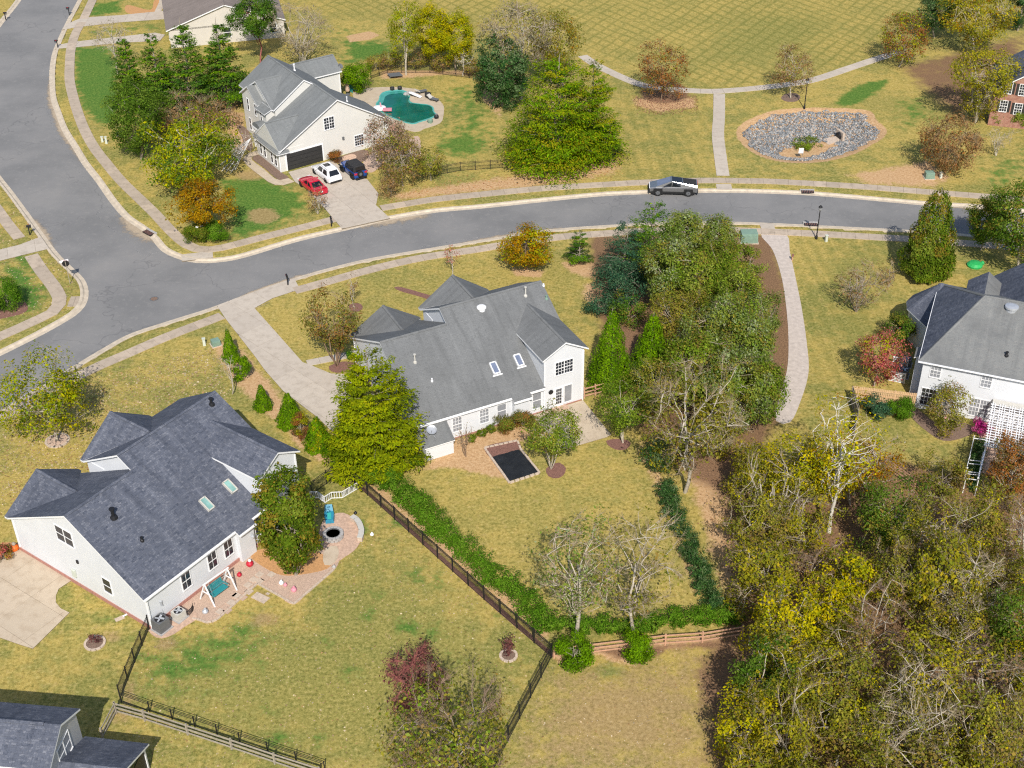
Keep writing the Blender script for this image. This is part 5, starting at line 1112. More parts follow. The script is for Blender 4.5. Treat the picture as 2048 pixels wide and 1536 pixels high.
tw = [(1372,470,8,3.0,'silver'),(1432,478,6.5,2.5,'silver'),(1470,530,6.5,2.6,'fresh'),(1345,545,9,3.2,'silver'),(1412,560,9.5,3.0,'fresh'),(1470,605,9,3.0,'fresh'),(1512,640,7.5,2.6,'silver'),(1362,640,9,3.0,'olive'),(1432,665,10,3.2,'silver'),(1496,705,8.5,3.0,'silver'),(1385,735,9,3.2,'fresh'),(1462,775,9,3.0,'silver'),(1520,770,7,2.6,'fresh')]
od = ('first','second','third','fourth','fifth','sixth','seventh','eighth','ninth','tenth','eleventh','twelfth','thirteenth')
for i, (x, y, h_, r_, pl_) in enumerate(tw):
    q = G(x, y, h_*.6); q.z = 0
    plant('willow_oak', '%s tree, %s of the trail wood counted from the street downwards' % ({'silver':'silvery green','fresh':'fresh green','olive':'olive green'}[pl_], od[i]), None, H=h_, R=r_, kind='ball', pal=pl_, group=GT, world_pos=q, proto='tw_%s_%d' % (pl_, i % 2), base=.15, bark='bark_pale', n=17000, leaf=.165, lobes=.45, twig=1200, clumps=120, flat=1.0, mixcol=('olive',.25))
plant('bare_tree', 'large bare pale tree at the lower end of the trail wood', (1370,985), (1360,735), 235, 'vase', 'olive', base=.15, bark='bark_pale', n=3600, twig=3800, lobes=.35, vis=1.6)
plant('olive_tree', 'olive yellow undergrowth tree left of the large bare pale tree', (1305,850), (1290,705), 125, 'ball', 'olive', base=.05, n=6000, twig=700, mixcol=('silver',.3))
plant('olive_tree', 'yellow-green undergrowth right of the large bare pale tree', (1425,905), (1420,790), 120, 'ball', 'olive_yellow', base=.04, n=6500, twig=500)
plant('dark_shrub', 'dark green shrub at the foot of the large bare pale tree', (1320,935), (1318,878), 96, 'ball', 'magnolia', 'shrub', base=.02, n=3800, mixcol=('olive_yellow',.3))
plant('crape_myrtle', 'feathery green crape myrtle in front of the rear patio', (1102,938), (1098,822), 122, 'vase', 'fresh', base=.3, bark='bark_pale', n=6500, stems=5, leaf=.16, mixcol=('olive',.3))
plant('crape_myrtle', 'feathery dark green crape myrtle right of the rear patio', (1246,886), (1238,768), 122, 'vase', 'fresh', base=.25, bark='bark_pale', n=6500, stems=5, leaf=.16, mixcol=('holly',.45))
plant('copper_shrub', 'left of two reddish green shrubs against the centre house rear wall', (1010,866), (1010,822), 42, 'ball', 'myrtle', 'shrub', base=.02, leaf=.11, mixcol=('laurel',.35)); plant('copper_shrub', 'right of two reddish green shrubs against the centre house rear wall', (1045,858), (1044,820), 44, 'ball', 'myrtle', 'shrub', base=.02, leaf=.11, mixcol=('laurel',.35))
GS = 'small green shrubs along the rear wall'
for x, y, lb in ((944,884,'leftmost small green shrub under the rear windows'),(964,874,'middle small green shrub under the rear windows'),(984,866,'rightmost small green shrub under the rear windows')): plant('small_shrub', lb, (x,y), (x,y-18), 19, 'ball', 'laurel', 'shrub', group=GS, base=.0, leaf=.09)
plant('small_shrub', 'low dark shrub left of the storage room corner', (828,930), (828,908), 34, 'ball', 'hedge', 'shrub', base=.0, leaf=.1)
plant('bare_tree', 'small bare crape myrtle beside the storage room', (932,914), (930,848), 46, 'vase', 'greytwig', base=.35, bark='bark_brown', n=60, twig=260, stems=4)
plant('gold_conifer', 'huge golden green conifer in front of the centre house end wall', (752,925), (748,688), 212, 'cone', 'gold_conifer', base=.02, n=36000, leaf=.27, droop=-.1, pw=.74)
plant('crape_myrtle', 'orange-barked crape myrtle with olive leaves beside the front walk', (674,732), (660,592), 140, 'vase', 'myrtle', base=.25, bark='bark_brown', n=5200, twig=1500, stems=6, mixcol=('olive',.6))
plant('sapling', 'thin half-bare sapling in a mulch ring on the front lawn', (709,616), (704,540), 38, 'ball', 'brown', base=.3, bark='bark_pale', n=220, twig=260); plant('sapling', 'thin red-leaved sapling by the south sidewalk', (905,552), (905,488), 30, 'column', 'redleaf', base=.3, bark='bark_pale', n=420, twig=120)
plant('round_shrub', 'small dark ball shrub at the garage corner of the centre house', (700,718), (700,700), 20, 'ball', 'hedge', 'shrub', base=.0, leaf=.08, lobes=.04)
# ---- row between the driveway and the left house
GR = 'evergreens between the two driveways'
plant('arborvitae', 'slim arborvitae behind the green utility box', (463,722), (460,652), 34, 'spire', 'arbor', group=GR, base=.02, leaf=.13, dens=3)
plant('arborvitae', 'short arborvitae just below the slim one', (484,758), (482,708), 36, 'ball', 'arbor', group=GR, base=.0, leaf=.13, dens=3)
plant('sapling', 'thin bare sapling beside the short arborvitae', (465,788), (462,700), 44, 'ball', 'greytwig', base=.35, bark='bark_pale', n=40, twig=180)
plant('arborvitae', 'single conical arborvitae in an orange straw ring', (527,818), (523,764), 38, 'spire', 'arbor', group=GR, base=.02, leaf=.12, dens=3)
plant('arborvitae', 'conical arborvitae at the driveway edge above the rust shrub', (582,850), (576,780), 56, 'spire', 'arbor', group=GR, base=.02, leaf=.14, dens=3)
plant('copper_shrub', 'rust red shrub between the green evergreens', (604,876), (604,826), 36, 'ball', 'rust', 'shrub', base=.02, leaf=.11, mixcol=('yellowgreen',.5))
plant('arborvitae', 'bright evergreen right below the rust shrub', (638,896), (632,828), 60, 'spire', 'arbor', group=GR, base=.02, leaf=.14, dens=3, mixcol=('yellowgreen',.3))
plant('arborvitae', 'lowest evergreen of the row, left of the golden conifer', (680,922), (676,858), 74, 'ball', 'arbor', group=GR, base=.01, leaf=.14, dens=3)
# ---- hedges: each one a thing with its shrubs as parts
def hedge(name, label, px, w, h, pal, step=.8, seed=1):
    P = smooth_line(GP(px), step); root = empty(name, P[0], 0, label, 'hedge'); rng = np.random.default_rng(seed)
    protos = [tree_meshes('ball', w*.62, h*1.0, seed*10+k, pal, base=.0, leaf=.12, n=1500, clumps=26, lobes=.25, bark='bark_brown') for k in range(3)]
    for i, q in enumerate(P):
        k = rng.integers(3); s = rng.uniform(.82, 1.15); o = link('shrub', protos[k][1], root, q-P[0]+Vector((rng.normal()*.12, rng.normal()*.12, 0)), (0,0,rng.uniform(0,6.28))); o.scale = (s, s, rng.uniform(.8,1.15))
hedge('hedge', 'long laurel hedge running beside the black diagonal fence', [(722,942),(770,970),(830,1015),(880,1068),(930,1112),(980,1160),(1030,1200),(1085,1245)], 2.2, 1.8, 'hedge', .95, 3)
hedge('hedge', 'hedge along the right side of the centre back yard', [(1328,985),(1345,1030),(1370,1080),(1390,1130),(1410,1180),(1430,1225)], 1.6, 1.5, 'magnolia', .95, 4)
hedge('hedge', 'hedge along the rail fence at the bottom of the centre back yard', [(1095,1262),(1150,1262),(1200,1262),(1260,1262),(1320,1256),(1390,1246),(1468,1240)], 1.5, 1.5, 'hedge', .95, 5)
plant('bare_tree', 'left of the two half-bare trees in the centre back yard', (1152,1275), (1120,1030), 185, 'vase', 'silver', base=.15, bark='bark_pale', n=2400, twig=3200, vis=1.3)
plant('bare_tree', 'right of the two half-bare trees in the centre back yard', (1268,1272), (1262,1040), 205, 'vase', 'olive', base=.15, bark='bark_pale', n=1500, twig=3400, vis=1.6)
plant('round_hedge', 'left bright green round shrub at the fence corner', (1147,1334), (1146,1262), 78, 'ball', 'arbor', 'shrub', base=.0, leaf=.13, lobes=.1, dens=3); plant('round_hedge', 'right bright green round shrub below the hedge', (1273,1325), (1273,1262), 62, 'ball', 'arbor', 'shrub', base=.0, leaf=.13, lobes=.1, dens=3)
# ---- left garden
plant('laurel_tree', 'dense green laurel tree in front of the left house rear gable', (592,1150), (585,936), 132, 'column', 'laurel', base=.02, n=19000, lobes=.12, clumps=190, leaf=.22)
plant('willow_tree', 'yellow-green tree with grey limbs on the left front lawn', (115,882), (85,715), 205, 'ball', 'yellowgreen', base=.12, bark='bark_pale', n=7500, twig=1100, mixcol=('laurel',.35), lobes=.4, vis=1.4)
plant('round_hedge', 'large clipped round bush at the left edge across the street', (20,618), (20,548), 68, 'ball', 'hedge', 'shrub', base=.0, leaf=.1, lobes=.04, dens=3)
plant('dark_shrub', 'tiny purple shrub in a stone ring beside the left driveway', (190,1288), (192,1268), 26, 'ball', 'purple', 'shrub', base=.0, leaf=.1, n=400)
plant('red_maple', 'little dark red tree in a stone ring near the black fence', (1017,1314), (1012,1268), 30, 'vase', 'purple', base=.05, bark='bark_red', n=500, twig=200, stems=4)
plant('red_shrub', 'red twiggy shrub in the left back yard behind the bare tree', (838,1430), (836,1312), 150, 'vase', 'purple', 'shrub', base=.04, bark='bark_red', n=2600, twig=6500, stems=9, twigmat='bark_red')
plant('bare_tree', 'large half-bare tree at the bottom edge of the left back yard', (905,1590), (885,1372), 290, 'vase', 'olive', base=.08, bark='bark_grey', n=6500, twig=6500, vis=1.3, mixcol=('fresh',.4), twigmat='twig_brown')
plant('red_shrub', 'small red-leaved shrub beside the left garage door corner', (10,1120), (10,1092), 40, 'ball', 'redleaf', 'shrub', base=.0, leaf=.1, mixcol=('laurel',.4))
# ---- lower right wood: individuals in rows
GW = 'trees of the lower right wood'
wood = [  # row label, y of crowns, list of (x, H, R, palette, bare)
 ('back row below the cedar fence', 930, [(1500,8,2.6,'olive_yellow'),(1580,9,2.8,'yellow'),(1655,9,2.8,'yellow'),(1730,8,2.6,'orange'),(2030,7,2.4,'rust')]),
 ('second row of the wood', 1035, [(1500,9,3.0,'olive'),(1590,8,3.0,'olive_yellow'),(1790,9,3.2,'holly'),(1880,9,3.2,'olive'),(1975,9,3.2,'olive'),(2060,9,3.0,'brown')]),
 ('third row of the wood', 1140, [(1535,8,2.9,'olive_yellow'),(1625,8,2.6,'brown'),(1700,8,3.0,'yellow'),(1800,9,3.2,'olive'),(1890,10,3.4,'olive_yellow'),(1985,9,3.2,'olive'),(2060,9,3.0,'olive')]),
 ('fourth row of the wood', 1240, [(1565,8,2.6,'yellow'),(1650,8,3.0,'yellow'),(1740,9,3.2,'brown'),(1930,9,3.2,'olive'),(2030,9,3.2,'holly')]),
 ('fifth row of the wood', 1345, [(1525,7,2.6,'holly'),(1600,8,2.8,'olive_yellow'),(1690,9,3.2,'olive'),(1880,9,3.2,'olive_yellow'),(1975,9,3.2,'brown'),(2060,9,3.0,'yellow')]),
 ('row along the bottom edge', 1450, [(1505,8,2.6,'yellow'),(1590,9,3.0,'olive_yellow'),(1700,9,3.2,'olive'),(1800,9,3.2,'olive'),(1975,9,3.2,'olive'),(2060,9,3.0,'olive')]),
 ('row cut by the frame', 1560, [(1530,8,2.8,'olive_yellow'),(1630,9,3.0,'olive'),(1740,9,3.2,'olive'),(1850,9,3.2,'olive'),(1960,9,3.2,'olive_yellow'),(2060,9,3.0,'olive')])]
CN_ = {'olive':'olive','olive_yellow':'olive yellow','yellow':'bright yellow','orange':'orange','rust':'rust-coloured','holly':'dark green','brown':'brown twiggy'}
random.seed(21)
for ri, (rl, y, L_) in enumerate(wood):
    for i, (x, h_, r_, pl_) in enumerate(L_):
        h2 = h_*random.uniform(.72,1.15); q = G(x+random.uniform(-14,14), y+random.uniform(-16,16), h2*.62); q.z = 0
        kw = {'yellow': dict(n=6500, twig=1500, leaf=.2, clumps=70), 'brown': dict(n=2200, twig=4400, leaf=.15, clumps=90, twigmat='twig_brown'), 'holly': dict(n=9000, twig=600, leaf=.18, clumps=90)}.get(pl_, dict(n=6600, twig=2600, leaf=.17, clumps=80))
        plant('woodland_tree', '%s woodland tree, %s from left in the %s' % (CN_[pl_], od[i], rl), None, H=h2, R=r_*random.uniform(.78,1.08), kind='vase' if (pl_ == 'brown' or i % 2) else 'ball', pal=pl_, group=GW, world_pos=q, proto='wd_%s_%d' % (pl_, i % 2 + 2*(ri % 2)), base=.1, bark='bark_pale', lobes=.45, mixcol=('yellow',.12) if pl_ == 'olive' else ('olive',.3), **kw)
plant('sycamore_tree', 'white-limbed sycamore with yellow leaves below the asphalt trail', (1658,1065), (1620,800), 150, 'vase', 'yellow', base=.25, bark='bark_white', n=3800, twig=900, vis=1.6, mixcol=('orange',.35))
plant('bare_tree', 'grey leafless tree standing among the second row of the wood', (1905,1300), (1890,1100), 150, 'vase', 'greytwig', base=.12, bark='bark_pale', n=500, twig=3000, vis=2.0); plant('bare_tree', 'pale leafless tree rising at the bottom of the wood', (1800,1560), (1790,1330), 190, 'vase', 'greytwig', base=.12, bark='bark_pale', n=500, twig=3200, vis=2.2)
plant('bare_tree', 'tan leafless sapling tree right of the white-limbed sycamore', (1700,1010), (1740,830), 130, 'vase', 'greytwig', base=.15, bark='bark_pale', n=200, twig=600, stems=4); plant('bare_tree', 'tan leafless thicket tree left of the white-limbed sycamore', (1530,1090), (1510,900), 150, 'vase', 'olive_yellow', base=.1, bark='bark_pale', n=900, twig=1500, stems=6)
plant('climbing_shrub', 'tall olive shrub at the right end of the split-rail fence of the right yard', (1880,985), H=3.6, R=2.4, kind='ball', pal='olive', cat='shrub', base=.02, n=3600, twig=500); plant('climbing_shrub', 'rust and yellow shrub below the lattice pergola at the right edge', (2020,1010), H=3.5, R=2.6, kind='ball', pal='rust', cat='shrub', base=.02, n=3800, twig=500, mixcol=('olive_yellow',.5))

# ================================================================== VEHICLES
def wheel(root, x, y, r, w, rimm='rim'):
    sg = 1 if y > 0 else -1; t = MB(); n = 18
    prof = [(r*.62,-w/2),(r*.93,-w/2),(r,-w*.36),(r,w*.36),(r*.93,w/2),(r*.62,w/2)]
    rings = [[Vector((x+rr*math.cos(2*math.pi*i/n), y+yy, r+rr*math.sin(2*math.pi*i/n))) for i in range(n)] for rr, yy in prof]
    for a, b_ in zip(rings, rings[1:]+rings[:1]):
        for i in range(n): t.poly([a[i], a[(i+1)%n], b_[(i+1)%n], b_[i]])
    o = t.build('wheel', MAT['tyre'], root); q = MB()
    for k in range(5):
        an = 2*math.pi*k/5; q.obox(Vector((x+.33*r*math.cos(an), y+sg*w*.36, r+.33*r*math.sin(an))), Vector((math.cos(an),0,math.sin(an)))*r*.31, Vector((-math.sin(an),0,math.cos(an)))*r*.11, Vector((0,sg,0))*.02)
    q.tube((x,y+sg*w*.1,r),(x,y+sg*w*.3,r), r*.62, n=14); q.build('rim', MAT[rimm], o)
def loft(rings, mat, name, root, smooth=True):
    mb = MB(); n = len(rings[0]); mb.v = [tuple(p) for r_ in rings for p in r_]
    for i in range(len(rings)-1):
        for j in range(n-1): mb.f.append((i*n+j, i*n+j+1, (i+1)*n+j+1, (i+1)*n+j)); mb.m.append(0); mb.uv.append(None)
    for e in (0, len(rings)-1): mb.f.append(tuple(e*n+j for j in (range(n) if e else range(n-1,-1,-1)))); mb.m.append(0); mb.uv.append(None)
    o = mb.build(name, mat, root)
    if smooth:
        o.data.polygons.foreach_set('use_smooth', [True]*len(mb.f)); o.data.set_sharp_from_angle(angle=math.radians(38))
    return o
def car(label, pos, az, paint, L, W, lower, green, wheels, rw, kind):
    """lower: (x, half width, z belt); green: (x base rear, x roof rear, x roof front, x base front, roof z, belt z)"""
    root = empty({'suv':'white_suv','coupe':'red_car','jeep':'blue_offroader'}[kind], pos, math.radians(az), label, 'car'); P = MAT[paint]
    rings = []
    for x, w, z in lower:
        zb = .26; rings.append([Vector((x, y*w, zz)) for y, zz in ((-.8,zb),(-.96,zb+.08),(-1,zb+.28),(-1,z*.72),(-.975,z*.9),(-.90,z),(-.4,z+.03),(.4,z+.03),(.90,z),(.975,z*.9),(1,z*.72),(1,zb+.28),(.96,zb+.08),(.8,zb))])
    loft([r_+[r_[0]] for r_ in rings], P, 'body', root)
    xb, xr, xf, xw, zr, zb = green; wb = W/2*.90; wr = W/2*(.72 if kind != 'jeep' else .8)
    base = [(xb,-wb*.93),(xb+.25,-wb),(xw-.3,-wb),(xw,-wb*.9),(xw,wb*.9),(xw-.3,wb),(xb+.25,wb),(xb,wb*.93)]
    roof = [(xr,-wr*.93),(xr+.12,-wr),(xf-.1,-wr),(xf,-wr*.9),(xf,wr*.9),(xf-.1,wr),(xr+.12,wr),(xr,wr*.93)]
    mb = MB(); b0 = [Vector((x,y,zb-.05)) for x, y in base]; t0 = [Vector((x,y,zr-.03)) for x, y in roof]; t1 = [Vector((x*.97+(xr+xf)*.015, y*.88, zr+.03)) for x, y in roof]
    mb.hexa(b0, t0); mb.hexa(t0, t1); mb.build('cabin', MAT['soft_top'] if kind == 'jeep' else P, root)
    def pane(name, quad, inset, mat='car_glass'):
        c0 = sum(quad, Vector())/4; n = (quad[1]-quad[0]).cross(quad[3]-quad[0]).normalized(); g = MB(); q = [c0+(p-c0)*inset for p in quad]
        g.hexa([p-n*.01 for p in q], [p+n*.018 for p in q]); g.build(name, MAT[mat], root)
    pane('windscreen', [b0[3], b0[4], t0[4], t0[3]], .9); pane('rear_window', [b0[7], b0[0], t0[0], t0[7]], .84)
    for a, b_, sg in ((1,2,1),(6,5,-1)):
        p0, p1, q1, q0 = b0[a], b0[b_], t0[b_], t0[a]
        for f0, f1 in ((.03,.47),(.52,.97)):
            qd = [p0.lerp(p1,f0), p0.lerp(p1,f1), q0.lerp(q1,f1), q0.lerp(q1,f0)]; pane('side_window', qd if sg > 0 else qd[::-1], .86)
    xr_, xf_ = wheels
    for x in (xr_, xf_):
        for y in (-W/2+.12, W/2-.12): wheel(root, x, y, rw, .24)
        for sg in (-1, 1):
            a = MB(); a.tube((x, sg*(W/2-.14), rw),(x, sg*(W/2-.008), rw), rw*1.16, n=18); a.build('wheel_arch', MAT['tyre'], root)
    for sg in (-1, 1):
        a = MB(); a.obox((-L/2+.12, sg*W*.37, lower[0][2]*.86), (.10,0,0), (0,W*.09,0), (0,0,.09)); a.build('tail_lamp', MAT['lamp_red'], root)
        a = MB(); a.obox((L/2-.16, sg*W*.36, .66), (.12,0,0), (0,W*.1,0), (0,0,.07)); a.build('headlight', MAT['lamp_clear'], root)
        a = MB(); a.obox((xw-.45, sg*(W/2+.08), zb+.04), (.08,0,0), (0,.1,0), (0,0,.07)); a.build('mirror', P, root)
    a = MB(); a.obox((-L/2+.005, 0, .62), (.02,0,0), (0,.17,0), (0,0,.09)); a.build('number_plate', MAT['white_trim'], root)
    a = MB(); a.obox((-L/2+.03, 0, .36), (.06,0,0), (0,W*.4,0), (0,0,.09)); a.build('bumper', MAT['tyre' if kind != 'coupe' else 'paint_red'], root)
    if kind == 'suv':
        for sg in (-1, 1): a = MB(); a.bar((xr+.1, sg*wr*.92, zr+.06), (xf-.15, sg*wr*.92, zr+.06), .05, .04); a.build('roof_rail', MAT['silver'], root)
        a = MB(); a.obox(((xf+xr)/2+.45, 0, zr+.035), (.42,0,0), (0,wr*.55,0), (0,0,.012)); a.build('sunroof', MAT['car_glass'], root)
    if kind == 'coupe': a = MB(); a.obox((-L/2+.16, 0, lower[1][2]+.10), (.1,0,0), (0,W*.4,0), (0,0,.02)); a.build('spoiler', P, root)
    if kind == 'jeep':
        s = MB(); s.tube((-L/2-.16,.15,.95),(-L/2+.06,.15,.95), .38, n=18); o = s.build('spare_wheel', MAT['tyre'], root); s = MB(); s.tube((-L/2-.18,.15,.95),(-L/2-.15,.15,.95), .2, n=12); s.build('rim', MAT['ac_grey'], o)
        for x in (xr_, xf_):
            for sg in (-1, 1): s = MB(); s.obox((x, sg*(W/2+.04), rw*2+.06), (.5,0,0), (0,.12,0), (0,0,.035)); s.build('fender', MAT['tyre'], root)
        s = MB(); s.obox((L/2-.2, 0, .9), (.12,0,0), (0,W*.28,0), (0,0,.14)); s.build('grille', MAT['black_metal'], root)
    return root
Av = Vector((math.cos(math.radians(A2)), math.sin(math.radians(A2)), 0))
car('white sport utility vehicle parked between the red car and the blue off-roader', G(640,357.5)+Av*.93, 123.8, 'paint_white', 4.9, 1.92, [(-2.45,.86,.95),(-2.3,.94,1.05),(-1.5,.96,1.06),(0,.96,1.04),(1.0,.96,1.0),(1.6,.95,.95),(2.15,.88,.84),(2.42,.70,.66)], (-2.3,-1.85,.35,1.15,1.7,1.05), (-1.45,1.5), .36, 'suv')
car('red coupe parked at the left edge of the pool house driveway', G(612.5,382)+Av*.9, 123.8, 'paint_red', 4.75, 1.88, [(-2.38,.80,.86),(-2.2,.90,.92),(-1.5,.94,.93),(0,.93,.9),(1.0,.94,.88),(1.6,.93,.84),(2.15,.82,.74),(2.36,.62,.6)], (-1.75,-.75,.3,1.15,1.34,.92), (-1.4,1.42), .34, 'coupe')
car('blue open-style off-roader with black canvas top and spare wheel', G(693.5,352)+Av*.92, 123.8, 'paint_blue', 4.3, 1.86, [(-2.0,.80,1.12),(-1.9,.82,1.15),(-1.0,.82,1.15),(.5,.82,1.13),(.9,.74,1.1),(1.7,.62,1.05),(2.05,.56,1.0),(2.1,.5,.9)], (-1.95,-1.85,.3,.72,1.82,1.15), (-1.3,1.3), .42, 'jeep')
# angular steel pickup on the street
fr, re = G(1317.5,391,-.1), G(1374.6,392.3,-.1); hd = (fr-re); az_t = math.atan2(hd.y, hd.x); sd_ = Vector((-hd.y, hd.x, 0)).normalized(); sd_ = sd_ if sd_.y > 0 else -sd_
t = empty('steel_pickup', (fr+re)/2+sd_*.92, az_t, 'angular stainless steel pickup truck parked on the street', 'truck')
L2, Wt = 2.84, 1.0; prof = [(-2.84,.55),(-2.84,1.32),(-2.75,1.36),(.25,1.79),(2.1,1.08),(2.8,.92),(2.84,.6)]; mb = MB()
def sec(w): return [Vector((x, w*(.98 if z > 1.2 else 1)-(.0 if z < 1.2 else math.copysign(.12,w)*max(0,(z-1.1))*1.4), z)) for x, z in prof]
A_, B_ = sec(-Wt), sec(Wt)
low = [(-2.84,.55),(-2.84,1.32),(2.1,1.08),(2.8,.92),(2.84,.6)]
def side(w): return [Vector((-2.84,w*.97,.5)), Vector((-2.84,w,1.12)), Vector((2.1,w,.98)), Vector((2.8,w*.9,.86)), Vector((2.84,w*.88,.5))]
sa, sb = side(-Wt), side(Wt); mb.poly(sa[::-1]); mb.poly(sb)
ta = [Vector((-2.80,-.84,1.36)), Vector((.25,-.70,1.79)), Vector((2.1,-.86,1.10)), Vector((2.76,-.82,.95))]; tb = [Vector((p.x,-p.y,p.z)) for p in ta]
mb.poly([sa[1], sa[2], ta[2], ta[1], ta[0]]); mb.poly([sb[2], sb[1], tb[0], tb[1], tb[2]]); mb.poly([sa[2], sa[3], ta[3], ta[2]]); mb.poly([sb[3], sb[2], tb[2], tb[3]])
mb.poly([ta[2], ta[3], tb[3], tb[2]]); mb.poly([ta[0], ta[1], tb[1], tb[0]]); mb.poly([ta[1], ta[2], tb[2], tb[1]]); mb.poly([sa[0], sa[1], ta[0], tb[0], sb[1], sb[0]]); mb.poly([sa[3], sa[4], sb[4], sb[3], tb[3], ta[3]]); mb.poly([sa[0], sb[0], sb[4], sa[4]])
mb.build('body', MAT['steel'], t)
def tp(name, q, mat, up=.012):
    n = (q[1]-q[0]).cross(q[2]-q[0]).normalized(); n = n if n.z > 0 or abs(n.y) > .5 else -n; m_ = MB(); m_.hexa([p for p in q], [p+n*up for p in q]); m_.build(name, MAT[mat], t)
def lr(a, b_, f): return a.lerp(b_, f)
tp('windscreen', [lr(ta[1],ta[2],.08)*1+Vector((0,.07,0)), lr(ta[1],ta[2],.9)+Vector((0,.07,0)), lr(tb[1],tb[2],.9)-Vector((0,.07,0)), lr(tb[1],tb[2],.08)-Vector((0,.07,0))][::-1], 'skylight_glass')
tp('roof_glass', [lr(ta[1],ta[0],.02)+Vector((0,.06,0)), lr(ta[1],ta[0],.42)+Vector((0,.06,0)), lr(tb[1],tb[0],.42)-Vector((0,.06,0)), lr(tb[1],tb[0],.02)-Vector((0,.06,0))], 'car_glass')
tp('bed_cover', [lr(ta[1],ta[0],.45)+Vector((0,.06,0)), lr(ta[1],ta[0],.97)+Vector((0,.06,0)), lr(tb[1],tb[0],.97)-Vector((0,.06,0)), lr(tb[1],tb[0],.45)-Vector((0,.06,0))], 'soft_top')
for S_, T_, sg in ((sa, ta, -1), (sb, tb, 1)):
    f = lambda x, k: lr(lr(S_[1],S_[2],(x+2.84)/4.94), lr(T_[0],T_[1],(x+2.8)/3.05) if x < .25 else lr(T_[1],T_[2],(x-.25)/1.85), k)
    for x0, x1, x2, x3 in ((-.85,.18,.12,-.75),(.22,1.35,.95,.22)):
        q = [f(x0,.22), f(x1,.22), f(x2,.86 if x2 < .5 else .6), f(x3,.86)]; n = (q[1]-q[0]).cross(q[2]-q[0]).normalized()*(1 if sg < 0 else -1); n = n if n.y*sg > 0 else -n
        m_ = MB(); m_.hexa([p+n*.002 for p in q], [p+n*.02 for p in q]); m_.build('side_window', MAT['car_glass'], t)
    for x in (-1.78, 1.82):
        m_ = MB(); m_.hexa([Vector((x+dx, sg*(Wt-.12), z)) for dx, z in ((-.62,.25),(.62,.25),(.5,.9),(-.5,.9))], [Vector((x+dx, sg*(Wt+.03), z)) for dx, z in ((-.62,.25),(.62,.25),(.5,.9),(-.5,.9))]); m_.build('wheel_arch', MAT['tyre'], t); wheel(t, x, sg*(Wt-.02), .44, .3, 'ac_grey')
    m_ = MB(); m_.obox((0, sg*.95, .42), (2.6,0,0), (0,.06,0), (0,0,.1)); m_.build('sill', MAT['tyre'], t)
for x, nm in ((2.86,'bumper'),(-2.86,'bumper')): m_ = MB(); m_.obox((x,0,.5), (.08,0,0), (0,.9,0), (0,0,.16)); m_.build(nm, MAT['tyre'], t)
m_ = MB(); m_.obox((2.82,0,.9), (.05,0,0), (0,.84,0), (0,0,.02)); m_.build('light_bar', MAT['lamp_clear'], t); m_ = MB(); m_.obox((-2.85,0,1.28), (.02,0,0), (0,.9,0), (0,0,.02)); m_.build('tail_lamp', MAT['lamp_red'], t)

# ================================================================== FENCES
def metal_fence(label, pts, h=1.2, step=2.0, name='metal_fence', pickets=True):
    P = GP(pts); root = empty(name, P[0], 0, label, 'fence'); o0 = P[0]; M_ = MAT['black_metal']
    for a, b_ in zip(P, P[1:]):
        k = max(1, round((b_-a).length/step)); d = (b_-a).normalized()
        for i in range(k):
            p, q = a.lerp(b_, i/k)-o0, a.lerp(b_, (i+1)/k)-o0
            m = MB(); m.obox(p+Vector((0,0,h*.53)), d*.035, Vector((-d.y,d.x,0))*.035, Vector((0,0,h*.53))); m.build('post', M_, root)
            for z in (.12, h-.2, h-.04): m = MB(); m.bar(p+Vector((0,0,z)), q+Vector((0,0,z)), .025, .035); m.build('rail', M_, root)
            if not pickets: continue
            m = MB(); n = max(2, int((q-p).length/.11))
            for j in range(1, n): c0 = p.lerp(q, j/n); m.obox(c0+Vector((0,0,h*.51)), d*.009, Vector((-d.y,d.x,0))*.009, Vector((0,0,h*.46)))
            m.build('pickets', M_, root)['kind'] = 'stuff'
    m = MB(); m.obox(P[-1]-o0+Vector((0,0,h*.53)), Vector((.035,0,0)), Vector((0,.035,0)), Vector((0,0,h*.53))); m.build('post', M_, root)
    return root
def rail_fence(label, pts, mat, h=1.15, n=3, step=2.5, wire=False, name='rail_fence'):
    P = GP(pts); root = empty(name, P[0], 0, label, 'fence'); o0 = P[0]
    for a, b_ in zip(P, P[1:]):
        k = max(1, round((b_-a).length/step)); d = (b_-a).normalized(); sdv = Vector((-d.y,d.x,0))
        for i in range(k+1):
            if i == k and b_ is not P[-1]: continue
            p = a.lerp(b_, i/k)-o0; m = MB(); m.obox(p+Vector((0,0,h*.54)), d*.06, sdv*.06, Vector((0,0,h*.54))); m.build('post', MAT[mat], root)
        for i in range(k):
            p, q = a.lerp(b_, i/k)-o0, a.lerp(b_, (i+1)/k)-o0
            for j in range(n):
                z = h*(.2+.72*j/(n-1)) + random.uniform(-.02,.02); m = MB(); m.bar(p+Vector((0,0,z)), q+Vector((0,0,z+random.uniform(-.02,.02))), .045, .12); m.build('rail', MAT[mat], root)
    return root
random.seed(3)
metal_fence('black metal fence running diagonally between the left and centre back yards', [(624,990),(683,947),(735,991),(968,1200),(1103,1316),(994,1526),(985,1548)], 1.45)
metal_fence('black metal fence from the left house corner down to the grey rail fence', [(299,1258),(270,1325),(241,1398)], 1.4)
metal_fence('black metal fence standing just behind the grey rail fence', [(243,1404),(300,1424),(390,1454),(480,1486),(650,1544)], 1.0, 2.4, pickets=False)
rail_fence('weathered grey three-rail fence at the bottom left', [(233,1426),(290,1442),(376,1470),(464,1499),(550,1528),(640,1557)], 'wood_grey', 1.05, 3, 3.5)
rail_fence('short grey rail fence turning back towards the near house', [(206,1478),(233,1427)], 'wood_grey', 1.05, 3, 2.5)
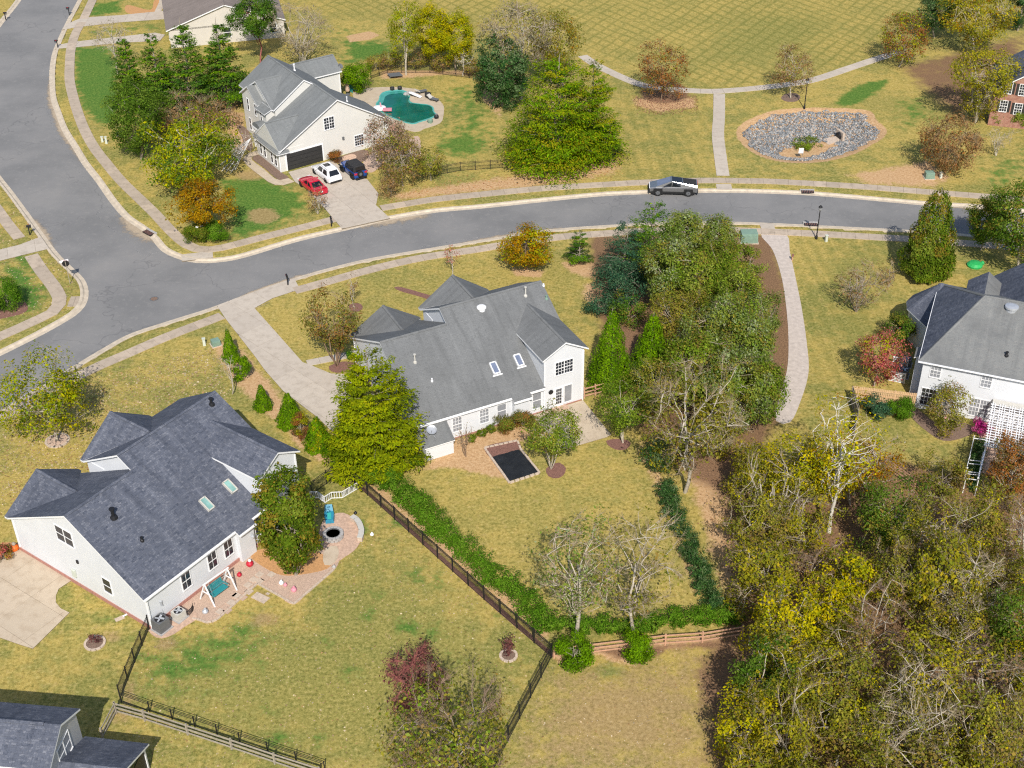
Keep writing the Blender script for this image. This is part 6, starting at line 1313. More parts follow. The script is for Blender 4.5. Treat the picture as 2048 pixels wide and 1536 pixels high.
rail_fence('reddish split-rail fence along the bottom of the centre back yard', [(1108,1316),(1180,1308),(1330,1290),(1404,1285),(1484,1272)], 'wood_red', 1.05, 3, 3.0)
rail_fence('short reddish rail gate beside the centre house gable', [(1168,797),(1212,785)], 'wood_red', 1.2, 3, 1.0)
rail_fence('wooden rail fence on the slope of the right yard', [(1735,903),(1768,936),(1828,980)], 'wood_red', 1.2, 4, 3.2)
metal_fence('black metal fence along the front of the pool garden', [(868,352),(921,342),(981,338),(1110,331),(1230,323),(1240,300)], 1.2)
metal_fence('black metal fence along the back of the pool garden', [(742,158),(775,146),(860,146),(965,160),(1000,195)], 1.2)
# cedar board fence
P = GP([(1701,803),(1828,818)]); root = empty('board_fence', P[0], 0, 'tan cedar board fence beside the right house', 'fence'); side2 = GP([(1701,803),(1713,845),(1706,880)])
def boards(a, b_, h, mat):
    k = max(1, round((b_-a).length/2.2)); d = (b_-a).normalized(); nn = Vector((-d.y,d.x,0))
    for i in range(k):
        p, q = a.lerp(b_, i/k)-P[0], a.lerp(b_, (i+1)/k)-P[0]; m = MB(); m.obox(p+Vector((0,0,h/2)), d*.05, nn*.05, Vector((0,0,h/2+.03))); m.build('post', MAT[mat], root)
        for z in (.3, h*.55, h-.25): m = MB(); m.bar(p+nn*(-.05)+Vector((0,0,z)), q+nn*(-.05)+Vector((0,0,z)), .04, .09); m.build('rail', MAT[mat], root)
        n = int((q-p).length/.15); m = MB()
        for j in range(n): c0 = p.lerp(q, (j+.5)/n); m.obox(c0+Vector((0,0,h/2+random.uniform(-.01,.02)))+nn*.015, d*.064, nn*.012, Vector((0,0,h/2)))
        m.build('boards', MAT[mat], root)['kind'] = 'stuff'
boards(P[0], P[1], 1.75, 'cedar'); boards(side2[0], side2[1], 1.75, 'wood_grey'); boards(side2[1], side2[2], 1.5, 'wood_grey')  # side runs in grey wood: the shade on the cedar put into the colour
# white folding picket screen
zp = GP([(621,996),(636.5,996),(650,1006),(664,997),(685,996),(715,978)]); root = empty('picket_screen', zp[0], 0, 'white folding picket screen between the laurel tree and the black fence', 'fence')
for a, b_ in zip(zp, zp[1:]):
    k = max(1, round((b_-a).length/.6)); d = (b_-a).normalized()
    for i in range(k):
        p, q = a.lerp(b_, i/k)-zp[0], a.lerp(b_, (i+1)/k)-zp[0]; m = MB()
        for z in (.05, .68): m.bar(p+Vector((0,0,z)), q+Vector((0,0,z)), .04, .06)
        n = 4
        for j in range(n+1): c0 = p.lerp(q, j/n); m.obox(c0+Vector((0,0,.36)), d*.022, Vector((-d.y,d.x,0))*.015, Vector((0,0,.34)))
        m.build('panel', MAT['white_trim'], root)

# ================================================================== POOL GARDEN
def z9(pts): return [(680+x/9.31, 150+y/9.31) for x, y in pts]
POOL = z9([(690,560),(740,490),(760,410),(800,360),(880,325),(1000,312),(1120,302),(1240,335),(1305,400),(1285,470),(1330,530),(1480,552),(1640,572),(1720,625),(1725,690),(1775,750),(1700,802),(1560,850),(1440,885),(1380,912),(1290,903),(1150,865),(950,785),(830,725),(725,645)])
DECK = z9([(250,330),(330,300),(500,255),(700,235),(1000,230),(1250,245),(1500,290),(1700,380),(1850,480),(1930,580),(1935,680),(1920,800),(1880,890),(1750,950),(1550,1010),(1450,1070),(1250,1030),(1000,960),(700,860),(420,640),(250,420)])
dk = smooth_line(GP(DECK), .9, True); pw = smooth_line(GP(POOL), .5, True)
sheet('pool_deck', dk, .06, MAT['concrete_tan'], thick=.15)
pc = sum(pw, Vector())/len(pw); root = empty('swimming_pool', pc, 0, 'kidney-shaped swimming pool with dark green water behind the white house', 'pool')
n_ = normals2d(pw+[pw[0]])[:-1]; mb = MB()
for i in range(len(pw)):
    j = (i+1) % len(pw); ii, jj = pc+(pw[i]-pc)*.9, pc+(pw[j]-pc)*.9; o1, o2 = pc+(pw[i]-pc)*1.05, pc+(pw[j]-pc)*1.05
    mb.poly([o1-pc+Vector((0,0,.14)), o2-pc+Vector((0,0,.14)), pw[j]-pc+Vector((0,0,.14)), pw[i]-pc+Vector((0,0,.14))][::-1]); mb.poly([pw[i]-pc+Vector((0,0,.14)), pw[j]-pc+Vector((0,0,.14)), ii.lerp(pw[i],.6)*0+pw[i]*.0+ (pw[j]-pc)*.995+Vector((0,0,.05)), (pw[i]-pc)*.995+Vector((0,0,.05))][:4]); mb.poly([o1-pc+Vector((0,0,.0)), o2-pc+Vector((0,0,.0)), o2-pc+Vector((0,0,.14)), o1-pc+Vector((0,0,.14))])
mb.build('coping', MAT['pool_tile'], root)
sheet('water', [p-pc for p in pw], .085, MAT['water'], None, root)
lg = MB()
for i in range(len(pw)):
    j = (i+1) % len(pw)
    if math.atan2(pw[i].y-pc.y, pw[i].x-pc.x) > 1.0 or math.atan2(pw[i].y-pc.y, pw[i].x-pc.x) < -2.6: lg.poly([(pw[i]-pc)+Vector((0,0,.09)), (pw[j]-pc)+Vector((0,0,.09)), (pw[j]-pc)*.84+Vector((0,0,.09)), (pw[i]-pc)*.84+Vector((0,0,.09))])
lg.build('shallow_ledge', MAT['shallow'], root)
def thing(name, label, px, py, cat, build, az=0.0, z=.06):
    r_ = empty(name, G(px, py)+Vector((0,0,z)), az, label, cat); build(r_); return r_
def part(r_, name, mat, f, smooth=False): m = MB(); f(m); return m.build(name, MAT[mat], r_, smooth)
def pot(mat='dark_door', s=1.0, pl=None):
    def b_(r_):
        part(r_, 'pot', mat, lambda m: m.lathe((0,0,0), [(.16*s,0),(.26*s,.15*s),(.3*s,.4*s),(.26*s,.48*s),(.22*s,.42*s)], 14))
        if pl: part(r_, 'plant', pl, lambda m: m.lathe((0,0,.4*s), [(.1*s,0),(.24*s,.1*s),(.2*s,.3*s),(.05*s,.42*s)], 9))
    return b_
thing('urn', 'left dark urn at the far edge of the pool', 784.7, 182, 'pot', pot('dark_door', 1.1)); thing('urn', 'right dark urn at the far edge of the pool', 799.8, 181, 'pot', pot('dark_door', 1.1))
def lounger(r_):
    part(r_, 'seat', 'ac_grey', lambda m: m.obox((0,0,.35), (.65,0,0), (0,.3,0), (0,0,.04))); part(r_, 'backrest', 'ac_beige', lambda m: m.obox((-.75,0,.55), (.28,0,-.2), (0,.3,0), (.03,0,.04)))
    for x in (-.5,.5):
        for y in (-.25,.25): part(r_, 'leg', 'black_metal', lambda m: m.box(x-.02,x+.02,y-.02,y+.02,0,.33))
thing('pool_lounger', 'pale lounger on the pool deck, left of the dark barrel', 845, 187, 'chair', lounger, .5); thing('pool_lounger', 'pale lounger on the pool deck, right of the dark barrel', 868.5, 203, 'chair', lounger, -.6)
thing('barrel_planter', 'dark barrel planter between the two pool loungers', 856, 196, 'pot', pot('dark_door', 1.5))
thing('filter_housing', 'black filter housing at the right end of the pool', 873, 237, 'pool equipment', lambda r_: (part(r_, 'housing', 'black_metal', lambda m: m.lathe((0,0,0), [(.3,0),(.32,.3),(.2,.5)], 12)), part(r_, 'lid', 'ac_grey', lambda m: m.lathe((0,0,.5), [(.22,0),(.2,.06)], 12))))
thing('wash_tub', 'round blue-grey tub at the near edge of the pool deck', 860.5, 246, 'tub', lambda r_: (part(r_, 'tub', 'util_green', lambda m: m.lathe((0,0,0), [(.32,0),(.4,.4),(.36,.4),(.3,.08)], 16)), part(r_, 'handle', 'silver', lambda m: m.bar((-.4,0,.36),(-.46,0,.36),.2,.03))))
def rocks_slide(r_):
    for i, (x, y, z, s) in enumerate(((0,0,.3,.5),(.5,.2,.2,.4),(-.5,.1,.2,.4),(.1,-.3,.6,.35))): part(r_, 'boulder', 'stone_grey', lambda m: m.lathe((x,y,z-.3), [(s*.9,0),(s,.3*s),(s*.7,.8*s),(s*.2,s)], 7))
    part(r_, 'slide_chute', 'white_trim', lambda m: m.obox((.9,-.9,.35), (.8,-.35,-.22), (.12,.25,0), (0,0,.03)))
thing('rock_slide', 'grey rock pile with white slide chute at the pool edge', 819, 190, 'pool slide', rocks_slide)
def float_(r_):
    part(r_, 'white_ring', 'white_trim', lambda m: m.lathe((-.4,.3,0), [(.35,0),(.85,.12),(.85,.28),(.4,.36)], 16), True)
    part(r_, 'pink_wing', 'pink', lambda m: m.obox((.7,-.3,.22), (.6,0,0), (0,.3,0), (0,0,.12)))
    part(r_, 'neck', 'pink', lambda m: m.tube((-.2,.3,.3),(-.3,.5,.9),.12,.07,8)); part(r_, 'neck', 'pink', lambda m: m.tube((.1,-.1,.2),(.5,-.1,.4),.1,.06,8))
thing('pool_float', 'white and pink inflatable float at the left of the pool', 765, 222, 'pool float', float_, 0, .12)
def adirondack(mat):
    def b_(r_):
        part(r_, 'seat', mat, lambda m: m.obox((0,0,.36), (.3,0,.06), (0,.3,0), (0,0,.025)))
        for j in range(5): part(r_, 'back_slat', mat, lambda m: m.obox((-.42,-.24+.12*j,.75), (.13,0,-.4), (0,.052,0), (.02,0,.01)))
        for y in (-.34,.34):
            part(r_, 'arm', mat, lambda m: m.obox((.02,y,.58), (.38,0,0), (0,.07,0), (0,0,.02))); part(r_, 'leg', mat, lambda m: m.box(.28,.36,y-.04,y+.04,0,.57)); part(r_, 'leg', mat, lambda m: m.obox((-.2,y,.25), (.3,0,-.18), (0,.03,0), (.02,0,.04)))
    return b_
thing('adirondack_chair', 'aqua slatted garden chair beside the pool house', 706, 184, 'chair', adirondack('aqua'), -.9)
def parasol(r_):
    part(r_, 'pole', 'ac_grey', lambda m: m.tube((0,0,0),(0,0,2.5),.03)); part(r_, 'canopy', 'gravel_pink', lambda m: m.lathe((0,0,.55), [(.28,0),(.3,.25),(.18,1.2),(.06,1.8)], 12), True); part(r_, 'base', 'ac_grey', lambda m: m.lathe((0,0,0), [(.35,0),(.35,.08),(.1,.12)], 14))
thing('closed_parasol', 'closed pinkish parasol at the back corner of the pool house', 696, 190, 'parasol', parasol)
def tramp(r_):
    part(r_, 'mat', 'ac_grey', lambda m: m.obox((0,0,.38), (.9,.2,0), (-.3,.6,0), (0,0,.02)))
    for x, y in ((-.9,.2),(.9,-.1),(.6,.8),(-.7,-.6)): part(r_, 'leg', 'silver', lambda m: m.tube((x,y,0),(x*.9,y*.9,.37),.03))
thing('cargo_platform', 'grey flat platform lying on the lawn behind the pool', 790, 155, 'platform', tramp)
# web decoration across the entry corner
root = empty('web_decoration', G(500,306), 0, 'white stretched web decoration between the pool house porch and the lawn', 'decoration'); o0 = G(500,306); top_ = G(502,276,2.6)
ends = GP([(443,343),(452,345),(461,347),(448,314),(440,330),(470,340),(455,322)])
for e in ends: m = MB(); m.bar(top_-o0, e-o0, .035); m.build('strand', MAT['white_trim'], root)
for f in (.35, .55, .75, .92):
    q = [top_.lerp(e, f)-o0 for e in (ends[3], ends[6], ends[4], ends[0], ends[1], ends[2], ends[5])]
    for a, b_ in zip(q, q[1:]): m = MB(); m.bar(a, b_, .028); m.build('strand', MAT['white_trim'], root)

# ================================================================== STREET FURNITURE
def lamp_post(label, base, top):
    p = G(*base); h = height_at(p, *top); r_ = empty('lamp_post', p, 0, label, 'street lamp')
    part(r_, 'post', 'black_metal', lambda m: m.lathe((0,0,0), [(.14,0),(.14,.35),(.07,.5),(.055,h-.75),(.1,h-.7)], 12)); part(r_, 'lantern', 'blind', lambda m: m.lathe((0,0,h-.7), [(.1,0),(.19,.12),(.2,.42)], 8)); part(r_, 'cap', 'black_metal', lambda m: m.lathe((0,0,h-.28), [(.25,0),(.14,.16),(.03,.26)], 8)); return r_
lamp_post('black lamp post beside the south sidewalk near the asphalt trail', (1632.5,478), (1640,410)); lamp_post('black lamp post at the edge of the stone basin', (1608.5,217), (1617,156))
lp = lamp_post('black lamp post with street name blades at the street corner', (412,484), (407,404))
h_ = height_at(G(412,484), 403, 452)
for k, (a, dz) in enumerate(((.35,0),(-.75,-.16))): m = MB(); d = Vector((math.cos(a+math.pi), math.sin(a+math.pi), 0)); m.obox(d*.45+Vector((0,0,h_+dz)), d*.42, Vector((-d.y,d.x,0))*.012, Vector((0,0,.11))); m.build('name_blade', MAT['white_trim'], lp)  # blades plain white: glare put into their colour
p = G(140.5,568); r_ = empty('stop_sign', p, 0, 'octagonal traffic sign seen from behind at the west street corner', 'traffic sign'); hs = height_at(p, 127.5, 527.5)
part(r_, 'post', 'wood_grey', lambda m: m.tube((0,0,0),(0,0,hs+.3),.035,.035,8))
oct_ = [Vector((.39*math.cos(math.pi/8+k*math.pi/4), .03, hs+.39*math.sin(math.pi/8+k*math.pi/4))) for k in range(8)]
for nm, mt, s_, dy in (('sign_plate','black_metal',1.0,.02),('sign_face','red',.99,.05)):
    m = MB(); q = [Vector((x.x*s_, dy, hs+(x.z-hs)*s_)) for x in oct_]; m.hexa([v for v in q], [v+Vector((0,.02,0)) for v in q]); o = m.build(nm, MAT[mt], r_)
m = MB(); m.obox((-.12,.1,hs+.28), (.45,.12,0), (-.003,.012,0), (0,0,.13)); m.build('name_blade', MAT['white_trim'], r_); r_.rotation_euler.z = .25
def mailbox(label, px, py, az=0.0, h=1.05, n='mailbox'):
    def b_(r_):
        part(r_, 'post', 'black_metal', lambda m: m.box(-.06,.06,-.06,.06,0,h+.1)); part(r_, 'arm', 'black_metal', lambda m: m.obox((.12,0,h-.12), (.2,0,.0), (0,.04,0), (0,0,.03)))
        def bx(m):
            q = [(-.22,.0),(-.22,.16)]+[(-.22*math.cos(t)*0-.0,0) for t in ()]; ring = [(.1*math.cos(t), .14+.1*math.sin(t)) for t in (math.pi*i/6 for i in range(7))]+[(-.1,0),(.1,0)]
            m.hexa([Vector((-.2,y,h+z)) for y, z in ring], [Vector((.34,y,h+z)) for y, z in ring])
        part(r_, 'box', 'black_metal', bx); part(r_, 'flag', 'red', lambda m: m.obox((.1,.11,h+.2), (.08,0,0), (0,.005,0), (0,0,.03)))
    return thing(n, label, px, py, 'mailbox', b_, az, 0)
mailbox('black mailbox at the centre house driveway', 576, 571, 1.9); mailbox('black mailbox at the pool house driveway', 663, 453, -1.3); mailbox('black mailbox by the far left driveway', 60, 470, .4)
mailbox('dark mailbox at the upper of the top left driveways', 139, 30, 3.3); mailbox('dark mailbox at the lower of the top left driveways', 116, 96, 3.3); mailbox('dark mailbox at the left edge near the top corner', 12, 40, 0)
def cabinet(sx, sy, h, mat, lid=True):
    def b_(r_):
        part(r_, 'pad', 'stone', lambda m: m.box(-sx-.1,sx+.1,-sy-.1,sy+.1,-.05,.08)); part(r_, 'cabinet', mat, lambda m: m.hexa([(-sx,-sy,.08),(sx,-sy,.08),(sx,sy,.08),(-sx,sy,.08)], [(-sx*.95,-sy*.8,h),(sx*.95,-sy*.8,h),(sx*.95,sy,h),(-sx*.95,sy,h)]))
        part(r_, 'door', mat, lambda m: m.box(-sx*.8,sx*.8,-sy-.03,-sy*.9,.14,h*.85))
    return b_
thing('utility_cabinet', 'large grey-green utility cabinet at the start of the asphalt trail', 1497, 482, 'utility box', cabinet(.95,.7,1.15,'util_green'), 0, 0); thing('utility_cabinet', 'green utility cabinet in front of the purple-brown bush', 1858, 356, 'utility box', cabinet(.55,.45,.8,'util_green'), 0, 0)
thing('utility_cabinet', 'small green utility cabinet beside the slim arborvitae', 432, 690, 'utility box', cabinet(.42,.4,.6,'util_green'), .5, 0)
def pedestal(h=.8): return lambda r_: (part(r_, 'pedestal', 'util_pale', lambda m: m.hexa([(-.14,-.12,0),(.14,-.12,0),(.14,.12,0),(-.14,.12,0)], [(-.12,-.1,h),(.12,-.1,h),(.12,.1,h),(-.12,.1,h)])), part(r_, 'cap', 'util_pale', lambda m: m.obox((0,0,h+.03), (.17,0,0), (0,.15,0), (0,0,.03))))
for lb, x, y, h_ in (('pale utility pedestal left of the small green cabinet',409,691,.8),('pale utility pedestal at the foot of the trail lamp post',1652,483,.75),('pale utility pedestal right of the green cabinet by the purple-brown bush',1881,356,.7),('left pale utility pedestal on the green corner lawn',205,284,.7),('right pale utility pedestal on the green corner lawn',213,287,.9)): thing('utility_pedestal', lb, x, y, 'utility box', pedestal(h_), .3, 0)
thing('utility_cabinet', 'grey low utility box in front of the dark holly', 241, 271, 'utility box', cabinet(.4,.35,.6,'ac_grey'), 0, 0)
thing('manhole_cover', 'round iron manhole cover in the street intersection', 308, 596, 'manhole', lambda r_: (part(r_, 'ring', 'ac_grey', lambda m: m.lathe((0,0,0), [(.48,-.02),(.48,.006),(.38,.008)], 24)), part(r_, 'cover', 'mulch_brown', lambda m: m.lathe((0,0,0), [(.37,0),(.37,.012),(.05,.016)], 20))), 0, -.098)
for lb, x, y, a in (('storm drain inlet in the north kerb near the basin',1615,384,-.05),('storm drain inlet in the kerb at the street corner',297,466,-.75),('storm drain inlet in the south kerb near the trail lamp',1622,449.5,-.06)):
    thing('storm_drain', lb, x, y, 'drain', lambda r_: (part(r_, 'opening', 'black_metal', lambda m: m.box(-.75,.75,-.3,.3,-.1,.072)), part(r_, 'hood', 'stone_grey', lambda m: m.box(-.85,.85,.3,.6,-.1,.11)), *[part(r_, 'grate_bar', 'mulch', lambda m: m.box(-.6+k*.2-.04,-.6+k*.2+.04,-.28,.28,.072,.085)) for k in range(7)]), a, 0)
thing('trail_post', 'rusty marker post on the right side of the asphalt trail', 1584, 521, 'post', lambda r_: (part(r_, 'post', 'wood_red', lambda m: m.box(-.06,.06,-.06,.06,0,.8)), part(r_, 'plate', 'mulch', lambda m: m.box(-.12,.12,-.1,-.06,.5,.85))), 0, 0)

# ================================================================== STONE BASIN
rng = np.random.default_rng(8); pts = []; bx = [p.x for p in BASIN_S]; by = [p.y for p in BASIN_S]
cand = np.stack([rng.uniform(min(bx), max(bx), 20000), rng.uniform(min(by), max(by), 20000)], 1); dd = sdist(cand[:,0], cand[:,1], BASIN_S)
isl = GP([(1560,292),(1590,280),(1640,272),(1668,270),(1670,280),(1650,292),(1620,304),(1590,306),(1565,302)]); di = sdist(cand[:,0], cand[:,1], isl)
ok = (dd < -1.0-.35*np.sin(cand[:,0]*2.1)*np.cos(cand[:,1]*1.7)) & (di > .15*np.sin(cand[:,0]*5)); cand = cand[ok][:7000]; dd = dd[ok][:7000]; zc = -.9*np.clip(-dd/3.2, 0, 1)**1.2
oc = np.array([[1,0,0],[-1,0,0],[0,1,0],[0,-1,0],[0,0,1],[0,0,-1]], float)*.5; of = np.array([[0,2,4],[2,1,4],[1,3,4],[3,0,4],[2,0,5],[1,2,5],[3,1,5],[0,3,5]])
nr = len(cand); sc_ = rng.uniform(.09,.27,(nr,1,1))*np.stack([rng.uniform(.7,1.3,(nr,1)), rng.uniform(.7,1.3,(nr,1)), rng.uniform(.5,.9,(nr,1))], -1); th = rng.uniform(0,6.28,nr); V = oc[None]*sc_*1.6*rng.uniform(.75,1.25,(nr,6,1))
x_ = V[...,0]*np.cos(th)[:,None]-V[...,1]*np.sin(th)[:,None]; y_ = V[...,0]*np.sin(th)[:,None]+V[...,1]*np.cos(th)[:,None]
V = np.stack([x_+cand[:,0:1], y_+cand[:,1:2], V[...,2]+zc[:,None]+.06], -1).reshape(-1,3); pal = np.array([(.15,.16,.165),(.22,.23,.235),(.30,.30,.29),(.44,.40,.35),(.38,.29,.22)]); cl = pal[rng.choice(5, nr, p=(.26,.28,.22,.12,.12))]*rng.uniform(.75,1.2,(nr,1))
me = fast_mesh('basin_stones', V, (of[None]+6*np.arange(nr)[:,None,None]).reshape(-1,3), np.repeat(cl, 6, 0), MAT['rock']); tag(link('basin_stones', me), 'grey-blue riprap stones lining the oval drainage basin', 'stones', kind='stuff')
thing('drain_pipe', 'flared concrete pipe end with dark mouth in the stone basin', 1672, 268, 'culvert', lambda r_: (part(r_, 'apron', 'stone', lambda m: m.hexa([(-1.5,-.9,-.5),(.3,-.5,-.5),(.3,.5,-.5),(-1.5,.9,-.5)], [(-1.5,-.9,-.42),(.3,-.5,-.1),(.3,.5,-.1),(-1.5,.9,-.42)])), part(r_, 'mouth', 'black_metal', lambda m: m.tube((.3,0,.1),(.8,0,.15),.5,.5,14)), part(r_, 'headwall', 'stone', lambda m: m.box(.55,.85,-.8,.8,-.5,.75))), .35, -.45)
def sgn(r_):
    part(r_, 'plate', 'white_trim', lambda m: m.obox((0,0,.75), (.3,0,0), (0,.012,.0), (0,0,.35)))
    for x in (-.2,.2): part(r_, 'post', 'ac_grey', lambda m: m.box(x-.025,x+.025,.012,.05,0,1.0))
thing('notice_board', 'small white notice board in the middle of the stone basin', 1602, 305, 'sign', sgn, 0, -.5)

# ================================================================== CENTRE BACK YARD
bp = GP([(983,915.5),(1038,900),(1077,946),(1018.6,964)]); root = empty('raised_bed', bp[0], 0, 'garden bed covered with black cloth behind the centre house', 'garden bed')
m = MB(); ng = 10
def bl(s, t_): return bp[0].lerp(bp[1],s).lerp(bp[3].lerp(bp[2],s),t_)-bp[0]
rng2 = random.Random(4); gz = [[.07+rng2.uniform(0,.05) for _ in range(ng+1)] for _ in range(ng+1)]
for i in range(ng):
    for j in range(ng): m.poly([bl(i/ng,j/ng)+Vector((0,0,gz[i][j])), bl((i+1)/ng,j/ng)+Vector((0,0,gz[i+1][j])), bl((i+1)/ng,(j+1)/ng)+Vector((0,0,gz[i+1][j+1])), bl(i/ng,(j+1)/ng)+Vector((0,0,gz[i][j+1]))][::-1])
m.build('black_cloth', MAT['tarp'], root)
ring = [(969,897),(1035,882.5),(1041,899),(1079,947),(1019,967),(982,916)]; rp = GP(ring)
for a, b_ in zip(rp, rp[1:]+rp[:1]):
    k = max(1, int((b_-a).length/.42)); d = (b_-a).normalized()
    for i in range(k): c0 = a.lerp(b_, (i+.5)/k)-bp[0]; m = MB(); m.obox(c0+Vector((0,0,.07)), d*.19, Vector((-d.y,d.x,0))*.09, Vector((0,0,.08+rng2.uniform(-.015,.02)))); m.build('edging_stone', MAT['stone'], root)
p = c.root.matrix_world @ c.L(-15.9, 1.05, 2.05) if False else c.root.location + c.A*(-15.75) + c.B*1.1 + Vector((0,0,2.02)); r_ = empty('satellite_dish', p, 0, 'grey satellite dish on the storage room roof', 'satellite dish')
part(r_, 'mast', 'silver', lambda m: (m.tube((0,0,-.1),(0,0,.55),.03), m.tube((.3,-.2,-.1),(0,0,.35),.015), m.tube((-.25,-.2,-.1),(0,0,.35),.015)))
o = part(r_, 'dish', 'silver', lambda m: m.lathe((0,0,0), [(.05,0),(.3,.03),(.46,.1),(.45,.12),(.3,.06),(.04,.035)], 20), True); o.location = (0,-.05,.62); o.rotation_euler = (.45,.1,0); part(r_, 'feed_arm', 'ac_grey', lambda m: m.bar((0,-.1,.6),(0,-.55,.75),.03))
# ================================================================== LEFT BACK YARD
bed('gravel_bed', [(384,1238),(398,1240),(412,1246),(426,1244),(440,1235),(478,1201),(515,1169),(552,1188),(588,1209),(625,1175),(664,1143),(678,1122),(655,1098),(620,1110),(560,1105),(505,1102),(484,1113),(420,1160),(345,1218),(365,1226)], 'gravel_pink', .03)
bed('straw_bed_laurel', [(500,1110),(530,1098),(620,1100),(660,1120),(655,1138),(600,1150),(560,1150),(520,1130)], 'straw', .042)
bed('fire_pit_patio', [(640,1058),(652,1036),(680,1026),(700,1032),(718,1052),(723,1076),(712,1098),(690,1114),(668,1126),(656,1104),(640,1088)], 'paver', .055); bed('side_terrace', [(652,1098),(672,1092),(678,1108),(668,1128),(650,1132),(646,1116)], 'concrete_tan', .075)
bed('condenser_pad', [(297,1262),(318,1277),(345,1270),(372,1252),(396,1236),(386,1222),(350,1221),(310,1252)], 'paver', .05)
root = empty('bed_edging', G(384,1238), 0, 'low tan stone edging around the gravel bed of the left back yard', 'garden edging'); o0 = G(384,1238)
ed = smooth_line(GP([(384,1238),(398,1240),(412,1246),(426,1244),(440,1235),(478,1201),(515,1168)]), .42)+smooth_line(GP([(515,1168),(588,1209)]), .42)+smooth_line(GP([(588,1209),(662,1145),(672,1134)]), .42)
for a, b_ in zip(ed, ed[1:]):
    if (b_-a).length < .1: continue
    d = (b_-a).normalized(); m = MB(); m.obox((a+b_)/2-o0+Vector((0,0,.05)), d*.19, Vector((-d.y,d.x,0))*.07, Vector((0,0,.07))); m.build('edging_stone', MAT['stone'], root)
pr = random.Random(9)
root = empty('stepping_path', G(450,1210), 0, 'square stepping stones in the gravel bed behind the left house', 'paving'); o0 = G(450,1210)
ca, sa_ = math.cos(math.radians(A1)), math.sin(math.radians(A1))
for i, (x, y) in enumerate([(446,1196),(462,1206),(473,1192),(485,1182),(496,1171),(507,1160),(486,1196),(498,1184),(519,1150),(531,1158),(543,1150),(520,1163),(455,1222),(440,1224)]):
    q = G(x, y)-o0; m = MB(); s_ = .62 if i == 0 else .27; m.obox(q+Vector((0,0,.05)), Vector((ca,sa_,0))*s_*(1.5 if i == 0 else 1), Vector((-sa_,ca,0))*s_, Vector((0,0,.03))); m.build('stepping_stone', MAT['stone' if i % 3 else 'gravel_pink'], root)
# swing
feet = GP([(401,1198),(430,1214),(447,1167),(474,1181)]); o0 = feet[0]; root = empty('garden_swing', o0, 0, 'white A-frame garden swing with teal bench behind the left house', 'swing')
d1 = (feet[3]-feet[1]).normalized(); tl, tr_ = (feet[0]+feet[1])/2, (feet[2]+feet[3])/2; hz = 1.95
for f, tp_ in ((0,tl),(1,tl),(2,tr_),(3,tr_)): m = MB(); m.bar(feet[f]-o0, tp_-o0+Vector((0,0,hz)), .09); m.build('leg', MAT['white_trim'], root)
m = MB(); m.bar(tl-o0-d1*.15+Vector((0,0,hz)), tr_-o0+d1*.15+Vector((0,0,hz)), .1); m.build('beam', MAT['white_trim'], root)
for a, b_ in ((0,1),(2,3)): m = MB(); m.bar(feet[a].lerp((tl,tr_)[a//2],.55)-o0+Vector((0,0,hz*.55)), feet[b_].lerp((tl,tr_)[a//2],.55)-o0+Vector((0,0,hz*.55)), .07); m.build('cross_brace', MAT['white_trim'], root)
cs = (tl+tr_)/2-o0; nn = Vector((d1.y,-d1.x,0)); hw = (tr_-tl).length/2*.66
for j in range(5): m = MB(); m.obox(cs+nn*(-.2+.12*j)+Vector((0,0,.5)), d1*hw, nn*.052, Vector((0,0,.02))); m.build('seat_slat', MAT['teal'], root)
for j in range(5): m = MB(); m.obox(cs+nn*(-.3-.03*j)+Vector((0,0,.6+.12*j)), d1*hw, nn*.015, Vector((0,0,.052))); m.build('back_slat', MAT['teal'], root)
for sg in (-1,1):
    m = MB(); m.obox(cs+d1*hw*sg+nn*.02+Vector((0,0,.75)), d1*.04, nn*.32, Vector((0,0,.025))); m.build('armrest', MAT['teal'], root)
    for k in (-.25,.28): m = MB(); m.tube(cs+d1*hw*sg+nn*k+Vector((0,0,.55)), cs+d1*(hw*1.05)*sg+Vector((0,0,hz)), .012, n=5); m.build('chain', MAT['silver'], root)
def condenser(mat, s, h):
    def b_(r_):
        part(r_, 'base', 'stone_grey', lambda m: m.box(-s-.12,s+.12,-s-.12,s+.12,0,.07)); part(r_, 'cabinet', mat, lambda m: m.hexa([(-s,-s,.07),(s,-s,.07),(s,s,.07),(-s,s,.07)], [(-s*.96,-s*.96,h),(s*.96,-s*.96,h),(s*.96,s*.96,h),(-s*.96,s*.96,h)]))
        part(r_, 'fan_ring', 'black_metal', lambda m: m.lathe((0,0,h), [(s*.8,0),(s*.8,.02),(s*.74,.025)], 20)); 
        for k in range(4): a = k*math.pi/2+.4; part(r_, 'fan_blade', 'silver', lambda m: m.obox((s*.4*math.cos(a), s*.4*math.sin(a), h+.03), (s*.34*math.cos(a), s*.34*math.sin(a), 0), (-.1*math.sin(a), .1*math.cos(a), .02), (0,0,.006)))
    return b_
thing('condenser_unit', 'dark grey air conditioner unit at the left house corner', 324, 1258, 'air conditioner', condenser('ac_grey', .5, 1.05), math.radians(A1), .05); thing('condenser_unit', 'beige air conditioner unit right of the dark one', 359, 1236, 'air conditioner', condenser('ac_beige', .42, .72), math.radians(A1), .05)
for lb, x, y, sx in (('grey air conditioner behind the white lattice at the right house',1806,752,.45),('second grey air conditioner against the shaded right house wall',1812,730,.45)): thing('condenser_unit', lb, x, y, 'air conditioner', condenser('ac_grey', sx, .8), math.radians(A3), 0)
